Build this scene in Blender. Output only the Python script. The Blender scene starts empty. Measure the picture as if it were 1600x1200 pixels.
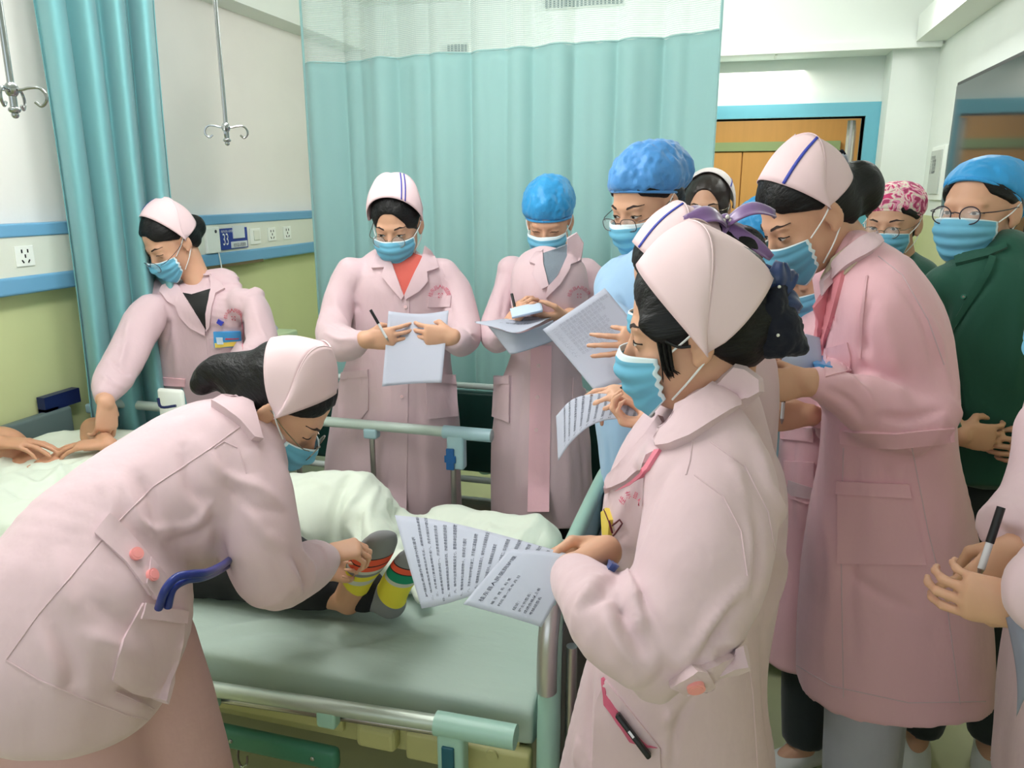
import bpy, bmesh, math, random
import numpy as np
from mathutils import Vector, Matrix
from mathutils.bvhtree import BVHTree
from mathutils.geometry import delaunay_2d_cdt

# ---------------------------------------------------------------- camera
CAM_H = 1.62
FPX = 1200.0                                  # focal length in pixels of the 1600 px frame
PITCH = math.atan(0.25)
YAW = math.atan(345 * math.cos(PITCH) / 1200)
scene = bpy.context.scene
C = bpy.context.collection
cam_data = bpy.data.cameras.new('camera')
cam_data.sensor_width = 36.0
cam_data.lens = 27.0
cam_data.clip_start = 0.02
cam = bpy.data.objects.new('camera', cam_data)
C.objects.link(cam)
cam.location = (0, 0, CAM_H)
cam.rotation_euler = (math.pi / 2 - PITCH, 0, YAW)
scene.camera = cam

# ---------------------------------------------------------------- world, lights, exposure
scene.view_settings.view_transform = 'Standard'
scene.view_settings.look = 'None'
scene.view_settings.gamma = 1.0
scene.view_settings.use_curve_mapping = False
scene.view_settings.exposure = -0.10
scene.cycles.max_bounces = 8
scene.cycles.diffuse_bounces = 5
scene.cycles.transparent_max_bounces = 16
scene.cycles.use_denoising = True
world = bpy.data.worlds.new('world')
scene.world = world
world.use_nodes = True
world.node_tree.nodes['Background'].inputs[0].default_value = (0.80, 0.90, 1.0, 1)
world.node_tree.nodes['Background'].inputs[1].default_value = 0.6

def area_light(name, loc, rot, sx, sy, power, color):
    l = bpy.data.lights.new(name, 'AREA')
    l.shape = 'RECTANGLE'; l.size = sx; l.size_y = sy; l.energy = power; l.color = color
    o = bpy.data.objects.new(name, l); C.objects.link(o)
    o.location = loc; o.rotation_euler = rot
    return o
# daylight through the window of the wall behind the photographer; tubes added out of view under the ceiling to brighten walls and soffit
area_light('window_daylight', (-0.75, -1.42, 1.65), (math.radians(90), 0, 0), 2.4, 1.5, 16, (0.86, 0.94, 1.0))
def tube_light(name, a, b, n, power, color=(1.0, 0.975, 0.99)):
    for i in range(n):
        l = bpy.data.lights.new(name, 'POINT'); l.energy = power / n; l.color = color; l.shadow_soft_size = 0.16
        o = bpy.data.objects.new(name, l); C.objects.link(o); t = (i + .5) / n
        o.location = tuple(a[k] + (b[k] - a[k]) * t for k in range(3))
ADDED_TUBES = [((-1.15, 0.55, 2.50), (-1.15, 2.35, 2.50), 3, 72, 'added tube lamp out of view above the bed, brightening the walls'),
         ((-1.3, 3.95, 2.56), (0.3, 3.95, 2.56), 3, 20, 'added tube lamp out of view beyond the curtain, brightening the soffit')]
for a_, b_, n_, p_, _l in ADDED_TUBES: tube_light('added_tube_light', a_, b_, n_, p_)
area_light('alcove_lamp_light', (0.1, 4.95, 2.30), (0, 0, 0), 0.5, 0.3, 4, (1.0, 0.94, 0.85))
area_light('soffit_lamp_light', (0.80, 3.6, 2.50), (0, 0, 0), 0.10, 1.2, 8, (1.0, 1.0, 1.0))

# ---------------------------------------------------------------- view helpers: a point seen at a pixel, at a real distance
FW = np.array([-math.sin(YAW) * math.cos(PITCH), math.cos(YAW) * math.cos(PITCH), -math.sin(PITCH)])
RT = np.array([math.cos(YAW), math.sin(YAW), 0.0])
UP = np.cross(RT, FW)
EYE = np.array([0.0, 0.0, CAM_H])
ZUP = np.array([0.0, 0.0, 1.0])
BACK = np.array([-math.sin(YAW), math.cos(YAW), 0.0])      # horizontal, away from the camera
def ray(x, y): return FW + RT * ((x - 800) / FPX) + UP * ((600 - y) / FPX)
def P(x, y, d): return EYE + ray(x, y) * d
def onx(x, y, X): r = ray(x, y); return EYE + r * (X / r[0])
def ony(x, y, Y): r = ray(x, y); return EYE + r * (Y / r[1])
def onz(x, y, Z): r = ray(x, y); return EYE + r * ((Z - CAM_H) / r[2])
def nrm(v):
    v = np.asarray(v, float); return v / (np.linalg.norm(v) + 1e-12)
def A3(*a): return np.array(a, float)

# ---------------------------------------------------------------- materials
def srgb(r, g, b):
    f = lambda c: (c / 255 / 12.92) if c <= 10 else ((c / 255 + 0.055) / 1.055) ** 2.4
    return (f(r), f(g), f(b), 1)
MATS = {}
def mat(name, col, rough=0.7, metal=0.0, bump=None, noise=None, spec=0.4, sss=0.0, alpha=None, sheen=0.0,
        trans=0.0, emit=None, stretch=(1, 1, 1), transl=0.0, coat=0.0):
    if name in MATS: return MATS[name]
    m = bpy.data.materials.new(name); m.use_nodes = True
    nt = m.node_tree; N = nt.nodes; L = nt.links
    b = N['Principled BSDF']
    b.inputs['Base Color'].default_value = col
    b.inputs['Roughness'].default_value = rough
    b.inputs['Metallic'].default_value = metal
    b.inputs['Specular IOR Level'].default_value = spec
    if sss: 
        b.inputs['Subsurface Weight'].default_value = sss
        b.inputs['Subsurface Radius'].default_value = (1.0, 0.35, 0.2)
        b.inputs['Subsurface Scale'].default_value = 0.008
    if coat: b.inputs['Coat Weight'].default_value = coat
    if sheen: b.inputs['Sheen Weight'].default_value = sheen
    if trans: b.inputs['Transmission Weight'].default_value = trans
    if alpha is not None: b.inputs['Alpha'].default_value = alpha
    if emit: 
        b.inputs['Emission Color'].default_value = col; b.inputs['Emission Strength'].default_value = emit
    tc = N.new('ShaderNodeTexCoord'); mp = N.new('ShaderNodeMapping')
    mp.inputs['Scale'].default_value = stretch
    L.new(tc.outputs['Object'], mp.inputs['Vector'])
    if noise:                                     # (scale, amount): slight unevenness of the thing's own colour
        n = N.new('ShaderNodeTexNoise'); n.inputs['Scale'].default_value = noise[0]; n.inputs['Detail'].default_value = 5
        L.new(mp.outputs[0], n.inputs['Vector'])
        mx = N.new('ShaderNodeMix'); mx.data_type = 'RGBA'
        a = noise[1]
        mx.inputs[6].default_value = tuple(c * (1 - a) for c in col[:3]) + (1,)
        mx.inputs[7].default_value = tuple(min(1, c * (1 + a)) for c in col[:3]) + (1,)
        L.new(n.outputs['Fac'], mx.inputs[0]); L.new(mx.outputs[2], b.inputs['Base Color'])
    if bump:                                      # (scale, strength, distance)
        n = N.new('ShaderNodeTexNoise'); n.inputs['Scale'].default_value = bump[0]; n.inputs['Detail'].default_value = 4
        L.new(mp.outputs[0], n.inputs['Vector'])
        bp = N.new('ShaderNodeBump'); bp.inputs['Strength'].default_value = bump[1]; bp.inputs['Distance'].default_value = bump[2]
        L.new(n.outputs['Fac'], bp.inputs['Height']); L.new(bp.outputs[0], b.inputs['Normal'])
    if transl:
        t = N.new('ShaderNodeBsdfTranslucent'); t.inputs[0].default_value = col
        ms = N.new('ShaderNodeMixShader'); ms.inputs[0].default_value = transl
        L.new(b.outputs[0], ms.inputs[1]); L.new(t.outputs[0], ms.inputs[2])
        L.new(ms.outputs[0], N['Material Output'].inputs[0])
    MATS[name] = m
    return m

# ---------------------------------------------------------------- object helpers
def tag(o, label=None, cat=None, group=None, kind=None):
    if label: o['label'] = label
    if cat: o['category'] = cat
    if group: o['group'] = group
    if kind: o['kind'] = kind
    return o
def link(name, me, m=None, parent=None):
    o = bpy.data.objects.new(name, me); C.objects.link(o)
    if m is not None:
        for q in (m if isinstance(m, (list, tuple)) else [m]): me.materials.append(q)
    if parent is not None:
        o.parent = parent
        o.matrix_parent_inverse = parent.matrix_world.inverted() if parent.type != 'EMPTY' else Matrix.Translation(-Vector(parent.location))
    return o
def mesh_obj(name, vs, fs, m=None, parent=None, smooth=True, mi=None):
    me = bpy.data.meshes.new(name)
    me.from_pydata([tuple(map(float, v)) for v in vs], [], [tuple(int(i) for i in f) for f in fs])
    if smooth: me.polygons.foreach_set('use_smooth', [True] * len(me.polygons))
    if mi is not None: me.polygons.foreach_set('material_index', list(mi))
    me.update()
    return link(name, me, m, parent)
def empty(name, loc, label=None, cat=None, group=None):
    o = bpy.data.objects.new(name, None); C.objects.link(o); o.location = tuple(loc); o.empty_display_size = 0.1
    return tag(o, label, cat, group)
class MB:
    """collects pieces of one mesh"""
    def __init__(s): s.v = []; s.f = []; s.mi = []
    def add(s, vs, fs, mi=0):
        n = len(s.v); s.v += [tuple(map(float, v)) for v in vs]; s.f += [tuple(int(i) + n for i in f) for f in fs]; s.mi += [mi] * len(fs); return s
    def box(s, lo, hi, R=None, o=None, mi=0, bev=0.0):
        lo = np.array(lo, float); hi = np.array(hi, float)
        bm = bmesh.new(); bmesh.ops.create_cube(bm, size=1)
        for v in bm.verts: v.co = Vector(((v.co[i] + .5) * (hi[i] - lo[i]) + lo[i]) for i in range(3))
        if bev: bmesh.ops.bevel(bm, geom=bm.edges[:], offset=bev, segments=3, profile=.5, affect='EDGES')
        vs = np.array([tuple(v.co) for v in bm.verts])
        if R is not None: vs = vs @ np.array(R, float).T
        if o is not None: vs = vs + np.array(o, float)
        bm.verts.index_update()
        fs = [[v.index for v in f.verts] for f in bm.faces]; bm.free()
        return s.add(vs, fs, mi)
    def tube(s, pts, r, n=10, cap=True, mi=0):
        pts = [np.array(p, float) for p in pts]; k = len(pts)
        rs = r if hasattr(r, '__len__') else [r] * k
        vs = []; T = [nrm(pts[min(i + 1, k - 1)] - pts[max(i - 1, 0)]) for i in range(k)]
        u = nrm(np.cross(T[0], ZUP if abs(T[0][2]) < .9 else A3(1, 0, 0)))
        for i in range(k):
            u = nrm(u - T[i] * (u @ T[i])); w = np.cross(T[i], u)
            for j in range(n):
                a = 2 * math.pi * j / n
                vs.append(pts[i] + rs[i] * (u * math.cos(a) + w * math.sin(a)))
        fs = [(i * n + j, i * n + (j + 1) % n, (i + 1) * n + (j + 1) % n, (i + 1) * n + j) for i in range(k - 1) for j in range(n)]
        if cap: fs += [tuple(range(n - 1, -1, -1)), tuple((k - 1) * n + j for j in range(n))]
        return s.add(vs, fs, mi)
    def sphere(s, c, r, n=10, mi=0):
        rr = np.array(r if hasattr(r, '__len__') else [r] * 3, float)
        bm = bmesh.new(); bmesh.ops.create_uvsphere(bm, u_segments=n + 4, v_segments=n, radius=1)
        bm.verts.index_update()
        vs = [np.array(v.co) * rr + np.array(c, float) for v in bm.verts]; fs = [[v.index for v in f.verts] for f in bm.faces]; bm.free()
        return s.add(vs, fs, mi)
    def prism(s, poly, h, o=(0, 0, 0), ux=(1, 0, 0), uy=(0, 1, 0), uz=(0, 0, 1), mi=0):
        """a closed outline given thickness h along uz"""
        o, ux, uy, uz = [np.array(q, float) for q in (o, ux, uy, uz)]
        n = len(poly)
        vs = [o + ux * p[0] + uy * p[1] for p in poly] + [o + ux * p[0] + uy * p[1] + uz * h for p in poly]
        fs = [tuple(range(n - 1, -1, -1)), tuple(range(n, 2 * n))] + [(i, (i + 1) % n, n + (i + 1) % n, n + i) for i in range(n)]
        return s.add(vs, fs, mi)
    def build(s, name, m, parent=None, smooth=True):
        o = mesh_obj(name, s.v, s.f, m, parent, False, s.mi)
        if smooth:
            o.data.polygons.foreach_set('use_smooth', [True] * len(o.data.polygons))
            try: o.data.set_sharp_from_angle(angle=math.radians(40))
            except Exception: pass
        return o
def spline(pts, n=6):
    """Catmull-Rom through the points"""
    p = [np.array(q, float) for q in pts]; p = [2 * p[0] - p[1]] + p + [2 * p[-1] - p[-2]]
    out = []
    for i in range(1, len(p) - 2):
        for j in range(n):
            t = j / n
            out.append(.5 * (2 * p[i] + (p[i + 1] - p[i - 1]) * t + (2 * p[i - 1] - 5 * p[i] + 4 * p[i + 1] - p[i + 2]) * t * t + (3 * p[i] - p[i - 1] - 3 * p[i + 1] + p[i + 2]) * t ** 3))
    out.append(p[-2]); return out
def grid_mesh(nu, nv, fn, close_u=False):
    vs = [fn(i / (nu - 1) if not close_u else i / nu, j / (nv - 1)) for j in range(nv) for i in range(nu)]
    fs = []
    for j in range(nv - 1):
        for i in range(nu if close_u else nu - 1):
            a = j * nu + i; b = j * nu + (i + 1) % nu
            fs.append((a, b, b + nu, a + nu))
    return vs, fs
def sheet(name, nu, nv, fn, th, m, parent=None, mi=None, mats=None):
    """a sheet with real thickness"""
    vs, fs = grid_mesh(nu, nv, fn)
    V = np.array(vs); Nn = vert_normals(V, fs)
    a = V + Nn * th / 2; b = V - Nn * th / 2; n = len(V)
    F = [tuple(f) for f in fs] + [tuple(i + n for i in f[::-1]) for f in fs]
    MI = [(mi(k) if mi else 0) for k in range(len(fs))] * 2
    bd = [(i, i + 1) for i in range(nu - 1)] + [(j * nu + nu - 1, (j + 1) * nu + nu - 1) for j in range(nv - 1)] + \
         [((nv - 1) * nu + i + 1, (nv - 1) * nu + i) for i in range(nu - 1)] + [((j + 1) * nu, j * nu) for j in range(nv - 1)]
    for x, y in bd: F.append((y, x, x + n, y + n)); MI.append(MI[0] if not mi else mi(min(len(fs) - 1, 0)))
    return mesh_obj(name, np.vstack([a, b]), F, mats or m, parent, True, MI)
def vert_normals(V, F):
    V = np.asarray(V, float); N = np.zeros_like(V)
    q = np.array([(f[0], f[1], f[2], f[3]) if len(f) == 4 else (f[0], f[1], f[2], f[2]) for f in F])
    n = np.cross(V[q[:, 2]] - V[q[:, 0]], V[q[:, 3]] - V[q[:, 1]])
    tri = q[:, 2] == q[:, 3]
    if tri.any(): n[tri] = np.cross(V[q[tri, 1]] - V[q[tri, 0]], V[q[tri, 2]] - V[q[tri, 0]])
    for k in range(4): np.add.at(N, q[:, k], n)
    return N / (np.linalg.norm(N, axis=1, keepdims=True) + 1e-12)

# ---------------------------------------------------------------- signed distance shapes -> one continuous mesh
class Field:
    """a list of shapes blended together; each has a bounding ball so it is only computed near itself"""
    def __init__(s): s.ops = []
    def add(s, op, fn, c, R, k=0.01): s.ops.append((op, fn, np.array(c, float), float(R), k)); return s
    def cone(s, a, b, r1, r2=None, k=0.01, op='u'):
        a = np.array(a, float); b = np.array(b, float); r2 = r1 if r2 is None else r2
        ab = b - a; L2 = max(ab @ ab, 1e-12)
        def fn(p):
            q = p - a; t = np.clip((q @ ab) / L2, 0, 1)
            return np.sqrt(((q - t[:, None] * ab) ** 2).sum(1)) - (r1 + (r2 - r1) * t)
        return s.add(op, fn, (a + b) / 2, np.sqrt(L2) / 2 + max(r1, r2), k)
    def ell(s, c, r, R=None, k=0.01, op='u'):
        c = np.array(c, float); r = np.array(r, float)
        def fn(p):
            q = p - c
            if R is not None: q = q @ R
            k0 = np.sqrt(((q / r) ** 2).sum(1)); k1 = np.sqrt(((q / r ** 2) ** 2).sum(1)) + 1e-9
            return k0 * (k0 - 1) / k1
        return s.add(op, fn, c, max(r), k)
    def loft(s, st, k=0.02, op='u', n=3, flat0=False, flat1=False, e=2.0):
        """st: list of (centre, u axis, ru, rv)"""
        c = [q[0] for q in st]; arr = [np.concatenate([q[0], q[1], [q[2], q[3]]]) for q in st]
        arr = spline(arr, n) if len(arr) > 2 else arr
        C_ = [a[:3] for a in arr]; m = len(C_)
        T = [nrm(C_[min(i + 1, m - 1)] - C_[max(i - 1, 0)]) for i in range(m)]
        U = [nrm(a[3:6] - T[i] * (a[3:6] @ T[i])) for i, a in enumerate(arr)]
        segs = []
        for i in range(m - 1):
            a, b = C_[i], C_[i + 1]
            segs.append((a, b, U[i], U[i + 1], arr[i][6], arr[i + 1][6], arr[i][7], arr[i + 1][7]))
        def fn(p):
            d = np.full(len(p), 1e3)
            for i, (a, b, u0, u1, ru0, ru1, rv0, rv1) in enumerate(segs):
                ab = b - a; L2 = max(ab @ ab, 1e-12); q = p - a
                tr = (q @ ab) / L2; t = np.clip(tr, 0, 1)
                u = u0 + (u1 - u0) * .5; tt = ab / math.sqrt(L2); u = nrm(u - tt * (u @ tt)); v = np.cross(tt, u)
                w = (tr - t) * math.sqrt(L2)
                q = q - t[:, None] * ab
                ru = ru0 + (ru1 - ru0) * t; rv = rv0 + (rv1 - rv0) * t
                x = q @ u; y = q @ v
                fl = (i == 0 and flat0); fe = (i == len(segs) - 1 and flat1)
                rw = np.minimum(ru, rv) * np.where(((tr < 0) & (i > 0)) | ((tr > 1) & (i < len(segs) - 1)), .45, 1.0)
                wz = w.copy()
                if fl: wz = np.where(tr < 0, 0, wz)
                if fe: wz = np.where(tr > 1, 0, wz)
                if e == 2.0:
                    k0 = np.sqrt((x / ru) ** 2 + (y / rv) ** 2 + (wz / rw) ** 2)
                else:
                    k0 = ((np.abs(x) / ru) ** e + (np.abs(y) / rv) ** e + (np.abs(wz) / rw) ** e) ** (1 / e)
                k1 = np.sqrt((x / ru ** 2) ** 2 + (y / rv ** 2) ** 2 + (wz / rw ** 2) ** 2) + 1e-9
                if e != 2.0: k1 = np.maximum(k1, 1e-6)
                dd = np.where(k0 < .15, -rw * .85, k0 * (k0 - 1) / k1)
                if fl: dd = np.where(tr < 0, np.maximum(dd, -w), dd)
                if fe: dd = np.where(tr > 1, np.maximum(dd, w), dd)
                d = np.minimum(d, dd)
            return d
        cc = np.mean(C_, 0); R = max(np.linalg.norm(q - cc) + max(a[6], a[7]) for q, a in zip(C_, arr))
        return s.add(op, fn, cc, R, k)
    def plane(s, o, n, k=0.005):
        """cut away everything on the side n points to"""
        o = np.array(o, float); n = nrm(n)
        return s.add('i', lambda p: (p - o) @ n, o, 1e6, k)
    def local(s, M, o, sc, other):
        """place another field, built in its own frame, into this one (M columns = local axes)"""
        for op, fn, c, R, k in other.ops:
            def g(p, fn=fn): return fn(((p - o) @ M) / sc) * sc
            s.ops.append((op, g, o + M @ (c * sc), R * sc, k * sc))
        return s
    def bounds(s):
        lo = np.full(3, 1e9); hi = -lo
        for op, fn, c, R, k in s.ops:
            if op == 'u': lo = np.minimum(lo, c - R - .01); hi = np.maximum(hi, c + R + .01)
        return lo, hi
    def eval_blocks(s, ctr, pts, rad):
        nb, m, _ = pts.shape
        val = np.full((nb, m), 1.0)
        for op, fn, c, R, k in s.ops:
            if R > 1e5: idx = np.arange(nb)
            else: idx = np.nonzero(np.linalg.norm(ctr - c, axis=1) < R + rad * 1.1 + k + .03)[0]
            if not len(idx): continue
            d = fn(pts[idx].reshape(-1, 3)).reshape(len(idx), m)
            v = val[idx]
            if op == 'u':
                h = np.maximum(k - np.abs(v - d), 0) / k if k > 0 else 0
                v = np.minimum(v, d) - h * h * k * .25
            elif op == 's':
                d = -d; h = np.maximum(k - np.abs(v - d), 0) / k
                v = np.maximum(v, d) + h * h * k * .25
            else:
                h = np.maximum(k - np.abs(v - d), 0) / k
                v = np.maximum(v, d) + h * h * k * .25
            val[idx] = v
        return val
    def mesh(s, h):
        lo, hi = s.bounds(); B = 8; bs = B * h
        nb = np.ceil((hi - lo) / bs).astype(int) + 1
        g = np.stack(np.meshgrid(*[np.arange(n) for n in nb], indexing='ij'), -1).reshape(-1, 3)
        ctr = lo + (g + .5) * bs; rad = bs * .87
        keep = np.zeros(len(g), bool)
        for i in range(0, len(g), 60000):
            v = s.eval_blocks(ctr[i:i + 60000], ctr[i:i + 60000, None, :], rad)[:, 0]
            keep[i:i + 60000] = np.abs(v) < rad * 1.5 + .004
        g = g[keep]; ctr = ctr[keep]
        off = np.stack(np.meshgrid(*[np.arange(B + 1)] * 3, indexing='ij'), -1).reshape(-1, 3)
        n9 = B + 1; V = []; K = []; E = []
        nn = nb * B + 2
        key = lambda q: (q[..., 0].astype(np.int64) * nn[1] + q[..., 1]) * nn[2] + q[..., 2]
        for i in range(0, len(g), 800):
            gi = g[i:i + 800]; ii = gi[:, None, :] * B + off[None]
            val = s.eval_blocks(ctr[i:i + 800], lo + ii * h, rad).reshape(-1, n9, n9, n9)
            c8 = [val[:, a:a + B, b:b + B, c:c + B] for a in (0, 1) for b in (0, 1) for c in (0, 1)]
            S = np.stack(c8, -1); ins = S < 0; cnt = ins.sum(-1)
            act = (cnt > 0) & (cnt < 8)
            w = np.argwhere(act)
            if not len(w): continue
            Sv = S[act]
            cor = np.array([(a, b, c) for a in (0, 1) for b in (0, 1) for c in (0, 1)], float)
            acc = np.zeros((len(w), 3)); num = np.zeros(len(w))
            for a in range(8):
                for b in range(a + 1, 8):
                    if np.abs(cor[a] - cor[b]).sum() != 1: continue
                    va, vb = Sv[:, a], Sv[:, b]; x = (va < 0) != (vb < 0)
                    t = np.where(x, va / np.where(x, va - vb, 1), 0)
                    acc += np.where(x[:, None], cor[a] + t[:, None] * (cor[b] - cor[a]), 0); num += x
            cell = gi[w[:, 0]] * B + w[:, 1:]
            V.append(lo + (cell + acc / num[:, None]) * h); K.append(key(cell))
            for ax, a2 in ((0, 4), (1, 2), (2, 1)):
                x = (Sv[:, 0] < 0) != (Sv[:, a2] < 0)
                E.append((ax, cell[x], Sv[x, 0] < 0))
        V = np.vstack(V); K = np.concatenate(K); o = np.argsort(K); Ks = K[o]
        quads = []
        for ax, cell, inside in E:
            if not len(cell): continue
            b, c = (ax + 1) % 3, (ax + 2) % 3
            eb = np.zeros(3, int); eb[b] = 1; ec = np.zeros(3, int); ec[c] = 1
            ks = [key(cell - eb - ec), key(cell - ec), key(cell), key(cell - eb)]
            ids = []; ok = np.ones(len(cell), bool)
            for kk in ks:
                j = np.clip(np.searchsorted(Ks, kk), 0, len(Ks) - 1); ok &= Ks[j] == kk; ids.append(o[j])
            q = np.stack(ids, 1); q[~inside] = q[~inside][:, ::-1]; quads.append(q[ok])
        Q = np.vstack(quads)
        return V, Q
_rng = np.random.RandomState(7)
_tab = _rng.rand(32, 32, 32) * 2 - 1
def vnoise(p):
    p = np.asarray(p, float); i = np.floor(p).astype(int); f = p - i; f = f * f * (3 - 2 * f)
    r = 0
    for a in (0, 1):
        for b in (0, 1):
            for c in (0, 1):
                w = (f[:, 0] if a else 1 - f[:, 0]) * (f[:, 1] if b else 1 - f[:, 1]) * (f[:, 2] if c else 1 - f[:, 2])
                r = r + w * _tab[(i[:, 0] + a) & 31, (i[:, 1] + b) & 31, (i[:, 2] + c) & 31]
    return r
class Surf:
    """a finished surface: mesh arrays, optional folds, and a tree for laying things onto it"""
    def __init__(s, V, Q, smooth_it=1):
        s.V = V; s.Q = Q
        for _ in range(smooth_it): s.relax()
    def relax(s, lam=.5):
        n = len(s.V); acc = np.zeros((n, 3)); cnt = np.zeros(n)
        for a, b in ((0, 1), (1, 2), (2, 3), (3, 0)):
            np.add.at(acc, s.Q[:, a], s.V[s.Q[:, b]]); np.add.at(acc, s.Q[:, b], s.V[s.Q[:, a]])
            np.add.at(cnt, s.Q[:, a], 1); np.add.at(cnt, s.Q[:, b], 1)
        s.V = s.V * (1 - lam) + lam * acc / cnt[:, None]
    def normals(s): return vert_normals(s.V, s.Q)
    def displace(s, d): s.V = s.V + s.normals() * d[:, None]
    def folds(s, lines, default=(.012, .006)):
        """lines: list of (points, width, height): a soft ridge (or a groove, height < 0) along each polyline"""
        N = s.normals(); D = np.zeros(len(s.V))
        for pts, w, h in lines:
            pts = spline(pts, 4) if len(pts) > 2 else [np.array(q, float) for q in pts]
            lo = np.min(pts, 0) - 3 * w; hi = np.max(pts, 0) + 3 * w
            ix = np.nonzero(((s.V > lo) & (s.V < hi)).all(1))[0]
            if not len(ix): continue
            p = s.V[ix]; best = np.full(len(ix), 1e3); tt = np.zeros(len(ix)); m = len(pts) - 1
            for i in range(m):
                a, b = pts[i], pts[i + 1]; ab = b - a; t = np.clip(((p - a) @ ab) / max(ab @ ab, 1e-12), 0, 1)
                dd = np.linalg.norm(p - a - t[:, None] * ab, axis=1); c = dd < best
                best = np.where(c, dd, best); tt = np.where(c, (i + t) / m, tt)
            fade = np.clip(np.sin(np.pi * np.clip(tt, 0.03, .97)), 0, 1) ** .5
            D[ix] += h * np.exp(-(best / w) ** 2) * fade
        s.V = s.V + N * D[:, None]
    def tree(s):
        s.bvh = BVHTree.FromPolygons([tuple(v) for v in s.V], [tuple(int(i) for i in q) for q in s.Q]); return s.bvh
    def obj(s, name, m, parent=None):
        me = bpy.data.meshes.new(name); n = len(s.V); f = len(s.Q)
        me.vertices.add(n); me.vertices.foreach_set('co', s.V.astype(np.float32).ravel())
        me.loops.add(4 * f); me.loops.foreach_set('vertex_index', s.Q.astype(np.int32).ravel())
        me.polygons.add(f); me.polygons.foreach_set('loop_start', np.arange(0, 4 * f, 4, dtype=np.int32))
        me.polygons.foreach_set('use_smooth', np.ones(f, bool))
        me.update(calc_edges=True); me.validate()
        s.o = link(name, me, m, parent); return s.o
def cast(bvh, o, d):
    h = bvh.ray_cast(Vector(o), Vector(d)); return (None, None) if h[0] is None else (np.array(h[0]), np.array(h[1]))
def pixhit(bvh, x, y): return cast(bvh, EYE, nrm(ray(x, y)))
def inside_poly(x, y, poly):
    c = False; j = len(poly) - 1
    for i in range(len(poly)):
        if (poly[i][1] > y) != (poly[j][1] > y) and x < (poly[j][0] - poly[i][0]) * (y - poly[i][1]) / (poly[j][1] - poly[i][1]) + poly[i][0]: c = not c
        j = i
    return c
def dense(poly, s, closed=True):
    out = []; n = len(poly)
    for i in range(n if closed else n - 1):
        a = np.array(poly[i], float); b = np.array(poly[(i + 1) % n], float); k = max(1, int(np.linalg.norm(b - a) / s))
        out += [a + (b - a) * j / k for j in range(k)]
    if not closed: out.append(np.array(poly[-1], float))
    return out
def patch(name, bvh, poly, m, parent, th=.004, sp=6, lift=0.0, frame=None, curved=False, deep=.012, sm=2):
    """a piece of cloth (collar, pocket, badge ...) that lies on a surface; poly = its outline seen from the camera,
    or in (a, b) coordinates of frame = (origin, ua, ub, direction)"""
    if curved: poly = [q for q in spline(list(poly) + [poly[0]], 4)[:-1]]
    bd = dense([np.array(q, float) for q in poly], sp)
    x0, y0 = np.min(bd, 0); x1, y1 = np.max(bd, 0)
    pts = list(bd)
    for i, yy in enumerate(np.arange(y0 + sp / 2, y1, sp)):
        for xx in np.arange(x0 + sp / 2 + (i % 2) * sp / 2, x1, sp):
            if inside_poly(xx, yy, bd) and min(np.hypot(*(np.array(bd) - (xx, yy)).T)) > sp * .5: pts.append(np.array((xx, yy)))
    n = len(bd)
    r = delaunay_2d_cdt([Vector(q) for q in pts], [], [list(range(n))], 1, 1e-4)
    v2 = [np.array(q) for q in r[0]]; tri = [tuple(f) for f in r[2]]
    H = []; Nn = []; D = []
    for q in v2:
        if frame is None: o, d = EYE, nrm(ray(*q))
        else: o, d = frame[0] + frame[1] * q[0] + frame[2] * q[1], nrm(frame[3])
        h, nn = cast(bvh, o, d); H.append(h); D.append((o, d)); Nn.append(nn)
    hd = [np.linalg.norm(H[i] - D[i][0]) for i in range(len(v2)) if H[i] is not None]
    if hd:
        md = float(np.median(hd))
        for i in range(len(v2)):
            if H[i] is not None and np.linalg.norm(H[i] - D[i][0]) > md + .07: H[i] = None
    good = [i for i in range(len(v2)) if H[i] is not None]
    if len(good) < 3: return None
    G = np.array([v2[i] for i in good]); dist = np.array([np.linalg.norm(H[i] - D[i][0]) for i in good])
    for i in range(len(v2)):
        if H[i] is None:
            w = 1 / (((G - v2[i]) ** 2).sum(1) ** 2 + 1e-6); t = (w * dist).sum() / w.sum()
            H[i] = D[i][0] + D[i][1] * t; Nn[i] = -D[i][1]
    V = np.array(H)
    # smooth the depth a little so that creases underneath do not cut the piece
    t_ = np.array([np.linalg.norm(V[i] - D[i][0]) for i in range(len(V))])
    nb = [[] for _ in v2]
    for f in tri:
        for a in range(len(f)): nb[f[a]].append(f[(a + 1) % len(f)]); nb[f[(a + 1) % len(f)]].append(f[a])
    for _ in range(sm): t_ = np.array([min(t_[i], .5 * t_[i] + .5 * np.mean(t_[nb[i]])) if nb[i] else t_[i] for i in range(len(t_))])
    V = np.array([D[i][0] + D[i][1] * t_[i] for i in range(len(V))])
    Ft = [f if np.cross(V[f[1]] - V[f[0]], V[f[2]] - V[f[0]]) @ D[f[0]][1] < 0 else f[::-1] for f in tri]
    N = vert_normals(V, Ft)
    top = V + N * (th + lift); bot = V - N * deep * .5 + N * lift; k = len(V)
    cnt = {}
    for f in Ft:
        for a in range(3): cnt[(f[a], f[(a + 1) % 3])] = 1
    F = list(Ft) + [tuple(i + k for i in f[::-1]) for f in Ft]
    for (a, b) in list(cnt):
        if (b, a) not in cnt: F.append((b, a, a + k, b + k))
    o = mesh_obj(name, np.vstack([top, bot]), F, m, parent, True)
    try: o.data.set_sharp_from_angle(angle=math.radians(50))
    except Exception: pass
    return o
def line_on(name, bvh, pts, r, m, parent, sp=5, lift=0.0, n=6):
    """a cord, seam or wire lying on a surface, given by pixels"""
    q = dense(pts, sp, False); out = []
    for x, y in q:
        h, nn = pixhit(bvh, x, y)
        if h is not None: out.append(h + nn * (r * .3 + lift))
    if len(out) < 2: return None
    return MB().tube(out, r, n).build(name, m, parent)
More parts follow.
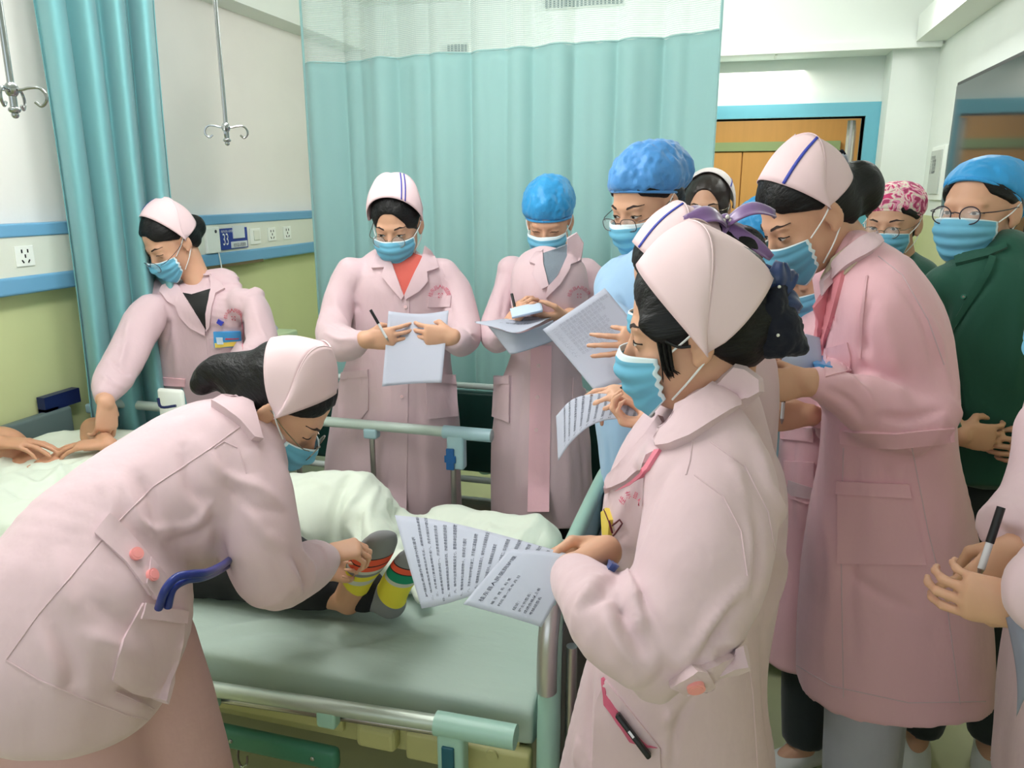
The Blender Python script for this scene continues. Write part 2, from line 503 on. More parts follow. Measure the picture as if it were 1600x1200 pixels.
def text_mesh(s, size=1.0, font=None, res=2):
    cu = bpy.data.curves.new('t', 'FONT'); cu.body = s; cu.size = size; cu.resolution_u = res; cu.align_x = 'LEFT'
    o = bpy.data.objects.new('t', cu); C.objects.link(o)
    dg = bpy.context.evaluated_depsgraph_get(); me = bpy.data.meshes.new_from_object(o.evaluated_get(dg))
    vs = np.array([tuple(v.co) for v in me.vertices]) if len(me.vertices) else np.zeros((0, 3)); fs = [tuple(p.vertices) for p in me.polygons]
    bpy.data.objects.remove(o); bpy.data.curves.remove(cu); bpy.data.meshes.remove(me)
    return vs, fs
# ================================================================ the room
def two_tone(name, up, low, z):
    m = bpy.data.materials.new(name); m.use_nodes = True; nt = m.node_tree; N = nt.nodes; L = nt.links; b = N['Principled BSDF']
    tc = N.new('ShaderNodeTexCoord'); sx = N.new('ShaderNodeSeparateXYZ'); L.new(tc.outputs['Object'], sx.inputs[0])
    n = N.new('ShaderNodeTexNoise'); n.inputs['Scale'].default_value = 3; n.inputs['Detail'].default_value = 6; L.new(tc.outputs['Object'], n.inputs['Vector'])
    g = N.new('ShaderNodeMath'); g.operation = 'GREATER_THAN'; g.inputs[1].default_value = z; L.new(sx.outputs[2], g.inputs[0])
    mx = N.new('ShaderNodeMix'); mx.data_type = 'RGBA'; mx.inputs[6].default_value = low; mx.inputs[7].default_value = up; L.new(g.outputs[0], mx.inputs[0])
    m2 = N.new('ShaderNodeMix'); m2.data_type = 'RGBA'; m2.blend_type = 'MULTIPLY'; m2.inputs[0].default_value = .12
    L.new(mx.outputs[2], m2.inputs[6]); L.new(n.outputs['Fac'], m2.inputs[7]); L.new(m2.outputs[2], b.inputs['Base Color'])
    b.inputs['Roughness'].default_value = .75
    bp = N.new('ShaderNodeBump'); bp.inputs['Strength'].default_value = .15; bp.inputs['Distance'].default_value = .002
    n2 = N.new('ShaderNodeTexNoise'); n2.inputs['Scale'].default_value = 60; L.new(tc.outputs['Object'], n2.inputs['Vector'])
    L.new(n2.outputs['Fac'], bp.inputs['Height']); L.new(bp.outputs[0], b.inputs['Normal'])
    return m
M_wall = two_tone('wall_paint', srgb(242, 238, 232), srgb(208, 216, 160), 1.27)
M_wall_r = two_tone('wall_paint_right', srgb(232, 238, 231), srgb(203, 208, 160), 1.50)
M_white = mat('white_paint', srgb(236, 241, 234), .7, noise=(2, .03))
M_floor = mat('vinyl_floor', srgb(196, 198, 158), .35, noise=(9, .06), spec=.4)
M_blue = mat('blue_trim', srgb(112, 168, 205), .4, noise=(8, .03))
M_dblue = mat('light_blue_frame', srgb(105, 178, 196), .45, noise=(5, .04))
M_panel = mat('rail_panel', srgb(222, 226, 214), .45)
M_black = mat('black_plastic', srgb(18, 18, 20), .4)
M_chrome = mat('chrome', srgb(160, 164, 164), .2, 1.0)
M_steel = mat('brushed_steel', srgb(170, 165, 160), .32, 1.0)
M_paper = mat('paper', srgb(205, 208, 222), .8, transl=.3)
M_ink = mat('printed_ink', srgb(55, 58, 75), .8)
M_wood = mat('orange_wood', srgb(214, 166, 96), .45, noise=(3, .10), stretch=(8, 1, .6))
M_green = mat('green_frame', srgb(150, 178, 130), .4)
M_navy = mat('navy_plastic', srgb(22, 34, 82), .35)

def st(o): o['kind'] = 'structure'; return o
def sbox(name, lo, hi, m): return st(MB().box(lo, hi).build(name, m, None, False))
XL, XR, YF, YB, ZC = -2.4, 1.0, 5.0, -1.5, 2.72
sbox('floor', (XL - .1, YB - .1, -.1), (XR + .1, 7.4, 0), M_floor)
sbox('ceiling', (XL - .1, YB - .1, ZC), (XR + .1, 5.1, ZC + .1), M_white)
sbox('wall_left', (XL - .1, YB - .1, 0), (XL, YF + .1, ZC), M_wall)
sbox('wall_right', (XR, YB - .1, 0), (XR + .1, YF + .1, ZC), M_wall_r)
# back wall behind the photographer, with its window opening
b = MB()
for lo, hi in (((XL, YB - .1, 0), (XR, YB, .9)), ((XL, YB - .1, 2.4), (XR, YB, ZC)), ((XL, YB - .1, .9), (-2.0, YB, 2.4)), ((.5, YB - .1, .9), (XR, YB, 2.4))): b.box(lo, hi)
st(b.build('wall_back', M_white, None, False))
w1 = st(MB().box((-2.0, YB - .07, .9), (-1.95, YB - .02, 2.4)).box((.45, YB - .07, .9), (.5, YB - .02, 2.4)).box((-.8, YB - .07, .9), (-.75, YB - .02, 2.4))
   .box((-2, YB - .07, .9), (.5, YB - .02, .95)).box((-2, YB - .07, 2.35), (.5, YB - .02, 2.4)).build('window_1', M_white, None, False))
# far wall with the door opening
fx0, fx1, fz = -.55, .70, 2.04
b = MB().box((XL, YF, 0), (fx0, YF + .12, ZC)).box((fx1, YF, 0), (XR, YF + .12, ZC)).box((fx0, YF, fz), (fx1, YF + .12, ZC))
st(b.build('wall_far', two_tone('wall_paint_far', srgb(228, 235, 228), srgb(203, 208, 160), 1.50), None, False))
# soffit in front of the door wall, with a small lip along its lower edge
sbox('trim_1', (XL, 4.70, 2.36), (XR, YF, ZC), M_white)
sbox('trim_2', (XL, 4.672, 2.345), (.985, 4.70, 2.385), M_white)
# ledge along the top of the right wall, beam along the left one, pilaster beside the door
sbox('trim_3', (.86, YB, 2.372), (XR, 4.67, 2.50), M_white)
sbox('trim_4', (XL, YB, 2.47), (-2.255, 4.70, ZC), M_white)
sbox('trim_5', (.775, 4.78, 0), (XR, YF, 2.36), M_wall_r)
# blue door frame and the open door
d1 = st(MB().box((fx0 - .075, YF - .03, 0), (fx0, YF + .14, fz + .075)).box((fx1, YF - .03, 0), (fx1 + .075, YF + .14, fz + .075))
   .box((fx0, YF - .03, fz), (fx1, YF + .14, fz + .075)).box((fx0, YF + .045, 0), (fx0 + .02, YF + .07, fz)).build('door_1', M_dblue, None, False))
ra = -math.atan2(.118, .82); Rz = [[math.cos(ra), -math.sin(ra), 0], [math.sin(ra), math.cos(ra), 0], [0, 0, 1]]; ho = (.648, YF + .13, 0)
MB().box((-.022, 0, .01), (.022, .82, fz - .01), R=Rz, o=ho, bev=.003).build('door_leaf', mat('cream_door', srgb(225, 222, 205), .5), d1, False)
MB().box((-.006, -.004, .01), (.008, .001, fz - .01), R=Rz, o=ho).build('door_edge_strip', M_steel, d1, False)
MB().tube([(.70, YF + .85, 1.0), (.64, YF + .86, 1.0), (.63, YF + .75, 1.0)], .009).build('door_handle', M_chrome, d1)
# corridor beyond: wood-panelled wall and a double door in a green frame
sbox('wall_corridor', (-3.2, 7.2, 0), (2.2, 7.3, 2.9), M_wood)
sbox('ceiling_corridor', (-3.2, 5.12, 2.60), (2.2, 7.3, 2.7), M_white)
sbox('wall_corridor_end', (1.9, 5.12, 0), (2.0, 7.2, 2.6), M_wood)
area_light('corridor_lamp_light', (.1, 6.2, 2.57), (0, 0, 0), .8, .3, 22, (1.0, .93, .8))
gx = ony(1305, 300, 7.18)[0]; gz = ony(1200, 236, 7.18)[2]; gz2 = ony(1200, 222, 7.18)[2]
d2 = st(MB().box((-1.3, 7.14, gz), (gx, 7.2, gz2)).box((gx - .11, 7.14, 0), (gx, 7.2, gz)).box((-1.3, 7.14, 0), (-1.19, 7.2, gz)).build('door_2', M_green, None, False))
sx_ = ony(1156, 300, 7.16)[0]
MB().box((-1.19, 7.16, .01), (sx_ - .004, 7.2, gz - .005), bev=.004).build('door_leaf', M_wood, d2, False)
MB().box((sx_ + .004, 7.16, .01), (gx - .112, 7.2, gz - .005), bev=.004).build('door_leaf', M_wood, d2, False)
# ceiling access hatch lines and stain of the alcove
sbox('trim_6', (ony(1208, 119, 4.85)[0], 4.78, 2.352), (ony(1208, 119, 4.85)[0] + .012, 4.92, 2.36), M_panel)
# ---- tube lamp on the ledge
lp = empty('tube_lamp', (.80, 3.6, 2.55), 'bright white tube lamp along the ceiling above the right ledge', 'lamp')
MB().box((.74, 2.9, 2.58), (.86, 4.25, 2.62)).build('lamp_housing', M_panel, lp, False)
MB().tube([(.80, 2.93, 2.55), (.80, 4.22, 2.55)], .02, 14).build('lamp_tube', mat('lamp_glow', (1, 1, 1, 1), .5, emit=9), lp)
MB().box((.76, 3.3, 2.60), (.84, 3.34, ZC)).box((.76, 3.9, 2.60), (.84, 3.94, ZC)).build('lamp_bracket', M_panel, lp, False)
for a_, b_, n_, p_, lab_ in ADDED_TUBES:  # bodies for the added tubes, all out of view
    a_, b_ = np.array(a_), np.array(b_); d_ = nrm(b_ - a_); mid_ = (a_ + b_) / 2
    lp = empty('tube_lamp', mid_ + A3(0, 0, .1), lab_, 'lamp')
    w_ = np.abs(d_) * np.linalg.norm(b_ - a_) / 2 + .03
    MB().box(mid_ - w_ * [1, 1, 0] + A3(0, 0, .10), mid_ + w_ * [1, 1, 0] + A3(0, 0, .14)).build('lamp_housing', M_panel, lp, False)
    MB().tube([a_ + A3(0, 0, .07), b_ + A3(0, 0, .07)], .013, 12).build('lamp_tube', MATS['lamp_glow'], lp)
    for e_ in (a_ + d_ * .1, b_ - d_ * .1): MB().tube([e_ + A3(0, 0, .12), A3(e_[0], e_[1], ZC)], .006, 8).build('hanger', M_steel, lp)
# ---- vents on the soffit
for (x0, y0, x1, y1), lab in (((701, 70, 733, 83), 'small slatted air vent seen through the curtain netting'), ((853, -8, 975, 9), 'long slatted air vent above, at the top edge of the photo')):
    a = ony(x0, y0, 4.70); c = ony(x1, y1, 4.70)
    e = empty('air_vent', (a[0], 4.69, c[2]), lab, 'air vent')
    MB().box((a[0], 4.675, c[2]), (c[0], 4.699, a[2])).build('vent_frame', M_panel, e, False)
    m = MB(); n = max(6, int((c[0] - a[0]) / .022))
    for i in range(n):
        x = a[0] + (c[0] - a[0]) * (i + .5) / n; m.box((x - .006, 4.668, c[2] + .006), (x + .006, 4.676, a[2] - .006))
    m.build('vent_slats', mat('dark_vent', srgb(62, 72, 72), .6), e, False)
# ---- television
t = empty('television', (.98, 3.75, 1.75), 'large black flat television high on the right wall', 'television')
ty0, ty1, tz0, tz1 = 2.95, 4.10, 1.42, 2.10
MB().box((.945, ty0, tz0), (.985, ty1, tz1), bev=.005).build('tv_body', M_black, t, False)
MB().box((.940, ty0 + .018, tz0 + .025), (.946, ty1 - .018, tz1 - .018)).build('screen', mat('tv_glass', srgb(46, 52, 56), .08, spec=.8), t, False)
MB().box((.984, 3.3, 1.6), (1.0, 3.7, 1.9)).build('wall_bracket', M_black, t, False)
# ---- notice frame on the right wall
a = onx(1483, 226, 1.0); c = onx(1452, 312, 1.0)
e = empty('notice_frame', (1.0, (a[1] + c[1]) / 2, c[2]), 'white framed paper notice on the wall left of the television', 'notice')
MB().box((.985, a[1], c[2]), (.999, c[1], a[2]), bev=.002).build('frame', M_white, e, False)
MB().box((.978, a[1] + .03, c[2] + .03), (.986, c[1] - .02, a[2] - .02)).build('notice_paper', mat('notice_grey', srgb(186, 192, 184), .3), e, False)
vs, fs = text_mesh('注 意 事 项\n一、保持安静\n二、禁止吸烟\n三、注意安全\n四、保管财物', .018)
vs = np.array([( .9775, c[1] - .03 - v[0], a[2] - .06 + v[1]) for v in vs])
mesh_obj('notice_text', vs, fs, M_ink, e, False)
# ---- pale green poster at the right edge
a = onx(1572, 338, 1.0); c = onx(1572, 402, 1.0)
e = empty('wall_poster', (1.0, 3.1, c[2]), 'pale yellow-green wall poster behind the person in dark green', 'poster')
MB().box((.992, 2.75, c[2]), (1.0, a[1], a[2] - .02)).build('poster_sheet', mat('poster_green', srgb(205, 222, 150), .5), e, False)
vs, fs = text_mesh('温馨提示 住院须知\n请勿随意离开病房\n贵重物品妥善保管\n保持病房整洁安静\n谢谢您的配合', .028)
mesh_obj('poster_text', [(.991, a[1] - .02 - v[0], a[2] - .06 + v[1]) for v in vs], fs, M_ink, e, False)
h = onx(1597, 366, .97)
MB().sphere((.975, h[1], h[2]), .016).tube([(.975, h[1], h[2]), (1.0, h[1], h[2])], .006).build('round_knob', M_black, e)

# ================================================================ head wall rail units
def socket(name, y, z, lab, parent=None):
    e = empty(name, (XL + .05, y, z), lab, 'socket', 'power sockets in the wall rail')
    MB().box((XL + .052, y - .037, z - .035), (XL + .057, y + .037, z + .035), bev=.002).build('socket_plate', M_white, e, False)
    m = MB()
    for dy, dz, r in ((-.012, .017, 0), (.012, .017, 0), (0, 0, 0), (-.012, -.018, .6), (.012, -.018, -.6)):
        c_, s_ = math.cos(r), math.sin(r)
        R = [[1, 0, 0], [0, c_, -s_], [0, s_, c_]]
        m.box((-.001, -.0022, -.006), (.0014, .0022, .006), R=R, o=(XL + .0572, y + dy, z + dz))
    m.build('socket_holes', M_black, e, False)
for (y0, y1, lab) in ((1.15, 2.62, 'blue and white service rail on the wall at the left edge'), (2.62, 4.66, 'blue and white service rail with bed number between the curtains')):
    e = empty('service_rail', (XL, (y0 + y1) / 2, 1.26), lab, 'wall rail')
    MB().box((XL, y0 + .004, 1.335), (XL + .052, y1 - .004, 1.472)).build('rail_panel', M_panel, e, False)
    MB().box((XL, y0 + .004, 1.470), (XL + .058, y1 - .004, 1.515), bev=.006).build('upper_rail', M_blue, e, False)
    MB().box((XL, y0 + .004, 1.275), (XL + .060, y1 - .004, 1.338), bev=.01).build('lower_rail', M_blue, e, False)
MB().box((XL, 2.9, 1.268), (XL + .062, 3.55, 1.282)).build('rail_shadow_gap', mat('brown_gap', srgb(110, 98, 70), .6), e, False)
q = onx(38, 395, XL + .055); socket('power_socket', q[1], 1.405, 'power socket in the rail at the left edge of the photo')
for px, lab in ((425, 'power socket nearer the bed number sign'), (449, 'power socket farther right, beside the teal curtain')):
    q = onx(px, 367, XL + .055); socket('power_socket', q[1], 1.402, lab)
q = onx(399, 370, XL + .055)
e = empty('light_switch', (XL + .052, q[1], 1.4), 'white wall switch between the number sign and the sockets', 'switch')
MB().box((XL + .052, q[1] - .045, 1.36), (XL + .058, q[1] + .045, 1.44), bev=.002).build('switch_plate', M_white, e, False)
MB().box((XL + .058, q[1] - .02, 1.38), (XL + .063, q[1] + .03, 1.43), bev=.002).build('rocker', M_panel, e, False)
q = onx(330, 372, XL + .055)
e = empty('call_unit', (XL + .052, q[1], 1.35), 'small white call button unit beside the bed number sign', 'call unit')
MB().box((XL + .052, q[1] - .05, 1.34), (XL + .068, q[1] + .05, 1.46), bev=.004).build('unit_body', M_white, e, False)
MB().sphere((XL + .068, q[1] + .02, 1.44), (.004, .008, .008)).build('button', mat('dark_grey', srgb(70, 75, 80), .5), e)
MB().tube(spline([(XL + .066, q[1] + .03, 1.35), (XL + .07, q[1] + .035, 1.25), (XL + .04, q[1] + .03, 1.15), (XL + .01, q[1] + .03, 1.1)], 4), .003, 6).build('cord', M_white, e)
# bed number sign
a = onx(343, 357, XL + .06); c = onx(388, 385, XL + .06)
e = empty('bed_number_sign', (XL + .06, (a[1] + c[1]) / 2, 1.35), 'blue and white bed number sign 33 on the wall rail', 'sign')
y0, y1, ym = a[1], c[1], onx(360, 370, XL + .06)[1]
z0, z1 = c[2] - .004, a[2] - .002
MB().box((XL + .052, y0, z0), (XL + .060, y1, z1)).build('sign_plate', mat('sign_blue', srgb(35, 62, 150), .35), e, False)
MB().box((XL + .058, ym + .02, z0 + .05), (XL + .066, y1 - .03, z1 + .01)).box((XL + .058, ym, z0 + .005), (XL + .063, y1 - .01, z0 + .035)).build('card_holder', mat('card_white', srgb(214, 222, 226), .3), e, False)
vs, fs = text_mesh('33', .085)
vs = np.array([(XL + .0625, y0 + .012 + v[0] * (ym - y0 - .02) / .1, z0 + .022 + v[1] * .95) for v in vs])
mesh_obj('sign_number', vs, fs, mat('sign_white', srgb(235, 238, 240), .5), e, False)
vs, fs = text_mesh('桂东县人民医院', .026)
mesh_obj('sign_small_text', [(XL + .0625, y0 + .006 + v[0] * .6, z1 - .018 + v[1] * .5) for v in vs], fs, MATS['sign_white'], e, False)
vs, fs = text_mesh('桂东县人民医院', .03)
mesh_obj('card_text', [(XL + .0640, ym + .015 + v[0] * (y1 - ym - .04) / .21, z0 + .010 + v[1] * .7) for v in vs], fs, M_ink, e, False)
# green card and drip warning poster
q = onx(223, 395, XL + .06)
e = empty('exit_card', (XL + .06, q[1], 1.36), 'small green card on the rail beside the left nurse', 'card')
MB().box((XL + .052, q[1] - .07, 1.30), (XL + .064, q[1] + .06, 1.43)).build('card', mat('exit_green', srgb(40, 150, 90), .5), e, False)
vs, fs = text_mesh('床头', .04); mesh_obj('card_text', [(XL + .065, q[1] - .03 + v[0], 1.32 + v[1]) for v in vs], fs, MATS['sign_white'], e, False)
a = onx(232, 424, XL + .01); c = onx(262, 450, XL + .01)
e = empty('warning_poster', (XL, a[1], c[2]), 'light blue poster with red characters under the rail behind the left nurse', 'poster')
MB().box((XL, a[1], c[2] - .3), (XL + .008, a[1] + .34, a[2])).build('poster_sheet', mat('poster_blue', srgb(140, 200, 225), .5), e, False)
vs, fs = text_mesh('防 止\n小 心\n跌 倒', .085); mesh_obj('poster_text', [(XL + .0095, a[1] + .03 + v[0], a[2] - .09 + v[1] * .9) for v in vs], fs, mat('red_ink', srgb(205, 60, 70), .6), e, False)

# ================================================================ curtains
def curtain_mat(name, col, tr=.35):
    m = mat(name, col, .85, sheen=.3, transl=tr, bump=(250, .1, .0005)); return m
M_curt = curtain_mat('teal_curtain', srgb(176, 218, 216), .22)
M_curt2 = curtain_mat('teal_curtain_side', srgb(134, 196, 200), .25)
def net_mat():
    m = bpy.data.materials.new('curtain_netting'); m.use_nodes = True; nt = m.node_tree; N = nt.nodes; L = nt.links; b = N['Principled BSDF']
    b.inputs['Base Color'].default_value = srgb(205, 228, 224); b.inputs['Roughness'].default_value = .8
    tc = N.new('ShaderNodeTexCoord'); sx = N.new('ShaderNodeSeparateXYZ'); L.new(tc.outputs['UV'], sx.inputs[0])
    outs = []
    for ax, sc, th in ((0, 420, .56), (1, 60, .50)):
        mu = N.new('ShaderNodeMath'); mu.operation = 'MULTIPLY'; mu.inputs[1].default_value = sc; L.new(sx.outputs[ax], mu.inputs[0])
        fr = N.new('ShaderNodeMath'); fr.operation = 'FRACT'; L.new(mu.outputs[0], fr.inputs[0])
        gt = N.new('ShaderNodeMath'); gt.operation = 'GREATER_THAN'; gt.inputs[1].default_value = th; L.new(fr.outputs[0], gt.inputs[0]); outs.append(gt)
    mx = N.new('ShaderNodeMath'); mx.operation = 'MAXIMUM'; L.new(outs[0].outputs[0], mx.inputs[0]); L.new(outs[1].outputs[0], mx.inputs[1])
    ml = N.new('ShaderNodeMath'); ml.operation = 'MULTIPLY'; ml.inputs[1].default_value = .62; L.new(mx.outputs[0], ml.inputs[0])
    L.new(ml.outputs[0], b.inputs['Alpha']); return m
M_net = net_mat()
rnd = random.Random(5)
def curtain(name, A, B, z0, zn, z1, folds, amp, lab, m, seed, nu=360, net=True):
    r = random.Random(seed); A = np.array(A, float); B = np.array(B, float); d = B - A; Lc = np.linalg.norm(d); t = d / Lc; n = A3(-t[1], t[0])
    fr = [(r.uniform(.6, 1.4) * folds, r.uniform(0, 6.28), r.uniform(.3, 1)) for _ in range(5)]
    def off(u, v):
        w = sum(a * math.sin(f * 6.28 * u + p + .5 * v * math.sin(p)) for f, p, a in fr) / 2.2
        w += .30 * math.sin(folds * 2.3 * 6.28 * u + 1.3) + .12 * math.sin(folds * 4.1 * 6.28 * u + .4)
        return amp * w * (1 - .25 * v)
    def pt(u, z):
        v = (z1 - z) / (z1 - z0); o = off(u, 1 - v); x = off(u + .003, 1 - v)
        p = A + t * (u * Lc + .25 * (x - o) * 6) + n * o
        return (p[0], p[1], z)
    e = empty(name, (A[0] + d[0] / 2, A[1] + d[1] / 2, z0), lab, 'curtain')
    sheet('curtain_cloth', nu, 40, lambda u, v: pt(u, zn + .012 * math.sin(u * 90) * 0.4 + (z0 - zn) * v), .0016, m, e)
    MB().tube([pt(i / 300, zn) for i in range(301)], .0035, 5).build('seam', m, e)
    if net:
        vs, fs = grid_mesh(nu, 12, lambda u, v: pt(u, zn + (z1 - zn) * v))
        o = mesh_obj('netting', vs, fs, M_net, e); uv = o.data.uv_layers.new(name='UVMap')
        for l in o.data.loops: i = l.vertex_index; uv.data[l.index].uv = ((i % nu) / (nu - 1), (i // nu) / 11)
    for s in (0, 1): MB().tube([pt(s, z0 + (z1 - z0) * i / 20) for i in range(21)], .006, 6).build('side_hem', m, e)
    return e
curtain('privacy_curtain', (-1.98, 3.46), (-.075, 3.20), .30, 2.20, 2.66, 5, .062, 'wide teal privacy curtain with white netting top behind the standing nurses', M_curt, 3)
# the gathered curtain at the left
def bunch(name, cx, cy, w, zb, zt, lab, seed=1):
    r = random.Random(seed); e = empty(name, (cx, cy, zb), lab, 'curtain')
    dx, dy = math.cos(YAW + .45), math.sin(YAW + .45)
    nx, ny = -dy, dx
    def pt(u, v):
        z = zt + (zb - zt) * v
        s = (u - .5) * w * (1 - .12 * math.sin(v * 3)); o = .05 * math.sin(u * 6.28 * 4.3 + .3 * math.sin(v * 2)) + .028 * math.sin(u * 6.28 * 8.7 + 1 + v) + .012 * math.sin(u * 60 + 3)
        s += .018 * math.cos(u * 6.28 * 4.3 + .5)
        return (cx + dx * s + nx * o, cy + dy * s + ny * o, z)
    sheet('curtain_cloth', 260, 40, pt, .002, M_curt2, e)
    return e
bunch('gathered_curtain', -2.13, 2.36, .42, .45, 2.66, 'teal curtain gathered against the wall at the left')
# curtain rail on the ceiling
tr = empty('curtain_track', (-1, 3.4, 2.66), 'white ceiling track carrying the teal curtains', 'curtain track')
MB().tube(spline([(-2.25, 3.52, 2.675), (-1.98, 3.46, 2.675), (-.075, 3.2, 2.675)], 5), .012, 8).build('track', M_white, tr)
MB().tube([(-2.3, 2.28, 2.675), (-1.9, 2.46, 2.675)], .012, 8).build('track', M_white, tr)
m = MB()
for x_, y_ in ((-1.98, 3.46), (-1.0, 3.33), (-.1, 3.205), (-2.1, 2.37)): m.box((x_ - .01, y_ - .01, 2.68), (x_ + .01, y_ + .01, ZC))
m.build('track_bracket', M_white, tr, False)

# ================================================================ hanging drip hooks
def drip_hook(px, py, d, lab, rot):
    q = P(px, py, d); x, y, z = q
    e = empty('drip_hook', (x, y, z), lab, 'drip hook')
    MB().tube([(x, y, z), (x, y, z + .42)], .0055).tube([(x, y, z + .40), (x, y, ZC)], .0075).build('hanging_rod', M_chrome, e)
    MB().sphere((x, y, z), (.011, .011, .013)).sphere((x, y, z - .032), (.010, .010, .006)).tube([(x, y, z), (x, y, z - .03)], .006).sphere((x, y, z - .04), .006).build('hub', M_chrome, e)
    for k in range(4):
        a = rot + k * math.pi / 2 ; c_, s_ = math.cos(a), math.sin(a)
        pr = [(0, 0), (.02, 0), (.038, .004), (.058, .004), (.070, -.008), (.070, -.022), (.058, -.032), (.046, -.024)]; pr = [(r * .74, h * .8) for r, h in pr]
        if k % 2: pr = [(r * .8, h - .003) for r, h in pr]
        MB().tube(spline([(x + c_ * r, y + s_ * r, z + h) for r, h in pr], 5), .0026, 7).build('hook', M_chrome, e)
drip_hook(353, 199, 2.0, 'chrome hanging drip hook in front of the white wall', YAW + .25)
drip_hook(18, 140, 1.28, 'chrome hanging drip hook at the left edge before the gathered curtain', YAW + .15)
# ================================================================ the bed
M_sheet = mat('green_grey_sheet', srgb(160, 176, 166), .8, bump=(7, .35, .02), noise=(4, .03), stretch=(1, 2.2, 1))
M_bedgreen = mat('bed_plastic_green', srgb(150, 186, 172), .35)
M_bedblue = mat('bed_plastic_pale_blue', srgb(160, 190, 198), .35)
M_rail = mat('rail_aluminium', srgb(178, 188, 176), .38, .55)
M_yellow = mat('frame_yellow', srgb(176, 172, 120), .45, noise=(6, .06))
M_bumper = mat('bumper_green', srgb(62, 120, 98), .4)
M_tab = mat('blue_latch', srgb(28, 90, 150), .4)
M_quilt = mat('white_quilt', srgb(214, 222, 208), .85, bump=(30, .25, .006), sheen=.2)
M_olive = mat('olive_mattress', srgb(168, 160, 104), .7)
bed = empty('hospital_bed', (-1.3, 1.83, 0), 'adjustable hospital bed with light green footboard and lowered near side rail', 'bed')
bx0, bx1, by0, by1, bz = -2.33, -.345, 1.40, 2.26, .55
# mattress covered with the sheet, soft edge
F = Field()
F.loft([(A3(bx0 + .05, (by0 + by1) / 2, bz - .065), A3(0, 1, 0), .44, .065), (A3(bx1 - .03, (by0 + by1) / 2, bz - .065), A3(0, 1, 0), .44, .065)], e=5.0, flat0=False)
V, Q = F.mesh(.012)
V[:, 1] = np.clip(V[:, 1], by0, by1); V[:, 0] = np.clip(V[:, 0], bx0, bx1)
s = Surf(V, Q, 3)
s.displace(.004 * vnoise(s.V * [3, 9, 6]) + .002 * vnoise(s.V * [9, 22, 9]))
hz = lambda x, y: onz(x, y, .55)
s.folds([([hz(300, 1000), hz(420, 985), hz(560, 1000)], .016, -.012), ([hz(300, 985), hz(450, 970), hz(620, 985)], .014, .010),
         ([hz(330, 1035), hz(480, 1010), hz(600, 990), hz(700, 940)], .02, -.009), ([hz(600, 985), hz(700, 960), hz(760, 950)], .012, .007),
         ([hz(840, 1085), hz(848, 1110)], .01, -.012), ([hz(825, 1100), hz(850, 1125)], .01, -.01),
         ([hz(560, 1020), hz(700, 1000), hz(840, 1010)], .03, .005), ([hz(340, 1060), hz(560, 1060), hz(760, 1085)], .03, .005)])
s.tree(); SHEET = s
s.obj('mattress', M_sheet, bed)
m = MB().box((bx0, by0 + .03, .375), (bx1 - .02, by1 - .03, .425)).box((bx0, by0 + .005, .36), (bx1 - .03, by0 + .045, .44)).box((bx0, by1 - .045, .36), (bx1 - .03, by1 - .005, .44))
m.build('frame', M_yellow, bed, False)
MB().box((bx0, by0 - .012, .385), (-.80, by0 + .005, .43), bev=.006).build('side_plate', M_yellow, bed, False)
MB().box((-.76, by0 - .03, .37), (-.66, by0 + .01, .43), bev=.014).build('corner_block', M_yellow, bed, False)
MB().box((-.64, by0 - .02, .355), (-.345, by0 + .02, .43), bev=.01).tube([(-.43, by0 - .018, .415), (-.43, by0 - .026, .415)], .014, 14).build('end_block', M_yellow, bed)
m = MB()
for xx in (-1.75, -1.17, -.83):
    b = MB().prism([(-.018, -.02), (.018, -.02), (.018, .012), (.010, .024), (-.010, .024), (-.018, .012)], .008, (xx, by0 - .03, .455), (1, 0, 0), (0, 0, 1), (0, -1, 0)).tube([(xx, by0 - .037, .458), (xx, by0 - .044, .458)], .007, 10)
    b.build('pivot_lug', M_yellow, bed)
g = MB().tube([(bx0, by0 - .035, .335), (-.86, by0 - .035, .335)], .001)
gb = MB().box((bx0 + .02, by0 - .052, .305), (-.80, by0 - .02, .362), bev=.014).build('bumper_rail', M_bumper, bed)
for xx in (-1.7, -1.08, -.86): MB().sphere((xx, by0 - .053, .335), (.006, .004, .006)).build('screw', M_chrome, gb)
MB().tube(spline([(-1.08, by0 - .02, .31), (-1.082, by0 - .03, .27), (-1.07, by0 - .035, .25), (-1.055, by0 - .035, .262), (-1.055, by0 - .03, .28)], 5), .003, 6).build('hook', M_chrome, bed)
# lowered near side rail
a = ony(262, 1066, 1.33); c = ony(690, 1131, 1.33)
a2 = a + (a - c) * .9
MB().tube([a2, c], .0175, 16).build('lowered_rail_tube', M_rail, bed)
MB().tube([a2 + A3(0, .02, -.045), c + A3(.01, .03, -.045)], .009, 10).tube([a2 + A3(0, .035, -.035), c + A3(.01, .045, -.035)], .007, 10).build('lower_rail_rod', M_steel, bed)
for px, py in ((327, 1092), (513, 1120)):
    q = ony(px, py, 1.33); MB().box(q + A3(-.024, -.016, -.022), q + A3(.024, .016, .026), bev=.008).build('rail_clamp', M_bedgreen, bed)
e1 = ony(690, 1131, 1.33); e2 = ony(806, 1152, 1.33)
h = MB(); dd = nrm(e2 - e1)
h.tube([e1 - dd * .012, e2], .026, 18)
h.box(e1 + A3(-.005, -.022, -.13), e1 + A3(.055, .02, 0), bev=.008)
hh = h.build('rail_end_grip', M_bedgreen, bed)
MB().box(e1 + A3(.008, -.028, -.12), e1 + A3(.036, -.02, -.035), bev=.003).build('blue_latch', mat('latch_dark', srgb(20, 80, 96), .4), hh)
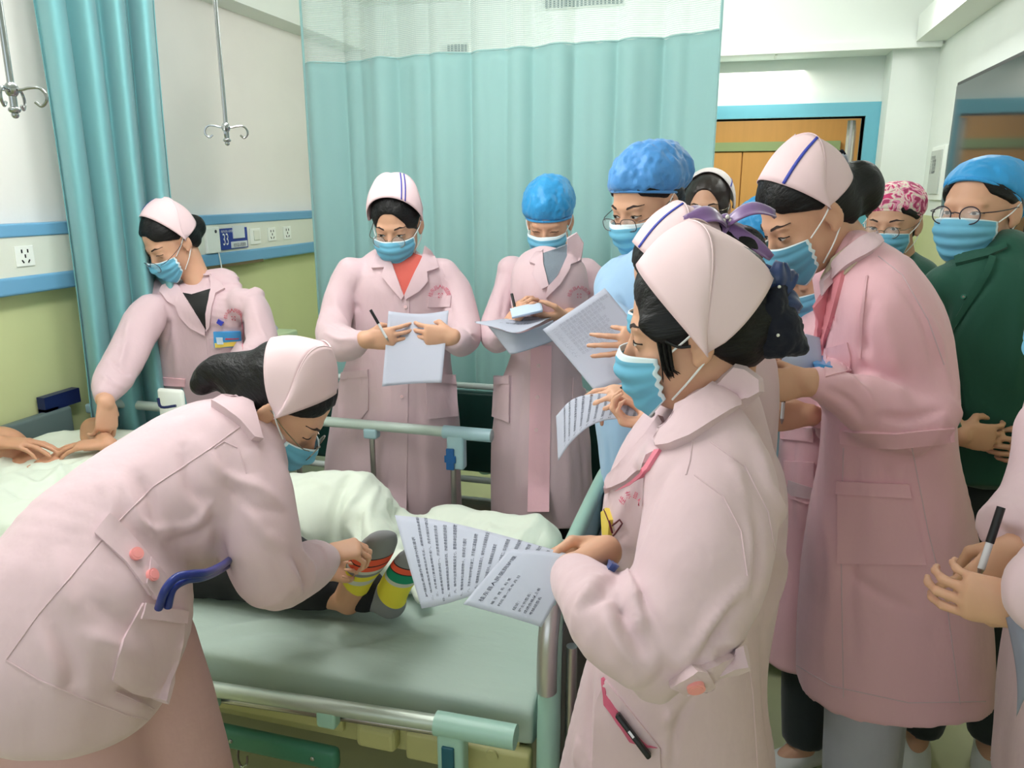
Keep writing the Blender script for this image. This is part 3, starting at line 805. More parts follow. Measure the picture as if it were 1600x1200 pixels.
# footboard
fb = MB(); 
prof = [(-.328, 0), (-.288, 0)]
F = Field()
y0, y1, zt = 1.385, 2.20, .815
F.loft([(A3(-.305, y0, .12), A3(1, 0, 0), .024, .024), (A3(-.305, y0, .45), A3(1, 0, 0), .026, .026), (A3(-.305, y0 + .02, .74), A3(1, 0, 0), .023, .026), (A3(-.305, y0 + .075, zt), A3(1, 0, 0), .02, .022), (A3(-.305, y0 + .2, zt + .015), A3(1, 0, 0), .02, .022),
        (A3(-.305, y1 - .2, zt + .015), A3(1, 0, 0), .02, .022), (A3(-.305, y1 - .075, zt), A3(1, 0, 0), .02, .022), (A3(-.305, y1 - .02, .74), A3(1, 0, 0), .023, .026), (A3(-.305, y1, .45), A3(1, 0, 0), .026, .026), (A3(-.305, y1, .12), A3(1, 0, 0), .024, .024)])
V, Q = F.mesh(.008); fbo = Surf(V, Q, 1).obj('footboard_frame', M_bedgreen, bed)
MB().box((-.316, y0 + .01, .34), (-.296, y1 - .01, zt + .005), bev=.004).build('footboard_panel', mat('footboard_pale', srgb(166, 200, 196), .35), bed)
gp = [A3(-.307, y0 - .012, .595), A3(-.307, y0 - .016, .66), A3(-.307, y0 - .002, .74), A3(-.307, y0 + .05, .805), A3(-.307, y0 + .12, zt + .022)]
MB().tube(spline(gp, 5), [.008] + [.0215] * 19 + [.012], 16).build('silver_grip', mat('silver_grip', srgb(180, 178, 176), .3, .8), bed)
MB().box((-.290, y0 + .03, .40), (-.284, y1 - .03, .72)).build('outer_plate', mat('grey_metal_plate', srgb(120, 116, 116), .4, .5), bed, False)
MB().tube([(-.262, y0 + .02, .38), (-.262, y0 + .02, .70)], .012, 12).build('grey_post', M_steel, bed)
MB().tube([(-.275, y0 + .1, .35), (-.18, y0 + .12, .33)], .012).build('crank', M_chrome, bed)
# legs and castors
for xx in (-2.1, -.45):
    for yy in (by0 + .09, by1 - .09):
        MB().box((xx - .025, yy - .02, .10), (xx + .025, yy + .02, .37), bev=.004).build('leg', M_yellow, bed, False)
        w = MB().tube([(xx, yy - .018, .05), (xx, yy + .018, .05)], .05, 18); w.build('castor', M_black, bed)
# raised far side rail
yr = 2.31
p0 = ony(120, 651, yr); p1 = ony(700, 675, yr); p2 = ony(768, 679, yr); p0 = A3(-2.2, yr, p1[2] + .0); pz = p1[2]
MB().tube([A3(-2.28, yr, pz), A3(p1[0], yr, pz)], .0175, 16).build('raised_rail_tube', mat('rail_pale', srgb(182, 196, 188), .4, .2), bed)
gr = MB().tube([A3(p1[0] - .015, yr, pz), A3(p2[0], yr, pz)], .0225, 18).box(A3(p1[0] + .0, yr - .02, pz - .125), A3(p1[0] + .06, yr + .02, pz), bev=.008).build('rail_end_grip', M_bedblue, bed)
MB().sphere(A3(p2[0], yr, pz), (.006, .021, .021)).build('end_cap', mat('cap_grey', srgb(150, 156, 158), .5), gr)
lx = ony(706, 700, yr)[0]
MB().box((lx - .012, yr - .028, pz - .125), (lx + .016, yr - .02, pz - .05), bev=.003).box((lx - .018, yr - .027, pz - .10), (lx + .022, yr - .021, pz - .075), bev=.002).build('blue_latch', M_tab, gr)
for px in (158, 310, 467, 583, 708):
    x = ony(px, 720, yr)[0]
    MB().tube([(x, yr, .45), (x, yr, pz)], .0095, 12).build('rail_post', M_steel, bed)
    if px != 708: MB().box((x - .025, yr - .02, pz - .045), (x + .025, yr + .02, pz - .008), bev=.008).build('post_socket', M_bedblue, bed)
MB().tube([(-2.2, yr, .45), (lx, yr, .45)], .012, 12).build('base_rail', M_rail, bed)
# headboard and raised head section
MB().box((-2.385, by0 + .02, .30), (-2.345, by1 - .02, .84), bev=.012).build('headboard', mat('headboard_grey', srgb(96, 112, 112), .5), bed)

# ================================================================ the patient: trousered legs, socked feet, arms on the quilt
M_skin = mat('skin', srgb(208, 160, 132), .5, sss=.12, bump=(180, .12, .0006), noise=(14, .04))
M_skin2 = mat('skin_tan', srgb(196, 146, 116), .5, sss=.12, bump=(180, .12, .0006), noise=(14, .04))
M_hair = mat('black_hair', srgb(13, 12, 13), .48, spec=.3, bump=(170, .8, .003), stretch=(1, .10, 1))
def hand_field(F, wrist, d, n, side, curl=(.4, .5, .5, .55), th=.5, sc=1.0, spread=.06, cup=0.15, k=.006):
    """wrist position, d = direction of the fingers, n = direction the palm faces, side = +1 / -1 where the thumb leaves"""
    d = nrm(d); n = nrm(n - d * (n @ d)); s = np.cross(d, n) * side           # s points to the thumb side
    w = np.array(wrist, float)
    pc = w + d * .045 * sc
    F.loft([(w - d * .01 * sc, s, .027 * sc, .019 * sc), (w + d * .02 * sc, s, .033 * sc, .0165 * sc), (w + d * .055 * sc, s, .039 * sc, .0145 * sc), (w + d * .083 * sc, s, .038 * sc, .012 * sc)], k=k)
    tips = []
    lens = [(.042, .026, .020), (.046, .029, .021), (.043, .027, .020), (.033, .021, .018)]
    for i in range(4):
        b = w + d * (.080 + (-.002, .004, .002, -.006)[i]) * sc + s * (.029 - .0195 * i) * sc + n * (.002 if i in (0, 3) else -.001) * sc
        c = curl[i]; ang = [c * 1.0, c * 2.2, c * 3.0]
        sp = (1.5 - i) * spread
        p = b; r = [.0086, .0078, .0070, .0058]
        if i == 3: r = [q * .86 for q in r]
        for j in range(3):
            a = ang[j]; v = nrm((d * math.cos(a) + n * math.sin(a)) + s * sp * math.cos(a))
            q = p + v * lens[i][j] * sc
            F.cone(p, q, r[j] * sc, r[j + 1] * sc, k=.003 if j else .005); p = q
        tips.append(p)
    tb = w + d * .022 * sc + s * .024 * sc + n * .006 * sc
    v1 = nrm(d * .62 + s * (.75 - .35 * th) + n * (.25 + .5 * th)); m1 = tb + v1 * .042 * sc
    v2 = nrm(d * .85 + s * (.35 - .75 * th) + n * (.2 + .5 * th)); m2 = m1 + v2 * .030 * sc
    v3 = nrm(d * .9 + s * (.15 - .8 * th) + n * (.15 + .5 * th)); m3 = m2 + v3 * .024 * sc
    F.cone(tb, m1, .0145 * sc, .0105 * sc, k=.010).cone(m1, m2, .0102 * sc, .009 * sc, k=.003).cone(m2, m3, .009 * sc, .0068 * sc, k=.003)
    tips.append(m3)
    return tips
pt = Field()
# trunk and head lie at the left, under the quilt and out of frame
pel = A3(-1.72, 1.84, .66); che = A3(-2.02, 1.82, .70); hd = A3(-2.22, 1.82, .80)
pt.loft([(pel, A3(0, 1, 0), .17, .10), (che, A3(0, 1, 0), .18, .11), (A3(-2.10, 1.82, .76), A3(0, 1, 0), .08, .06)], k=.03)
pt.ell(hd, (.10, .078, .09)); pt.cone(che, hd, .05)
heel1 = onz(550, 943, .60); heel2 = onz(616, 946, .60)
kn1 = A3(-1.35, heel1[1] + .03, .62); kn2 = A3(-1.35, heel2[1] + .14, .66)
for kn, hl, sy in ((kn1, heel1, -.07), (kn2, heel2, .08)):
    pt.cone(pel + A3(0, sy, 0), kn, .085, .055, k=.03); pt.cone(kn, hl + A3(-.05, .0, .02), .052, .034, k=.02)
# feet: heel on the sheet, toes up and leaning outward
def foot(F, heel, toe, side, r=1.0, k=.01, off=0.0):
    ax = nrm(toe - heel); L = np.linalg.norm(toe - heel); u = nrm(side - ax * (side @ ax)); sole = np.cross(u, ax)
    q = lambda t, up: heel + ax * L * t - (A3(1, 0, 0) * up if True else 0)
    F.loft([(heel + A3(-.008, 0, .004), u, .028 * r + off, .028 * r + off), (q(.18, .018), u, .030 * r + off, .034 * r + off), (q(.45, .016), u, .033 * r + off, .027 * r + off), (q(.72, .004), u, .040 * r + off, .020 * r + off), (q(.92, 0), u, .036 * r + off, .014 * r + off), (q(1.0, 0), u, .028 * r + off, .010 * r + off)], k=k)
toe1 = P(592, 850, 1.80); toe2 = P(650, 862, 1.84)
side = RT * .85 + A3(0, .5, 0)
foot(pt, heel1, toe1, side, 1.12); foot(pt, heel2, toe2, side, 1.12)
pt.cone(heel1 + A3(-.07, 0, .02), heel1 + A3(-.012, 0, .012), .034, .03, k=.02); pt.cone(heel2 + A3(-.07, 0, .02), heel2 + A3(-.012, 0, .012), .034, .03, k=.02)
# arms: forearms rest on the quilt
w1_ = P(-2, 692, 2.40); w2_ = P(168, 694, 2.44)
sh = che + A3(-.02, -.17, .04); el = A3(-2.25, 1.62, .80)
pt.cone(sh, el, .045, .038).cone(el, w1_, .036, .025, k=.02)
tips = hand_field(pt, w1_, (RT * 1 + ZUP * -.02), -ZUP + RT * .1, 1, curl=(.2, .2, .25, .3), th=.3)
sh2 = che + A3(-.02, .17, .04); el2 = A3(-2.14, 2.12, .80)
pt.cone(sh2, el2, .045, .038).cone(el2, w2_, .036, .025, k=.02)
hand_field(pt, w2_ , (RT * -1 + BACK * -.1 + ZUP * .0), -ZUP, -1, curl=(.2, .2, .25, .3), th=.3)
V, Q = pt.mesh(.0045)
patient = Surf(V, Q).obj('person', M_skin2)
tag(patient, 'person lying in the bed with black trousers, striped socks and hands on the quilt', 'person')
tr = Field()
for kn, hl, sy, e in ((kn1, heel1, -.07, .085), (kn2, heel2, .08, .085)):
    tr.cone(pel + A3(0, sy, 0), kn, .115, .085, k=.03); tr.cone(kn, hl + A3(-e, .0, .03), .075, .058, k=.02)
tr.plane(heel1 + A3(-.055, 0, 0), A3(1, 0, 0)) if False else None
V, Q = tr.mesh(.009); s = Surf(V, Q); s.V[:, 2] = np.maximum(s.V[:, 2], .553); s.displace(.006 * vnoise(s.V * [20, 10, 10])); s.obj('trousers', mat('black_trousers', srgb(22, 22, 26), .85), patient)
def sock_mat(name, bands, axis_o, axis_d, L):
    m = bpy.data.materials.new(name); m.use_nodes = True; nt = m.node_tree; N = nt.nodes; Lk = nt.links; b = N['Principled BSDF']
    b.inputs['Roughness'].default_value = .85
    g = N.new('ShaderNodeNewGeometry'); sub = N.new('ShaderNodeVectorMath'); sub.operation = 'SUBTRACT'; sub.inputs[1].default_value = tuple(axis_o)
    dt = N.new('ShaderNodeVectorMath'); dt.operation = 'DOT_PRODUCT'; dt.inputs[1].default_value = tuple(np.array(axis_d) / L)
    tc = N.new('ShaderNodeTexCoord')
    Lk.new(tc.outputs['Object'], sub.inputs[0]); Lk.new(sub.outputs[0], dt.inputs[0])
    r = N.new('ShaderNodeValToRGB'); r.color_ramp.interpolation = 'CONSTANT'
    while len(r.color_ramp.elements) < len(bands): r.color_ramp.elements.new(.5)
    for e, (p, c) in zip(r.color_ramp.elements, bands): e.position = p; e.color = c
    Lk.new(dt.outputs['Value'], r.inputs[0]); Lk.new(r.outputs[0], b.inputs['Base Color']); return m
cg, cy, cr, ck, cn, cw = srgb(128, 128, 130), srgb(220, 205, 60), srgb(225, 85, 55), srgb(25, 25, 28), srgb(0, 130, 95), srgb(190, 190, 180)
# full sock on the right foot of the picture
s2 = Field(); foot(s2, heel2, toe2, side, 1.12, off=.0045); s2.cone(heel2 + A3(-.075, 0, .02), heel2 + A3(-.012, 0, .012), .040, .035, k=.02)
V, Q = s2.mesh(.004); d2 = toe2 - heel2; L2 = np.linalg.norm(d2)
Surf(V, Q).obj('sock', sock_mat('striped_sock', [(0, cg), (.16, cy), (.50, cw), (.56, cn), (.70, ck), (.715, cr), (.80, ck), (.815, cg)], heel2, nrm(d2 + A3(.04, 0, -.01)), L2), patient)
# half removed sock on the left foot of the picture: heel bare
s1 = Field(); foot(s1, heel1, toe1 + (toe1 - heel1) * .10, side, 1.12, off=.0055); d1 = toe1 - heel1; L1 = np.linalg.norm(d1)
s1.plane(heel1 + d1 * .33, -nrm(d1) - A3(.75, 0, 0))
V, Q = s1.mesh(.004)
Surf(V, Q).obj('sock', sock_mat('striped_sock_pulled', [(0, cy), (.44, cw), (.50, cy), (.56, cg), (.60, cw), (.64, cr), (.70, ck), (.715, cr), (.80, ck), (.81, cg)], heel1, nrm(d1 + A3(-.02, 0, 0)), L1 * 1.1), patient)

# ================================================================ quilt
q = Field()
R_ = lambda x, y, Y: ony(x, y, Y)
q.loft([(R_(300, 790, 2.00), A3(0, 1, 0), .16, .10), (R_(440, 800, 2.00), A3(0, 1, 0), .17, .11), (R_(540, 800, 2.00), A3(0, 1, 0), .15, .12), (R_(600, 840, 2.02), A3(0, 1, 0), .13, .08), (R_(700, 850, 2.06), A3(0, 1, 0), .12, .055), (R_(800, 845, 2.09), A3(0, 1, 0), .11, .065), (R_(845, 850, 2.10), A3(0, 1, 0), .09, .06)], k=.03)
q.cone(R_(560, 770, 2.02), R_(590, 880, 1.80), .055, .05, k=.05)
q.cone(R_(520, 790, 1.95), R_(450, 880, 1.82), .07, .05, k=.04)
q.cone(R_(600, 850, 1.92), R_(640, 905, 1.75), .05, .035, k=.04)
q.cone(R_(830, 830, 2.12), R_(700, 820, 2.15), .055, .06, k=.04)
q.loft([(A3(-2.2, 1.84, .70), A3(0, 1, 0), .40, .10), (A3(-1.9, 1.84, .70), A3(0, 1, 0), .40, .11), (A3(-1.6, 1.86, .67), A3(0, 1, 0), .36, .10), (R_(330, 800, 1.95), A3(0, 1, 0), .26, .10)], k=.03, e=3.0)
q.cone(R_(640, 880, 1.80), R_(660, 935, 1.68), .03, .02, k=.03)
V, Q = q.mesh(.009); s = Surf(V, Q)
s.V[:, 2] = np.maximum(s.V[:, 2], .556)
q_ = s.V + .06 * np.stack([vnoise(s.V * 5 + 11), vnoise(s.V * 5 + 23), vnoise(s.V * 5 + 37)], 1)
s.displace(.010 * vnoise(s.V * [7, 7, 6]) + .016 * (.35 - np.abs(vnoise(q_ * [9, 6, 8]))) + .008 * (.35 - np.abs(vnoise(q_ * [20, 12, 16] + 5))))
s.V[:, 2] = np.maximum(s.V[:, 2], .556)
bv = s.tree()
def on(bv, pts):
    out = []
    for x, y in pts:
        h, n = pixhit(bv, x, y)
        if h is not None: out.append(h)
    return out
def fold(s, pts, w, h):
    l = on(s.bvh, pts); return [(l, w, h)] if len(l) > 1 else []
fl = []
for pts, w, h in (([(548, 745), (525, 790), (520, 840)], .014, -.02), ([(560, 770), (540, 800), (535, 850), (520, 870)], .012, .014), ([(590, 760), (575, 800), (580, 850)], .014, .014),
                  ([(450, 830), (480, 845), (500, 870)], .012, -.02), ([(440, 760), (490, 750), (530, 770)], .016, .01), ([(600, 800), (640, 840), (660, 880)], .016, .012),
                  ([(565, 800), (560, 830), (562, 870)], .008, -.014), ([(610, 850), (630, 830), (620, 800)], .012, -.012), ([(700, 800), (760, 810), (840, 830)], .02, -.008),
                  ([(20, 740), (60, 760), (100, 730)], .014, .012), ([(10, 760), (50, 775), (120, 760)], .014, -.014), ([(90, 720), (100, 750), (80, 790)], .014, .012), ([(30, 720), (60, 730), (130, 715)], .012, -.01)):
    fl += fold(s, pts, w, h)
s.folds(fl); s.tree()
quilt = s.obj('quilt', M_quilt)
tag(quilt, 'rumpled white quilt piled over the knees and along the far side of the bed', 'quilt')
# olive pillow and side board at the left edge
pf = Field(); pf.loft([(onz(-40, 850, .58), A3(0, 1, 0), .14, .05), (onz(60, 845, .58), A3(0, 1, 0), .13, .04)], k=.02, e=3)
V, Q = pf.mesh(.01); s = Surf(V, Q); s.V[:, 2] = np.maximum(s.V[:, 2], .556); tag(s.obj('pillow', M_olive), 'olive cushion on the mattress at the left edge, under the quilt', 'cushion')

# ================================================================ things behind the bed
M_vinyl = mat('dark_green_vinyl', srgb(22, 62, 56), .35, bump=(60, .15, .001))
ch = empty('accompanying_chair', (-1.25, 2.95, 0), 'folding visitor bed chair with dark green vinyl back behind the standing nurses', 'chair')
MB().box((-2.02, 2.93, .46), (-.42, 2.98, .81), bev=.012).build('backrest', M_vinyl, ch)
MB().tube([(-2.05, 2.95, .835), (-.40, 2.95, .835)], .013, 12).build('top_rail', mat('white_tube', srgb(215, 225, 220), .35), ch)
for z_, y_ in ((.44, 2.90), (.37, 2.86)):
    MB().tube([(-2.05, y_, z_), (-.40, y_, z_)], .014 if z_ > .4 else .008, 12).build('cross_rail', MATS['white_tube'], ch)
for x_ in (-2.03, -1.25, -.42):
    MB().tube([(x_, 2.955, .0), (x_, 2.955, .835)], .012, 10).build('leg', MATS['white_tube'], ch)
    MB().tube([(x_, 2.78, .0), (x_, 2.78, .30), (x_, 2.955, .40)], .012, 10).build('leg', MATS['white_tube'], ch)
MB().box((-2.03, 2.76, .30), (-.42, 2.92, .345), bev=.01).build('wood_slat', mat('brown_slat', srgb(112, 100, 82), .5, noise=(6, .1), stretch=(.3, 4, 1)), ch)
MB().box((-2.03, 2.735, .235), (-.42, 2.76, .30), bev=.004).build('front_board', mat('chair_blue', srgb(52, 92, 120), .4), ch)
# tissue box on the bedside cabinet
cb = empty('bedside_cabinet', (-2.1, 3.02, 0), 'pale bedside cabinet against the wall beyond the left nurse', 'cabinet')
cz = onx(450, 552, -2.05)[2]
MB().box((-2.38, 2.98, .05), (-1.92, 3.38, cz - .02), bev=.006).build('body', M_panel, cb, False)
MB().box((-2.39, 2.97, cz - .02), (-1.90, 3.39, cz), bev=.004).build('top', mat('cabinet_top', srgb(150, 170, 180), .4), cb, False)
MB().box((-2.34, 2.972, cz - .20), (-1.96, 2.982, cz - .04), bev=.003).build('drawer', M_white, cb, False)
MB().box((-2.34, 2.972, .10), (-1.96, 2.982, cz - .22), bev=.003).build('door', M_white, cb, False)
tb = empty('blue_box', (-2.0, 3.1, cz), 'flat blue box on the bedside cabinet', 'box')
MB().box((-2.2, 3.02, cz), (-1.93, 3.24, cz + .05), bev=.004).build('box_body', mat('box_blue', srgb(40, 84, 160), .4), tb, False)
MB().box((-2.2, 3.015, cz + .04), (-1.925, 3.245, cz + .056), bev=.003).build('lid', mat('box_blue2', srgb(48, 95, 170), .4), tb, False)
tt = empty('tissue_box', (-2.0, 3.13, cz + .057), 'pale green tissue box on top of the blue box', 'tissue box')
MB().box((-2.17, 3.06, cz + .057), (-1.95, 3.20, cz + .135), bev=.01).build('box_body', mat('box_pale', srgb(205, 222, 175), .5), tt)
MB().add(*grid_mesh(8, 8, lambda u, v: (-2.08 + .05 * u, 3.11 + .05 * v, cz + .133 + .045 * math.sin(u * 3.1) * (1 - abs(v - .5)) + .01 * math.sin(v * 20)))).build('tissue', M_paper, tt)
# dark blue wall bracket and white board near the curtain
m = empty('wall_bracket', (-2.39, 2.25, .75), 'dark navy square bracket on the wall beside the gathered curtain', 'bracket')
a = onx(67, 622, -2.36); c = onx(84, 698, -2.36)
MB().box((-2.39, a[1], c[2]), (-2.355, a[1] + .055, a[2] - .045)).box((-2.39, a[1], a[2] - .055), (-2.355, a[1] + .16, a[2])).build('bracket_plate', M_navy, m, False)
wb = empty('white_board', (-2.0, 2.2, .8), 'small white plastic panel with dark blue edge behind the left nurse', 'panel')
a = P(243, 607, 2.75); c = P(281, 645, 2.75)
MB().box((a[0], a[1], c[2] - .12), (c[0] + .02, a[1] + .02, a[2]), bev=.012).build('panel_body', M_white, wb)
MB().tube(spline([P(247, 622, 2.72), P(252, 636, 2.72), P(275, 634, 2.72)], 4), .005, 8).build('blue_trim', M_navy, wb)
MB().tube([(a[0] + .04, a[1] + .01, 0), (a[0] + .04, a[1] + .01, c[2] - .11)], .012, 8).build('stand_post', M_steel, wb)
# ================================================================ people: shared builders
def cloth_mat(name, col, tr=0.0, bump=(11, .55, .012), rough=.8, noise=(6, .02)):
    return mat(name, col, rough, bump=bump, noise=noise, sheen=.2, transl=tr, stretch=(1, 1, .5))
M_pink = cloth_mat('pink_uniform', srgb(208, 180, 186))
M_pink2 = cloth_mat('pink_uniform_bounce', srgb(228, 180, 189))  # uniform pink made redder, light bounced between coats put into the colour
M_pinkd = mat('deep_pink_trim', srgb(222, 128, 146), .8)
M_cap = mat('pink_cap', srgb(226, 198, 202), .7, bump=(400, .08, .0004))
M_capw = mat('white_cap', srgb(240, 230, 228), .7)
M_mask = mat('blue_mask', srgb(112, 184, 214), .75, bump=(350, .12, .0004), transl=.1)
M_maskw = mat('mask_white', srgb(214, 230, 236), .8)
M_loop = mat('ear_loop_white', srgb(232, 232, 232), .7)
M_bouf = mat('blue_bouffant', srgb(45, 148, 208), .45, bump=(38, .7, .006), noise=(12, .12), sheen=.2)
M_bouf2 = mat('blue_bouffant_deep', srgb(72, 140, 205), .5, bump=(38, .7, .006), noise=(12, .10), sheen=.2)
M_gown = cloth_mat('light_blue_gown', srgb(150, 182, 212), bump=(40, .3, .002))
M_scrub = cloth_mat('dark_green_scrubs', srgb(22, 78, 62))
M_scrubd = cloth_mat('dark_trousers', srgb(30, 40, 42))
M_grey = cloth_mat('grey_trousers', srgb(176, 176, 188))
M_btn = mat('pearl_button', srgb(226, 196, 196), .3, coat=.4)
M_btnp = mat('coral_button', srgb(238, 150, 148), .35, coat=.4)
M_wshoe = mat('white_shoe', srgb(222, 222, 220), .4)
M_glass = mat('lens', (1, 1, 1, 1), .05, alpha=.12, spec=.8)
M_rim = mat('dark_rim', srgb(50, 44, 56), .3)
M_rimm = mat('metal_rim', srgb(150, 140, 130), .25, 1.0)
M_lash = mat('lash', srgb(24, 18, 18), .6)
M_brow = mat('eyebrow_hair', srgb(52, 38, 34), .8)
M_eyew = mat('eye_white', srgb(205, 200, 196), .3)
M_emb = mat('red_embroidery', srgb(205, 100, 120), .8)
M_badge = mat('badge_blue', srgb(70, 155, 215), .3)
M_badgey = mat('badge_yellow', srgb(232, 205, 90), .4)
M_navyclip = mat('clip_blue', srgb(48, 60, 170), .35)
M_velvet = mat('navy_velvet', srgb(9, 12, 30), .85, sheen=.1, bump=(60, .6, .004))
M_satinp = mat('purple_satin', srgb(120, 88, 140), .28, sheen=.4)
M_pearl = mat('pearl', srgb(230, 225, 215), .2, coat=.6)
M_pen = mat('pen_clear', srgb(205, 205, 208), .2)
M_hair_b = mat('dark_brown_hair', srgb(42, 32, 28), .45, spec=.5, bump=(40, .9, .004), stretch=(1, 1, .12))

def frame(a, pitch, roll=0.0):
    """columns: person's right, forward, up. a: 0 faces the camera, +90 faces the right of the picture"""
    a, p, r = math.radians(a), math.radians(pitch), math.radians(roll)
    f0 = RT * math.sin(a) - BACK * math.cos(a); x = np.cross(f0, ZUP)
    f = f0 * math.cos(p) - ZUP * math.sin(p); u = ZUP * math.cos(p) + f0 * math.sin(p)
    x2 = x * math.cos(r) + u * math.sin(r); u2 = u * math.cos(r) - x * math.sin(r)
    return np.stack([x2, f, u2], 1)
def pt(x, y, D):
    return ony(x, y, float(D[1:])) if isinstance(D, str) else P(x, y, D)
SHR = .965
def S(x1, y1, x2, y2, D, rv, sh=0.0):
    a, b = pt(x1, y1, D), pt(x2, y2, D)
    return ((a + b) / 2 , nrm(b - a), np.linalg.norm(b - a) / 2 * SHR, rv)

def head_field(ears=True, full=1.0):
    F = Field()
    F.ell((0, -.012, .036), (.075, .093, .084), k=.0)
    F.ell((0, .026, -.022), (.064 * full, .064, .082), k=.02)
    F.ell((0, .040, -.082), (.040 * full, .036, .030), k=.025)
    F.ell((0, .012, -.060), (.054 * full, .050, .040), k=.025)
    for s in (-1, 1):
        F.ell((s * .038, .058, -.034), (.022 * full, .020, .022), k=.015)
        F.ell((s * .031, .091, .001), (.019, .011, .011), k=.010, op='s')
        F.ell((s * .031, .0735, -.001), (.0155, .0125, .0115), k=.004)
        F.ell((s * .010, .096, -.036), (.008, .009, .007), k=.005)
    F.ell((0, .074, .020), (.048, .014, .010), k=.014)
    F.cone((0, .085, .006), (0, .103, -.030), .0065, .0105, k=.008)
    F.ell((0, .083, -.058), (.022, .009, .0055), k=.005); F.ell((0, .081, -.068), (.018, .009, .006), k=.005)
    if ears:
        for s in (-1, 1):
            R = np.array([[math.cos(s * .35), -math.sin(s * .35), 0], [math.sin(s * .35), math.cos(s * .35), 0], [0, 0, 1]])
            F.ell((s * .0785, -.010, -.004), (.0075, .0185, .031), R=R, k=.006)
            F.ell((s * .086, -.004, .001), (.005, .0105, .019), R=R, k=.004, op='s')
            F.ell((s * .076, -.002, -.030), (.006, .009, .010), k=.005)
    return F
HEAD = head_field()
def place(F, M, o, sc, L): return F.local(M, o, sc, L)

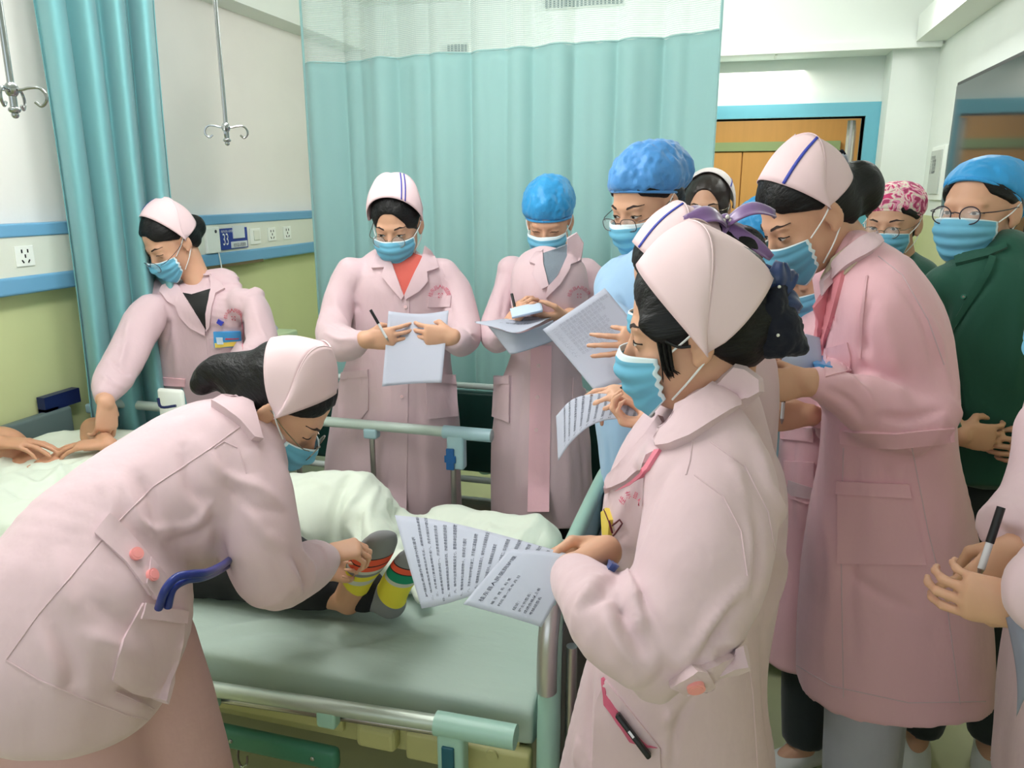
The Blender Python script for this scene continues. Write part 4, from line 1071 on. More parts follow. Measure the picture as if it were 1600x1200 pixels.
class Person:
    def __init__(s, head, a, pitch, roll=0, sc=1.0, skin=None):
        s.o = pt(*head); s.M = frame(a, pitch, roll); s.sc = sc; s.skin = skin or M_skin
        s.body = Field(); place(s.body, s.M, s.o, sc, HEAD); s.arms = []
    def H(s, x, y, z): return s.o + s.M @ (A3(x, y, z) * s.sc)
    def neck(s, base, r=.052):
        base = np.array(base); s.nb = base
        s.body.cone(s.H(0, -.028, -.045), base, r * .93 * s.sc, r * 1.08, k=.03)
    def core(s, pts, r=.07):
        a0 = np.array(pts[0], float); b0 = np.array(pts[1], float); pts = [a0 + nrm(b0 - a0) * (r + .035)] + list(pts[1:])
        s.body.cone(a0, pts[0], .04, r * .8, k=.02)
        for a, b in zip(pts[:-1], pts[1:]): s.body.cone(a, b, r, r, k=.03)
    def arm_in(s, sl, w):
        """the arm inside a sleeve: follows its stations down to the wrist"""
        c = [(q[0], min(q[2], q[3]) * .52) for q in sl] + [(np.array(w, float), .024)]
        c = [(np.array(a, float), max(.024, min(r, .042))) for a, r in c]
        s.body.cone(s.nb - A3(0, 0, .05), c[0][0] - A3(0, 0, .015), .03, c[0][1] * .8, k=.01)
        for (a, r), (b, q) in zip(c[:-1], c[1:]): s.body.cone(a, b, r, q, k=.015)
    def arm(s, pts, rr=(.042, .036, .025)):
        for i in range(len(pts) - 1): s.body.cone(pts[i], pts[i + 1], rr[min(i, 2)], rr[min(i + 1, 2)], k=.02)
    def hand(s, w, d, n, side, **k):
        return hand_field(s.body, w, d, n, side, **k)
    def make_body(s, h=.0045, label='', group=None):
        V, Q = s.body.mesh(h); s.bs = Surf(V, Q, 1); s.bs.tree()
        s.ob = s.bs.obj('person', s.skin); tag(s.ob, label, 'person', group); return s.ob
    # ---- things on the head
    def hair(s, m=None, bun=None, low=-.075, extra=(), front=.084, capcut=None, temple=0.0, h=.005, side=.070):
        F = Field(); L = Field()
        L.ell((0, -.014, .040), (.083, .101, .091), k=0); L.ell((0, -.052, -.012), (.066, .052, .060), k=.02)
        for c, r in extra: L.ell(c, r, k=.02)
        L.ell((0, .108, front - .122), (side, .078, .122), k=.006, op='s')
        L.ell((0, .03, -.10), (.09, .075, .075), k=.01, op='s')
        L.add('i', lambda p: low - p[:, 2], (0, 0, 0), 1e6, .01)
        dz = temple
        L.add('i', lambda p: (np.interp(p[:, 1], [-.10, -.06, -.014, .0, .05, .09], [-.085, -.074, -.016, .016 - dz, .036 - dz, .052 - dz * .3]) - p[:, 2]) * .75, (0, 0, 0), 1e6, .006)
        for sg in (-1, 1): L.ell((sg * .085, -.006, -.012), (.016, .020, .034), k=.006, op='s')
        for b in (bun or []): L.ell(b[0], b[1], k=b[2] if len(b) > 2 else .02)
        if capcut: L.add('i', lambda p: p[:, 2] - (capcut[1] + .016 + capcut[0] * p[:, 1]), (0, 0, 0), 1e6, .004)
        place(F, s.M, s.o, s.sc, L)
        V, Q = F.mesh(h); g = Surf(V, Q, 1)
        p = (g.V - s.o) @ s.M
        g.displace(.0022 * vnoise(p * [70, 14, 60]) + .003 * vnoise(p * [25, 10, 25]))
        s.hs = g; g.tree(); W = g.V.copy(); g.V = (W - s.o) @ s.M; o = g.obj('hair', m or M_hair, s.ob); g.V = W
        R = Matrix([list(s.M[0]) + [s.o[0]], list(s.M[1]) + [s.o[1]], list(s.M[2]) + [s.o[2]], [0, 0, 0, 1]])
        o.matrix_world = R; s.hair_o = o; bpy.context.view_layer.update(); return o
    def mask(s, down=0.0, white=0.0, tilt=0.0, m=None):
        def fn(u, v):
            u = u * 2 - 1; th = u * math.radians(78)
            zt = -.010 - .010 * u * u - down; zb = -.120 + .038 * u * u - down * .5
            z = zt + (zb - zt) * v
            zz = z + down * .6
            yf = np.interp(-zz, [0, .02, .036, .07, .1, .122], [.106, .118, .1245, .114, .100, .078])
            wx = np.interp(v, [0, .4, 1], [.069, .072, .056])
            c = max(0, math.cos(th)); x = wx * math.sin(th) / math.sin(math.radians(78))
            y = .030 + (yf - .030) * c ** .85
            pl = .0022 * math.sin(v * 4 * 2 * math.pi) * (0 if v < .12 or v > .9 else 1) + .0015 * math.sin(u * 9 + v * 5)
            return s.H(x * (1 + pl * 3), y + pl, z)
        nu, nv = 40, 34
        def mi(k):
            j = k // (nu - 1); i = k % (nu - 1)
            return 1 if (j < 1 + white * 10 or j > 31 or i < 1 or i > nu - 3) else 0
        o = sheet('face_mask', nu, nv, fn, .0022, None, s.ob, mi, [m or M_mask, M_maskw])
        for sg in (-1, 1):
            for a, b in ((s.H(sg * .068, .046, -.022 - down), s.H(sg * .083, -.018, .022)), (s.H(sg * .058, .043, -.084 - down * .5), s.H(sg * .081, -.016, -.026))):
                mid = (a + b) / 2 + (s.M @ A3(sg * .006, 0, 0))
                MB().tube(spline([a, mid, b], 6), .0016, 6).build('ear_loop', M_loop, o)
        s.mo = o; return o
    def glasses(s, m=None, dz=0.0, r=(.0245, .0195), dy=0.0, square=2.0, t=.0011):
        e = bpy.data.objects.new('glasses', None); 
        b = MB(); cy = .112 + dy; tubes = []
        for sg in (-1, 1):
            ring = []
            for i in range(25):
                a = i / 24 * 2 * math.pi; c_, s_ = math.cos(a), math.sin(a)
                k = (abs(c_) ** square + abs(s_) ** square) ** (-1 / square)
                x = sg * .0325 + r[0] * c_ * k; z = -.004 + dz + r[1] * s_ * k
                ring.append(s.H(x, cy - .18 * abs(x) ** 1.0 * .35, z))
            b.tube(ring, t, 6)
            hinge = s.H(sg * (.0325 + r[0]), cy - .012, .002 + dz)
            b.tube(spline([hinge, s.H(sg * .074, cy - .03, .004 + dz), s.H(sg * .081, .03, .007 + dz * .6), s.H(sg * .083, -.012, .010), s.H(sg * .080, -.03, -.010)], 4), t, 6)
        b.tube(spline([s.H(-.0325 + r[0], cy - .002, dz), s.H(0, cy + .003, .003 + dz), s.H(.0325 - r[0], cy - .002, dz)], 4), t, 6)
        o = b.build('glasses', m or M_rim, s.ob)
        for sg in (-1, 1):
            vs = [s.H(sg * .0325, cy - .002, -.004 + dz)]; n = 20
            for i in range(n):
                a = i / n * 2 * math.pi; c_, s_ = math.cos(a), math.sin(a); k = (abs(c_) ** square + abs(s_) ** square) ** (-1 / square)
                x = sg * .0325 + r[0] * .97 * c_ * k; vs.append(s.H(x, cy - .063 * abs(x), -.004 + dz + r[1] * .97 * s_ * k))
            th = s.M @ A3(0, -.0015, 0); N_ = len(vs); vv = vs + [q + th for q in vs]
            fs = [(0, 1 + i, 1 + (i + 1) % n) for i in range(n)] + [(N_, N_ + 1 + (i + 1) % n, N_ + 1 + i) for i in range(n)] + [(1 + i, N_ + 1 + i, N_ + 1 + (i + 1) % n, 1 + (i + 1) % n) for i in range(n)]
            mesh_obj('lens', vv, fs, M_glass, o)
        return o
    def face_patch(s, name, poly, m, th=.0008, sp=.0035, parent=None, curved=False):
        fr = (s.H(0, .25, 0), s.M[:, 0] * s.sc, s.M[:, 2] * s.sc, -s.M[:, 1])
        return patch(name, s.bs.bvh, poly, m, parent or s.ob, th, sp, frame=fr, deep=.002, curved=curved, sm=1)
    def eyes(s, openness=.3, brow=True, brow_z=.024):
        for sg in (-1, 1):
            c = .031 * sg; o = openness
            f = lambda pts: [(c + x * sg, z) for x, z in pts]
            if o > .2:
                e = s.face_patch('eye', f([(-.013, -.003), (-.006, .0015 + .004 * o), (.004, .002 + .0045 * o), (.014, -.0005), (.006, -.004), (-.004, -.0045)]), M_eyew, .0006, .003)
                ir = [(c + .001 + .0052 * math.cos(k * .63), -.0008 + (.0022 + .003 * o) * math.sin(k * .63)) for k in range(10)]
                s.face_patch('iris', ir, M_lash, .0013, .002, e if e else None)
            s.face_patch('eyelash', f([(-.014, -.003), (-.006, .0022 + .0045 * o), (.004, .0028 + .005 * o), (.016, 0), (.016, -.0012), (.004, .001 + .005 * o - .0004), (-.006, .0006 + .0045 * o - .0004)]), M_lash, .0014, .003)
            if brow: s.face_patch('eyebrow', f([(-.015, brow_z - .003), (-.012, brow_z + .001), (.004, brow_z + .005), (.022, brow_z - .001), (.004, brow_z), (-.012, brow_z - .0045)]), M_brow, .0012, .003)
    def nurse_cap(s, A=(.056, .108), Pk=(-.045, .165), T=(-.012, .012), Bk=(-.112, .055), w=.090, m=None, stripe=None, flare=.0, h_open=.0, name='nurse_cap'):
        """A front top, Pk top of the back edge, T lower side tips, Bk middle of the back (side-view y, z)"""
        def E(th):                               # front edge over the crown
            c = math.cos(th); sn = math.sin(th)
            return (w * sn * (1 + .04 * abs(sn)), T[0] + (A[0] - T[0]) * c ** 1.1 if c > 0 else T[0], T[1] + (A[1] - T[1]) * max(c, 0) ** 1.0)
        def Bc(th, ins=1.0):                     # back edge up to the peak
            c = max(math.cos(th), 0); sn = math.sin(th)
            return ((w + flare * c) * ins * sn * (1 - .10 * c), T[0] - .028 * math.sin(2 * abs(th)) + (Pk[0] - T[0]) * c ** 1.2, T[1] + (Pk[1] - T[1]) * c ** .62)
        def panel(u, v):
            th = (u * 2 - 1) * math.pi / 2; e = A3(*E(th)); b = A3(*Bc(th)); p = e + (b - e) * v
            bul = .009 * math.sin(math.pi * v) * math.cos(th) ** .5 if abs(th) < 1.56 else 0
            p = p + A3(bul * math.sin(th), 0, bul * math.cos(th)); return s.H(*p)
        o = sheet(name, 49, 12, panel, .0022, m or M_cap, s.ob)
        def back(u, v):
            th = (u * 2 - 1) * math.pi / 2; b = A3(*Bc(th, .985)) ; c = max(math.cos(th), 0)
            b = b + A3(0, .001, -.003 * c)
            q = A3(w * .93 * math.sin(th) * (1 - .05 * c), T[0] + (Bk[0] - T[0]) * c ** .55, T[1] + .004 + (Bk[1] - T[1]) * c ** .8)
            p = b + (q - b) * v + A3(0, -.014 * math.sin(math.pi * v) * c, 0); return s.H(*p)
        sheet('cap_back', 41, 12, back, .002, m or M_cap, o)
        # the folded hem along the back edge and the soft fold line down the back
        MB().tube([s.H(*(A3(*Bc((i / 40 * 2 - 1) * math.pi / 2)))) for i in range(1, 40)], .0016, 6).build('edge_seam', m or M_cap, o)
        s.capf = panel
        if stripe:
            for u0, u1, wd in stripe:            # (position along the band at the front edge, at the back edge, width)
                def sf(u, v): 
                    t = .02 + .96 * v; uu = 1 - (u0 + (u1 - u0) * t) + (u - .5) * wd
                    p = A3(*panel(uu, t)); n_ = nrm(p - s.H(0, -.03, .05)); return p + n_ * .0022
                sheet('blue_stripe', 3, 14, sf, .0012, mat('stripe_blue', srgb(52, 66, 165), .6), o)
        return o
    def bouffant(s, m=None, c=(0, -.022, .060), r=(.096, .112, .092), cut=(.50, .012), name='surgical_cap', bumpa=.006, sides=()):
        F = Field(); L = Field(); L.ell(c, r, k=0)
        for cc, rr in sides: L.ell(cc, rr, k=.03)
        n = nrm(A3(0, cut[0], -1)); L.add('i', lambda p: (p - A3(0, 0, cut[1])) @ n, (0, 0, 0), 1e6, .012)
        place(F, s.M, s.o, s.sc, L); V, Q = F.mesh(.005); g = Surf(V, Q, 1); p = (g.V - s.o) @ s.M
        g.displace(bumpa * vnoise(p * 22) + bumpa * .8 * np.abs(vnoise(p * [50, 50, 18] + 9)) - bumpa * .3 + bumpa * .4 * vnoise(p * 75))
        s.cs = g; g.tree(); o = g.obj(name, m or M_bouf, s.ob)
        ring = []
        for i in range(41):
            a = i / 40 * 2 * math.pi; y = c[1] + r[1] * .955 * math.cos(a); x = r[0] * .90 * math.sin(a); z = cut[1] + cut[0] * y
            k = math.sqrt(max(.2, 1 - ((z - c[2]) / r[2]) ** 2)); ring.append(s.H(x * min(1, k * 1.12), c[1] + (y - c[1]) * min(1, k * 1.1), z + .001))
        MB().tube(ring, .0042, 8).build('elastic_rim', m or M_bouf, o)
        return o
    # ---- clothes
    def garment(s, name, torso, sleeves=(), m=None, h=.007, k=.012, noise=.007, nz=(9, 9, 3.5), e=2.2, cut=(), folds=(), extra=None, kk=.02, cuff=True):
        F = Field(); F.loft(torso, k=0, flat0=True, flat1=True, e=e, n=6)
        for sl in sleeves: F.loft(sl, k=k, n=3, flat1=True)
        if extra: extra(F)
        for o_, n_ in cut: F.plane(o_, n_)
        V, Q = F.mesh(h); g = Surf(V, Q, 3)
        if noise: g.displace(noise * vnoise(g.V * nz + 3) + noise * .45 * vnoise(g.V * np.array(nz) * 2.6))
        bv = g.tree(); fl = []
        for pts, w, a in folds: 
            l = on(bv, pts)
            if len(l) > 1: fl.append((l, w, a))
        if fl: g.folds(fl)
        g.tree(); s.g = g
        o = g.obj(name, m or M_pink, s.ob); s.coat = o
        return o
    def legs(s, hip, f1, f2, m=None, shoe=None, r=(.085, .07, .055), h=.012, a=0, top_z=None):
        """trousers and shoes; f1, f2 = (x, y) of the feet on the floor"""
        F = Field(); hip = np.array(hip, float); fd = frame(a, 0)[:, 1]
        for i, f in enumerate((f1, f2)):
            fo = A3(f[0], f[1], .07); hp = hip + (A3(f[0], f[1], 0) - A3(hip[0], hip[1], 0)) * .55; kn = (hp + fo) / 2 + fd * .015
            F.loft([(hp, RT, r[0], r[0] * .95), (kn, RT, r[1], r[1]), (fo + A3(0, 0, .02), RT, r[2], r[2])], k=.03, flat1=True)
            s.body.cone(hp + A3(0, 0, 0), kn, .05, .045, k=.03).cone(kn, fo + A3(0, 0, .03), .04, .034, k=.02)
            s.body.cone(fo + A3(0, 0, 0), fo + fd * .09 + A3(0, 0, -.035), .032, .026, k=.02)
        s.body.cone(hip, hip + A3(0, 0, .12), .07, .07, k=.04)
        V, Q = F.mesh(h); g = Surf(V, Q, 1); g.displace(.005 * vnoise(g.V * [10, 10, 6])); s.tr = g
        s._legs = (g, m or M_grey); s._shoes = []
        for f in (f1, f2):
            L = Field(); o = A3(f[0], f[1], 0); sd = np.cross(fd, ZUP)
            L.loft([(o - fd * .055 + A3(0, 0, .032), sd, .032, .032), (o + A3(0, 0, .040), sd, .036, .040), (o + fd * .07 + A3(0, 0, .034), sd, .042, .034), (o + fd * .14 + A3(0, 0, .026), sd, .040, .026), (o + fd * .17 + A3(0, 0, .02), sd, .028, .02)], k=0)
            V, Q = L.mesh(.006); g = Surf(V, Q, 1); g.V[:, 2] = np.maximum(g.V[:, 2], .001); s._shoes.append((g, shoe or M_wshoe, o, fd, sd))
    def finish_legs(s):
        g, m = s._legs; g.obj('trousers', m, s.ob)
        for g, m, o, fd, sd in s._shoes:
            so = g.obj('shoe', m, s.ob)
    def px_patch(s, name, poly, m, th=.004, sp=7, parent=None, bvh=None, lift=0.0, curved=False, sm=2, deep=.012):
        return patch(name, bvh or s.g.bvh, poly, m, parent or s.coat, th, sp, lift, curved=curved, sm=sm, deep=deep)
    def seam(s, pts, r=.0005, m=None, name='seam', parent=None, lift=0.0, bvh=None):
        return line_on(name, bvh or s.g.bvh, pts, r, m or M_pink, parent or s.coat, lift=lift)
    def button(s, x, y, r=.006, m=None, parent=None):
        h, n = pixhit(s.g.bvh, x, y)
        if h is None: return
        u = nrm(np.cross(n, ZUP)); v = np.cross(n, u); b = MB()
        b.tube([h - n * .002, h + n * .0075], r, 16); 
        for a in (0, 1.57, 3.14, 4.71): c = h + n * .0076 + (u * math.cos(a) + v * math.sin(a)) * r * .28; b.tube([c - n * .001, c + n * .0004], r * .12, 6, mi=1)
        return b.build('button', [m or M_btn, M_pinkd], parent or s.coat)
    def embroidery(s, cx, cy, r, a0, a1, txt='桂东县人民医院', size=.022, m=None, tilt=0, squash=1.0, logo=True, lift=.006):
        """red characters in an arc and the little cross-flower mark below, stitched on the chest"""
        b = MB(); n = len(txt)
        def put(vs, fs, x, y, ang, sc):
            c_, s_ = math.cos(ang), math.sin(ang); out = []
            for v in vs:
                px = x + (v[0] * c_ - v[1] * s_) * sc * squash; py = y - (v[0] * s_ + v[1] * c_) * sc
                h, nn = pixhit(s.g.bvh, px, py)
                out.append(h + nn * lift if h is not None else None)
            fs2 = [f for f in fs if all(out[i] is not None for i in f)]
            out = [o if o is not None else A3(0, 0, 0) for o in out]
            used = sorted({i for f in fs2 for i in f}); mp = {i: j for j, i in enumerate(used)}
            b.add([out[i] for i in used], [[mp[i] for i in f] for f in fs2])
        for i, chh in enumerate(txt):
            vs, fs = text_mesh(chh, 1.0, res=1); 
            if not len(vs): continue
            vs = vs - [.5, .4, 0]; a = math.radians(a0 + (a1 - a0) * i / (n - 1))
            x = cx + r * math.sin(a + math.radians(tilt)) * squash; y = cy - r * math.cos(a + math.radians(tilt))
            put(vs, fs, x, y, -(a + math.radians(tilt)), size)
        if logo:
            q = []
            for k in range(4):
                a = k * math.pi / 2 + .78; 
                for rr, da in ((.25, -.3), (.55, -.45), (.75, 0), (.55, .45), (.25, .3)): q.append((rr * math.cos(a + da), rr * math.sin(a + da), 0))
            ro = [A3(*v) for v in q]; ri = [v * .72 for v in ro]; m_ = len(ro)
            put(ro + ri, [(i, (i + 1) % m_, m_ + (i + 1) % m_, m_ + i) for i in range(m_)], cx, cy - r * .15, math.radians(-tilt), size * .95)
        if b.v: return b.build('embroidery', m or M_emb, s.coat, False)
def pen(a, b, lab, dark=True, r=.0042):
    a = np.array(a); b = np.array(b); d = nrm(b - a)
    o = MB().tube([a, b], r, 10).build('pen', M_pen); tag(o, lab, 'pen')
    MB().tube([b - d * .045, b + d * .004], r * 1.15, 10).build('pen_cap', M_black, o)
    MB().tube([a - d * .012, a], [.0008, r], 8).build('pen_tip', M_steel, o)
    return o
def paper_sheet(lab, fn, nu=20, nv=20, th=.0009, texts=(), m=None, name='paper_sheet', group=None, ink=None):
    """fn(u, v) -> point; texts: (u0, v0, du, dv, text, size, side)"""
    o = sheet(name, nu, nv, fn, th, m or M_paper); tag(o, lab, 'paper', group)
    b = MB()
    for (u0, v0, ang, txt, size, side, W, Hh) in texts:
        vs, fs = text_mesh(txt, 1.0, res=1)
        if not len(vs): continue
        out = []
        for v in vs:
            x, y = v[0] * size, v[1] * size; c_, s_ = math.cos(ang), math.sin(ang)
            u = u0 + (x * c_ - y * s_) / W; w = v0 + (-(x * s_ + y * c_)) / Hh
            u = min(max(u, 0), 1); w = min(max(w, 0), 1); e = 1e-3
            p = np.array(fn(u, w)); pu = np.array(fn(min(u + e, 1), w)) - np.array(fn(max(u - e, 0), w)); pv = np.array(fn(u, min(w + e, 1))) - np.array(fn(u, max(w - e, 0)))
            nn = nrm(np.cross(pu, pv)); nn = nn if nn @ (EYE - p) > 0 else -nn; out.append(p + nn * (th * .5 + .0005))
        b.add(out, fs)
    if b.v: b.build('printed_text', ink or M_ink, o, False)
    return o
def coons(c, bulge=(0, 0, 0, 0), lift=None):
    """bilinear sheet through four corners (tl, tr, br, bl) with a lift function(u, v) -> 3-vector"""
    tl, tr, br, bl = [np.array(q, float) for q in c]
    def fn(u, v):
        p = (tl * (1 - u) + tr * u) * (1 - v) + (bl * (1 - u) + br * u) * v
        if lift is not None: p = p + lift(u, v)
        return p
    return fn
# ================================================================ nurse with round glasses reading a sheet (centre left)
p = Person((621, 350, 2.62), -10, 24)
tor = [S(506, 872, 726, 872, 'Y2.52', .165), S(508, 780, 722, 780, 'Y2.52', .165), S(520, 680, 720, 680, 'Y2.52', .16), S(530, 620, 716, 620, 'Y2.52', .15), S(548, 560, 703, 560, 'Y2.51', .13),
       S(548, 490, 704, 490, 'Y2.51', .13), S(548, 440, 702, 440, 'Y2.51', .125), S(562, 412, 686, 412, 'Y2.52', .09), S(594, 396, 654, 396, 'Y2.52', .062)]
slL = [S(545, 400, 565, 460, 2.68, .062), S(515, 440, 558, 470, 2.68, .062), S(499, 500, 548, 498, 2.64, .062), S(503, 548, 540, 506, 2.56, .06), S(540, 566, 545, 512, 2.46, .055), S(572, 546, 568, 514, 2.40, .033)]
slR = [S(684, 455, 700, 402, 2.68, .062), S(690, 470, 735, 440, 2.68, .062), S(696, 505, 748, 495, 2.64, .062), S(705, 512, 745, 548, 2.56, .06), S(712, 512, 716, 552, 2.46, .052), S(708, 510, 706, 545, 2.42, .034)]
p.neck(pt(622, 412, 2.67)); cl = [pt(622, 412, 2.67), pt(624, 600, 'Y2.52')]
p.core([cl[0], pt(624, 500, 'Y2.52'), cl[1]], .075)
p.arm_in(slL, pt(576, 530, 2.40)); p.arm_in(slR, pt(704, 528, 2.42))
p.legs((cl[1][0], 2.52, .62), (cl[1][0] - .11, 2.50), (cl[1][0] + .10, 2.52), m=M_pink, a=0)
p.hand(pt(574, 532, 2.40), RT * 1 + ZUP * .10 + BACK * .02, BACK - RT * .1, 1, curl=(.35, .4, .45, .5), th=.9, sc=.92)
p.hand(pt(706, 526, 2.41), -RT * 1 + ZUP * .05, BACK + RT * .1, -1, curl=(.45, .5, .5, .55), th=.9, sc=.92)
p.make_body(label='person in pink coat with round glasses over a coral sweater, reading one sheet')
p.finish_legs()
p.hair(bun=[((0, -.10, -.02), (.035, .03, .035))], temple=.035)
p.mask(); p.glasses(M_rimm, dz=-.008, r=(.022, .020)); p.eyes(.25)
p.nurse_cap(A=(.056, .122), Pk=(-.02, .172), T=(.012, .018), Bk=(-.11, .05), w=.093, flare=.006, stripe=[(.66, .60, .012), (.70, .64, .012)])
p.garment('coat', tor, [slL, slR], folds=[([(520, 455), (530, 490), (545, 510)], .014, .008), ([(505, 500), (525, 512), (545, 520)], .008, -.008), ([(508, 520), (530, 530), (555, 528)], .008, .007), ([(715, 500), (735, 520), (745, 530)], .008, -.007), ([(560, 440), (558, 480), (556, 540)], .010, -.006),
    ([(575, 560), (560, 650), (548, 770)], .02, .006), ([(650, 610), (655, 700), (660, 780)], .02, -.007), ([(600, 610), (598, 700), (590, 780)], .018, .005), ([(690, 440), (700, 470), (706, 500)], .010, -.007), ([(690, 620), (700, 700), (706, 780)], .02, .006)])
C_ = p
p.px_patch('sweater', [(604, 398), (645, 396), (668, 404), (650, 430), (632, 462), (618, 440), (607, 415)], mat('coral_sweater', srgb(196, 92, 82), .9, bump=(120, .5, .003)), .004, 6)
p.px_patch('lapel', [(596, 392), (602, 388), (613, 412), (632, 462), (628, 468), (610, 448), (597, 432), (602, 420), (582, 421), (588, 400)], M_pink, .012, 5)
p.px_patch('lapel', [(664, 384), (674, 392), (684, 420), (666, 426), (668, 440), (655, 455), (634, 468), (632, 461), (648, 425), (658, 405)], M_pink, .012, 5)
cf = Field(); nb = pt(626, 404, 2.67)
cf.loft([(nb + A3(0, .0, -.02), RT, .062, .056), (nb + A3(0, .0, .032), RT, .052, .050)], flat1=True, k=0)
V, Q = cf.mesh(.006); Surf(V, Q).obj('sweater_neck', MATS['coral_sweater'], p.coat)
p.px_patch('pocket', [(533, 582), (576, 577), (576, 640), (560, 660), (527, 655)], M_pink, .004, 8); p.px_patch('pocket', [(664, 583), (712, 586), (716, 650), (668, 655)], M_pink, .004, 8)
p.px_patch('pocket_hem', [(533, 582), (576, 577), (576, 588), (532, 593)], M_pink, .007, 8); p.px_patch('pocket_hem', [(664, 583), (712, 586), (713, 600), (664, 596)], M_pink, .007, 8)
p.px_patch('chest_pocket', [(668, 463), (706, 462), (704, 480), (668, 480)], M_pink, .004, 6)
p.px_patch('placket', [(616, 462), (640, 462), (638, 600), (634, 868), (603, 868), (612, 600)], M_pink, .0035, 9)
for x, y in ((634, 479), (628, 619)): p.button(x, y)
p.embroidery(687, 464, 16, -75, 70, size=7.5)
for pts in ([(560, 418), (553, 450), (556, 500), (560, 560), (540, 680)], [(690, 412), (700, 450), (694, 500)]): p.seam(pts)
# her sheet of paper
c = [P(607, 486, 2.43), P(701, 485, 2.44), P(690, 598, 2.36), P(597, 604, 2.35)]
paper_sheet('plain backlit sheet held upright in both hands by the woman in the coral sweater', coons(c, lift=lambda u, v: -ZUP * .012 * math.sin(math.pi * u) * (1 - v) + BACK * .012 * math.sin(math.pi * u)))
pen(P(604, 528, 2.385), P(580, 486, 2.38), 'clear pen with black cap in the fingers of the woman in the coral sweater')
def vw(r, u, b): return RT * r + ZUP * u + BACK * b
def px_sheet(lab, top, bot, D, n=30, **k):
    """a sheet between two edges seen in the view; each edge = list of (x, y, depth)"""
    T = spline([P(*q) for q in top], 8); B_ = spline([P(*q) for q in bot], 8)
    def at(L, u): 
        f = u * (len(L) - 1); i = min(int(f), len(L) - 2); return L[i] + (L[i + 1] - L[i]) * (f - i)
    def fn(u, v): return at(T, u) * (1 - v) + at(B_, u) * v + D * math.sin(math.pi * v)
    return paper_sheet(lab, fn, n, 14, **k)
FORM = '护理技术操作考核评分标准'
LINES = ['一、评估患者病情意识及合作程度', '二、核对医嘱及患者姓名床号', '三、洗手戴口罩准备用物齐全', '四、协助患者取舒适体位', '五、观察局部皮肤血液循环', '六、操作中注意保暖及安全', '七、整理床单位清理用物', '八、洗手并做好护理记录', '九、健康教育及注意事项', '十、总体评价与提问']

# ================================================================ nurse with blue bouffant cap writing on a notepad (centre)
p = Person((858, 345, 2.72), -14, 26, sc=.98)
tor = [S(767, 800, 932, 803, 'Y2.56', .155), S(768, 700, 924, 702, 'Y2.56', .15), S(778, 620, 912, 620, 'Y2.56', .14), S(800, 555, 908, 555, 'Y2.55', .125), S(800, 490, 918, 490, 'Y2.55', .125), S(800, 440, 922, 440, 'Y2.55', .12),
       S(808, 412, 915, 410, 'Y2.57', .060), S(838, 398, 892, 396, 'Y2.59', .042)]
slL = [S(792, 402, 815, 455, 2.74, .058), S(780, 425, 815, 455, 2.74, .058), S(757, 490, 800, 490, 2.70, .056), S(754, 535, 790, 510, 2.62, .054), S(778, 552, 782, 512, 2.54, .048), S(800, 520, 790, 498, 2.48, .034)]
slR = [S(905, 452, 925, 402, 2.74, .058), S(905, 465, 952, 430, 2.74, .058), S(915, 515, 958, 500, 2.68, .055), S(915, 500, 930, 545, 2.60, .05), S(895, 478, 900, 512, 2.52, .034)]
nb = pt(866, 410, 2.74); cl = [nb, pt(866, 500, 'Y2.55'), pt(860, 610, 'Y2.56')]
p.neck(nb); p.core(cl, .07)
p.arm_in(slL, pt(800, 506, 2.47)); p.arm_in(slR, pt(890, 492, 2.50))
p.legs((cl[2][0], 2.56, .62), (cl[2][0] - .09, 2.55), (cl[2][0] + .10, 2.56), m=M_scrubd)
p.hand(pt(795, 508, 2.47), vw(.55, .8, -.1), vw(.6, -.5, .6), 1, curl=(.55, .6, .65, .7), th=.9, sc=.88)
p.hand(pt(886, 493, 2.50), vw(-1, -.02, -.1), vw(0, .95, .3), -1, curl=(.25, .25, .3, .35), th=.4, sc=.92)
p.make_body(label='person in pink coat and bright blue bouffant cap, grey turtleneck, writing on a pad')
p.finish_legs()
p.mask(white=.13, down=-.004); p.eyes(.15, brow=False)
p.bouffant(c=(0, -.018, .066), r=(.094, .108, .098), cut=(.28, .016))
p.garment('coat', tor, [slL, slR], m=M_pink, folds=[([(790, 450), (785, 490), (790, 520)], .010, -.007), ([(770, 500), (780, 530), (790, 540)], .008, .007), ([(820, 440), (818, 480), (830, 540)], .012, -.006), ([(930, 440), (925, 470), (930, 500)], .01, -.007), ([(820, 560), (812, 650), (800, 790)], .018, -.007), ([(880, 560), (885, 680), (890, 790)], .018, .007), ([(900, 640), (910, 700), (915, 790)], .014, -.007)])
tn = mat('grey_sweater', srgb(120, 130, 140), .9, bump=(150, .5, .003))
cf = Field(); cf.loft([(nb + A3(-.004, -.01, -.02), RT, .058, .054), (nb + A3(-.004, -.012, .05), RT, .05, .047)], flat1=True, k=0)
V, Q = cf.mesh(.006); Surf(V, Q).obj('turtleneck', tn, p.coat)
p.px_patch('sweater', [(846, 398), (890, 380), (886, 402), (870, 432), (857, 448), (850, 420)], tn, .004, 5)
p.px_patch('lapel', [(836, 396), (848, 390), (850, 415), (858, 447), (848, 452), (833, 430), (838, 416), (828, 412)], M_pink, .012, 5)
p.px_patch('lapel', [(886, 372), (901, 363), (912, 380), (908, 408), (890, 416), (888, 424), (875, 444), (853, 466), (856, 448), (872, 430), (886, 400)], M_pink, .012, 5)
p.px_patch('placket', [(830, 540), (862, 540), (858, 800), (824, 800)], M_pink2, .0035, 9)
p.px_patch('pocket', [(771, 588), (799, 587), (797, 660), (770, 650)], M_pink, .010, 7); p.px_patch('pocket', [(895, 590), (916, 610), (916, 660), (892, 660)], M_pink, .004, 7)
p.px_patch('pocket_hem', [(771, 588), (799, 587), (799, 600), (771, 600)], M_pink, .013, 7)
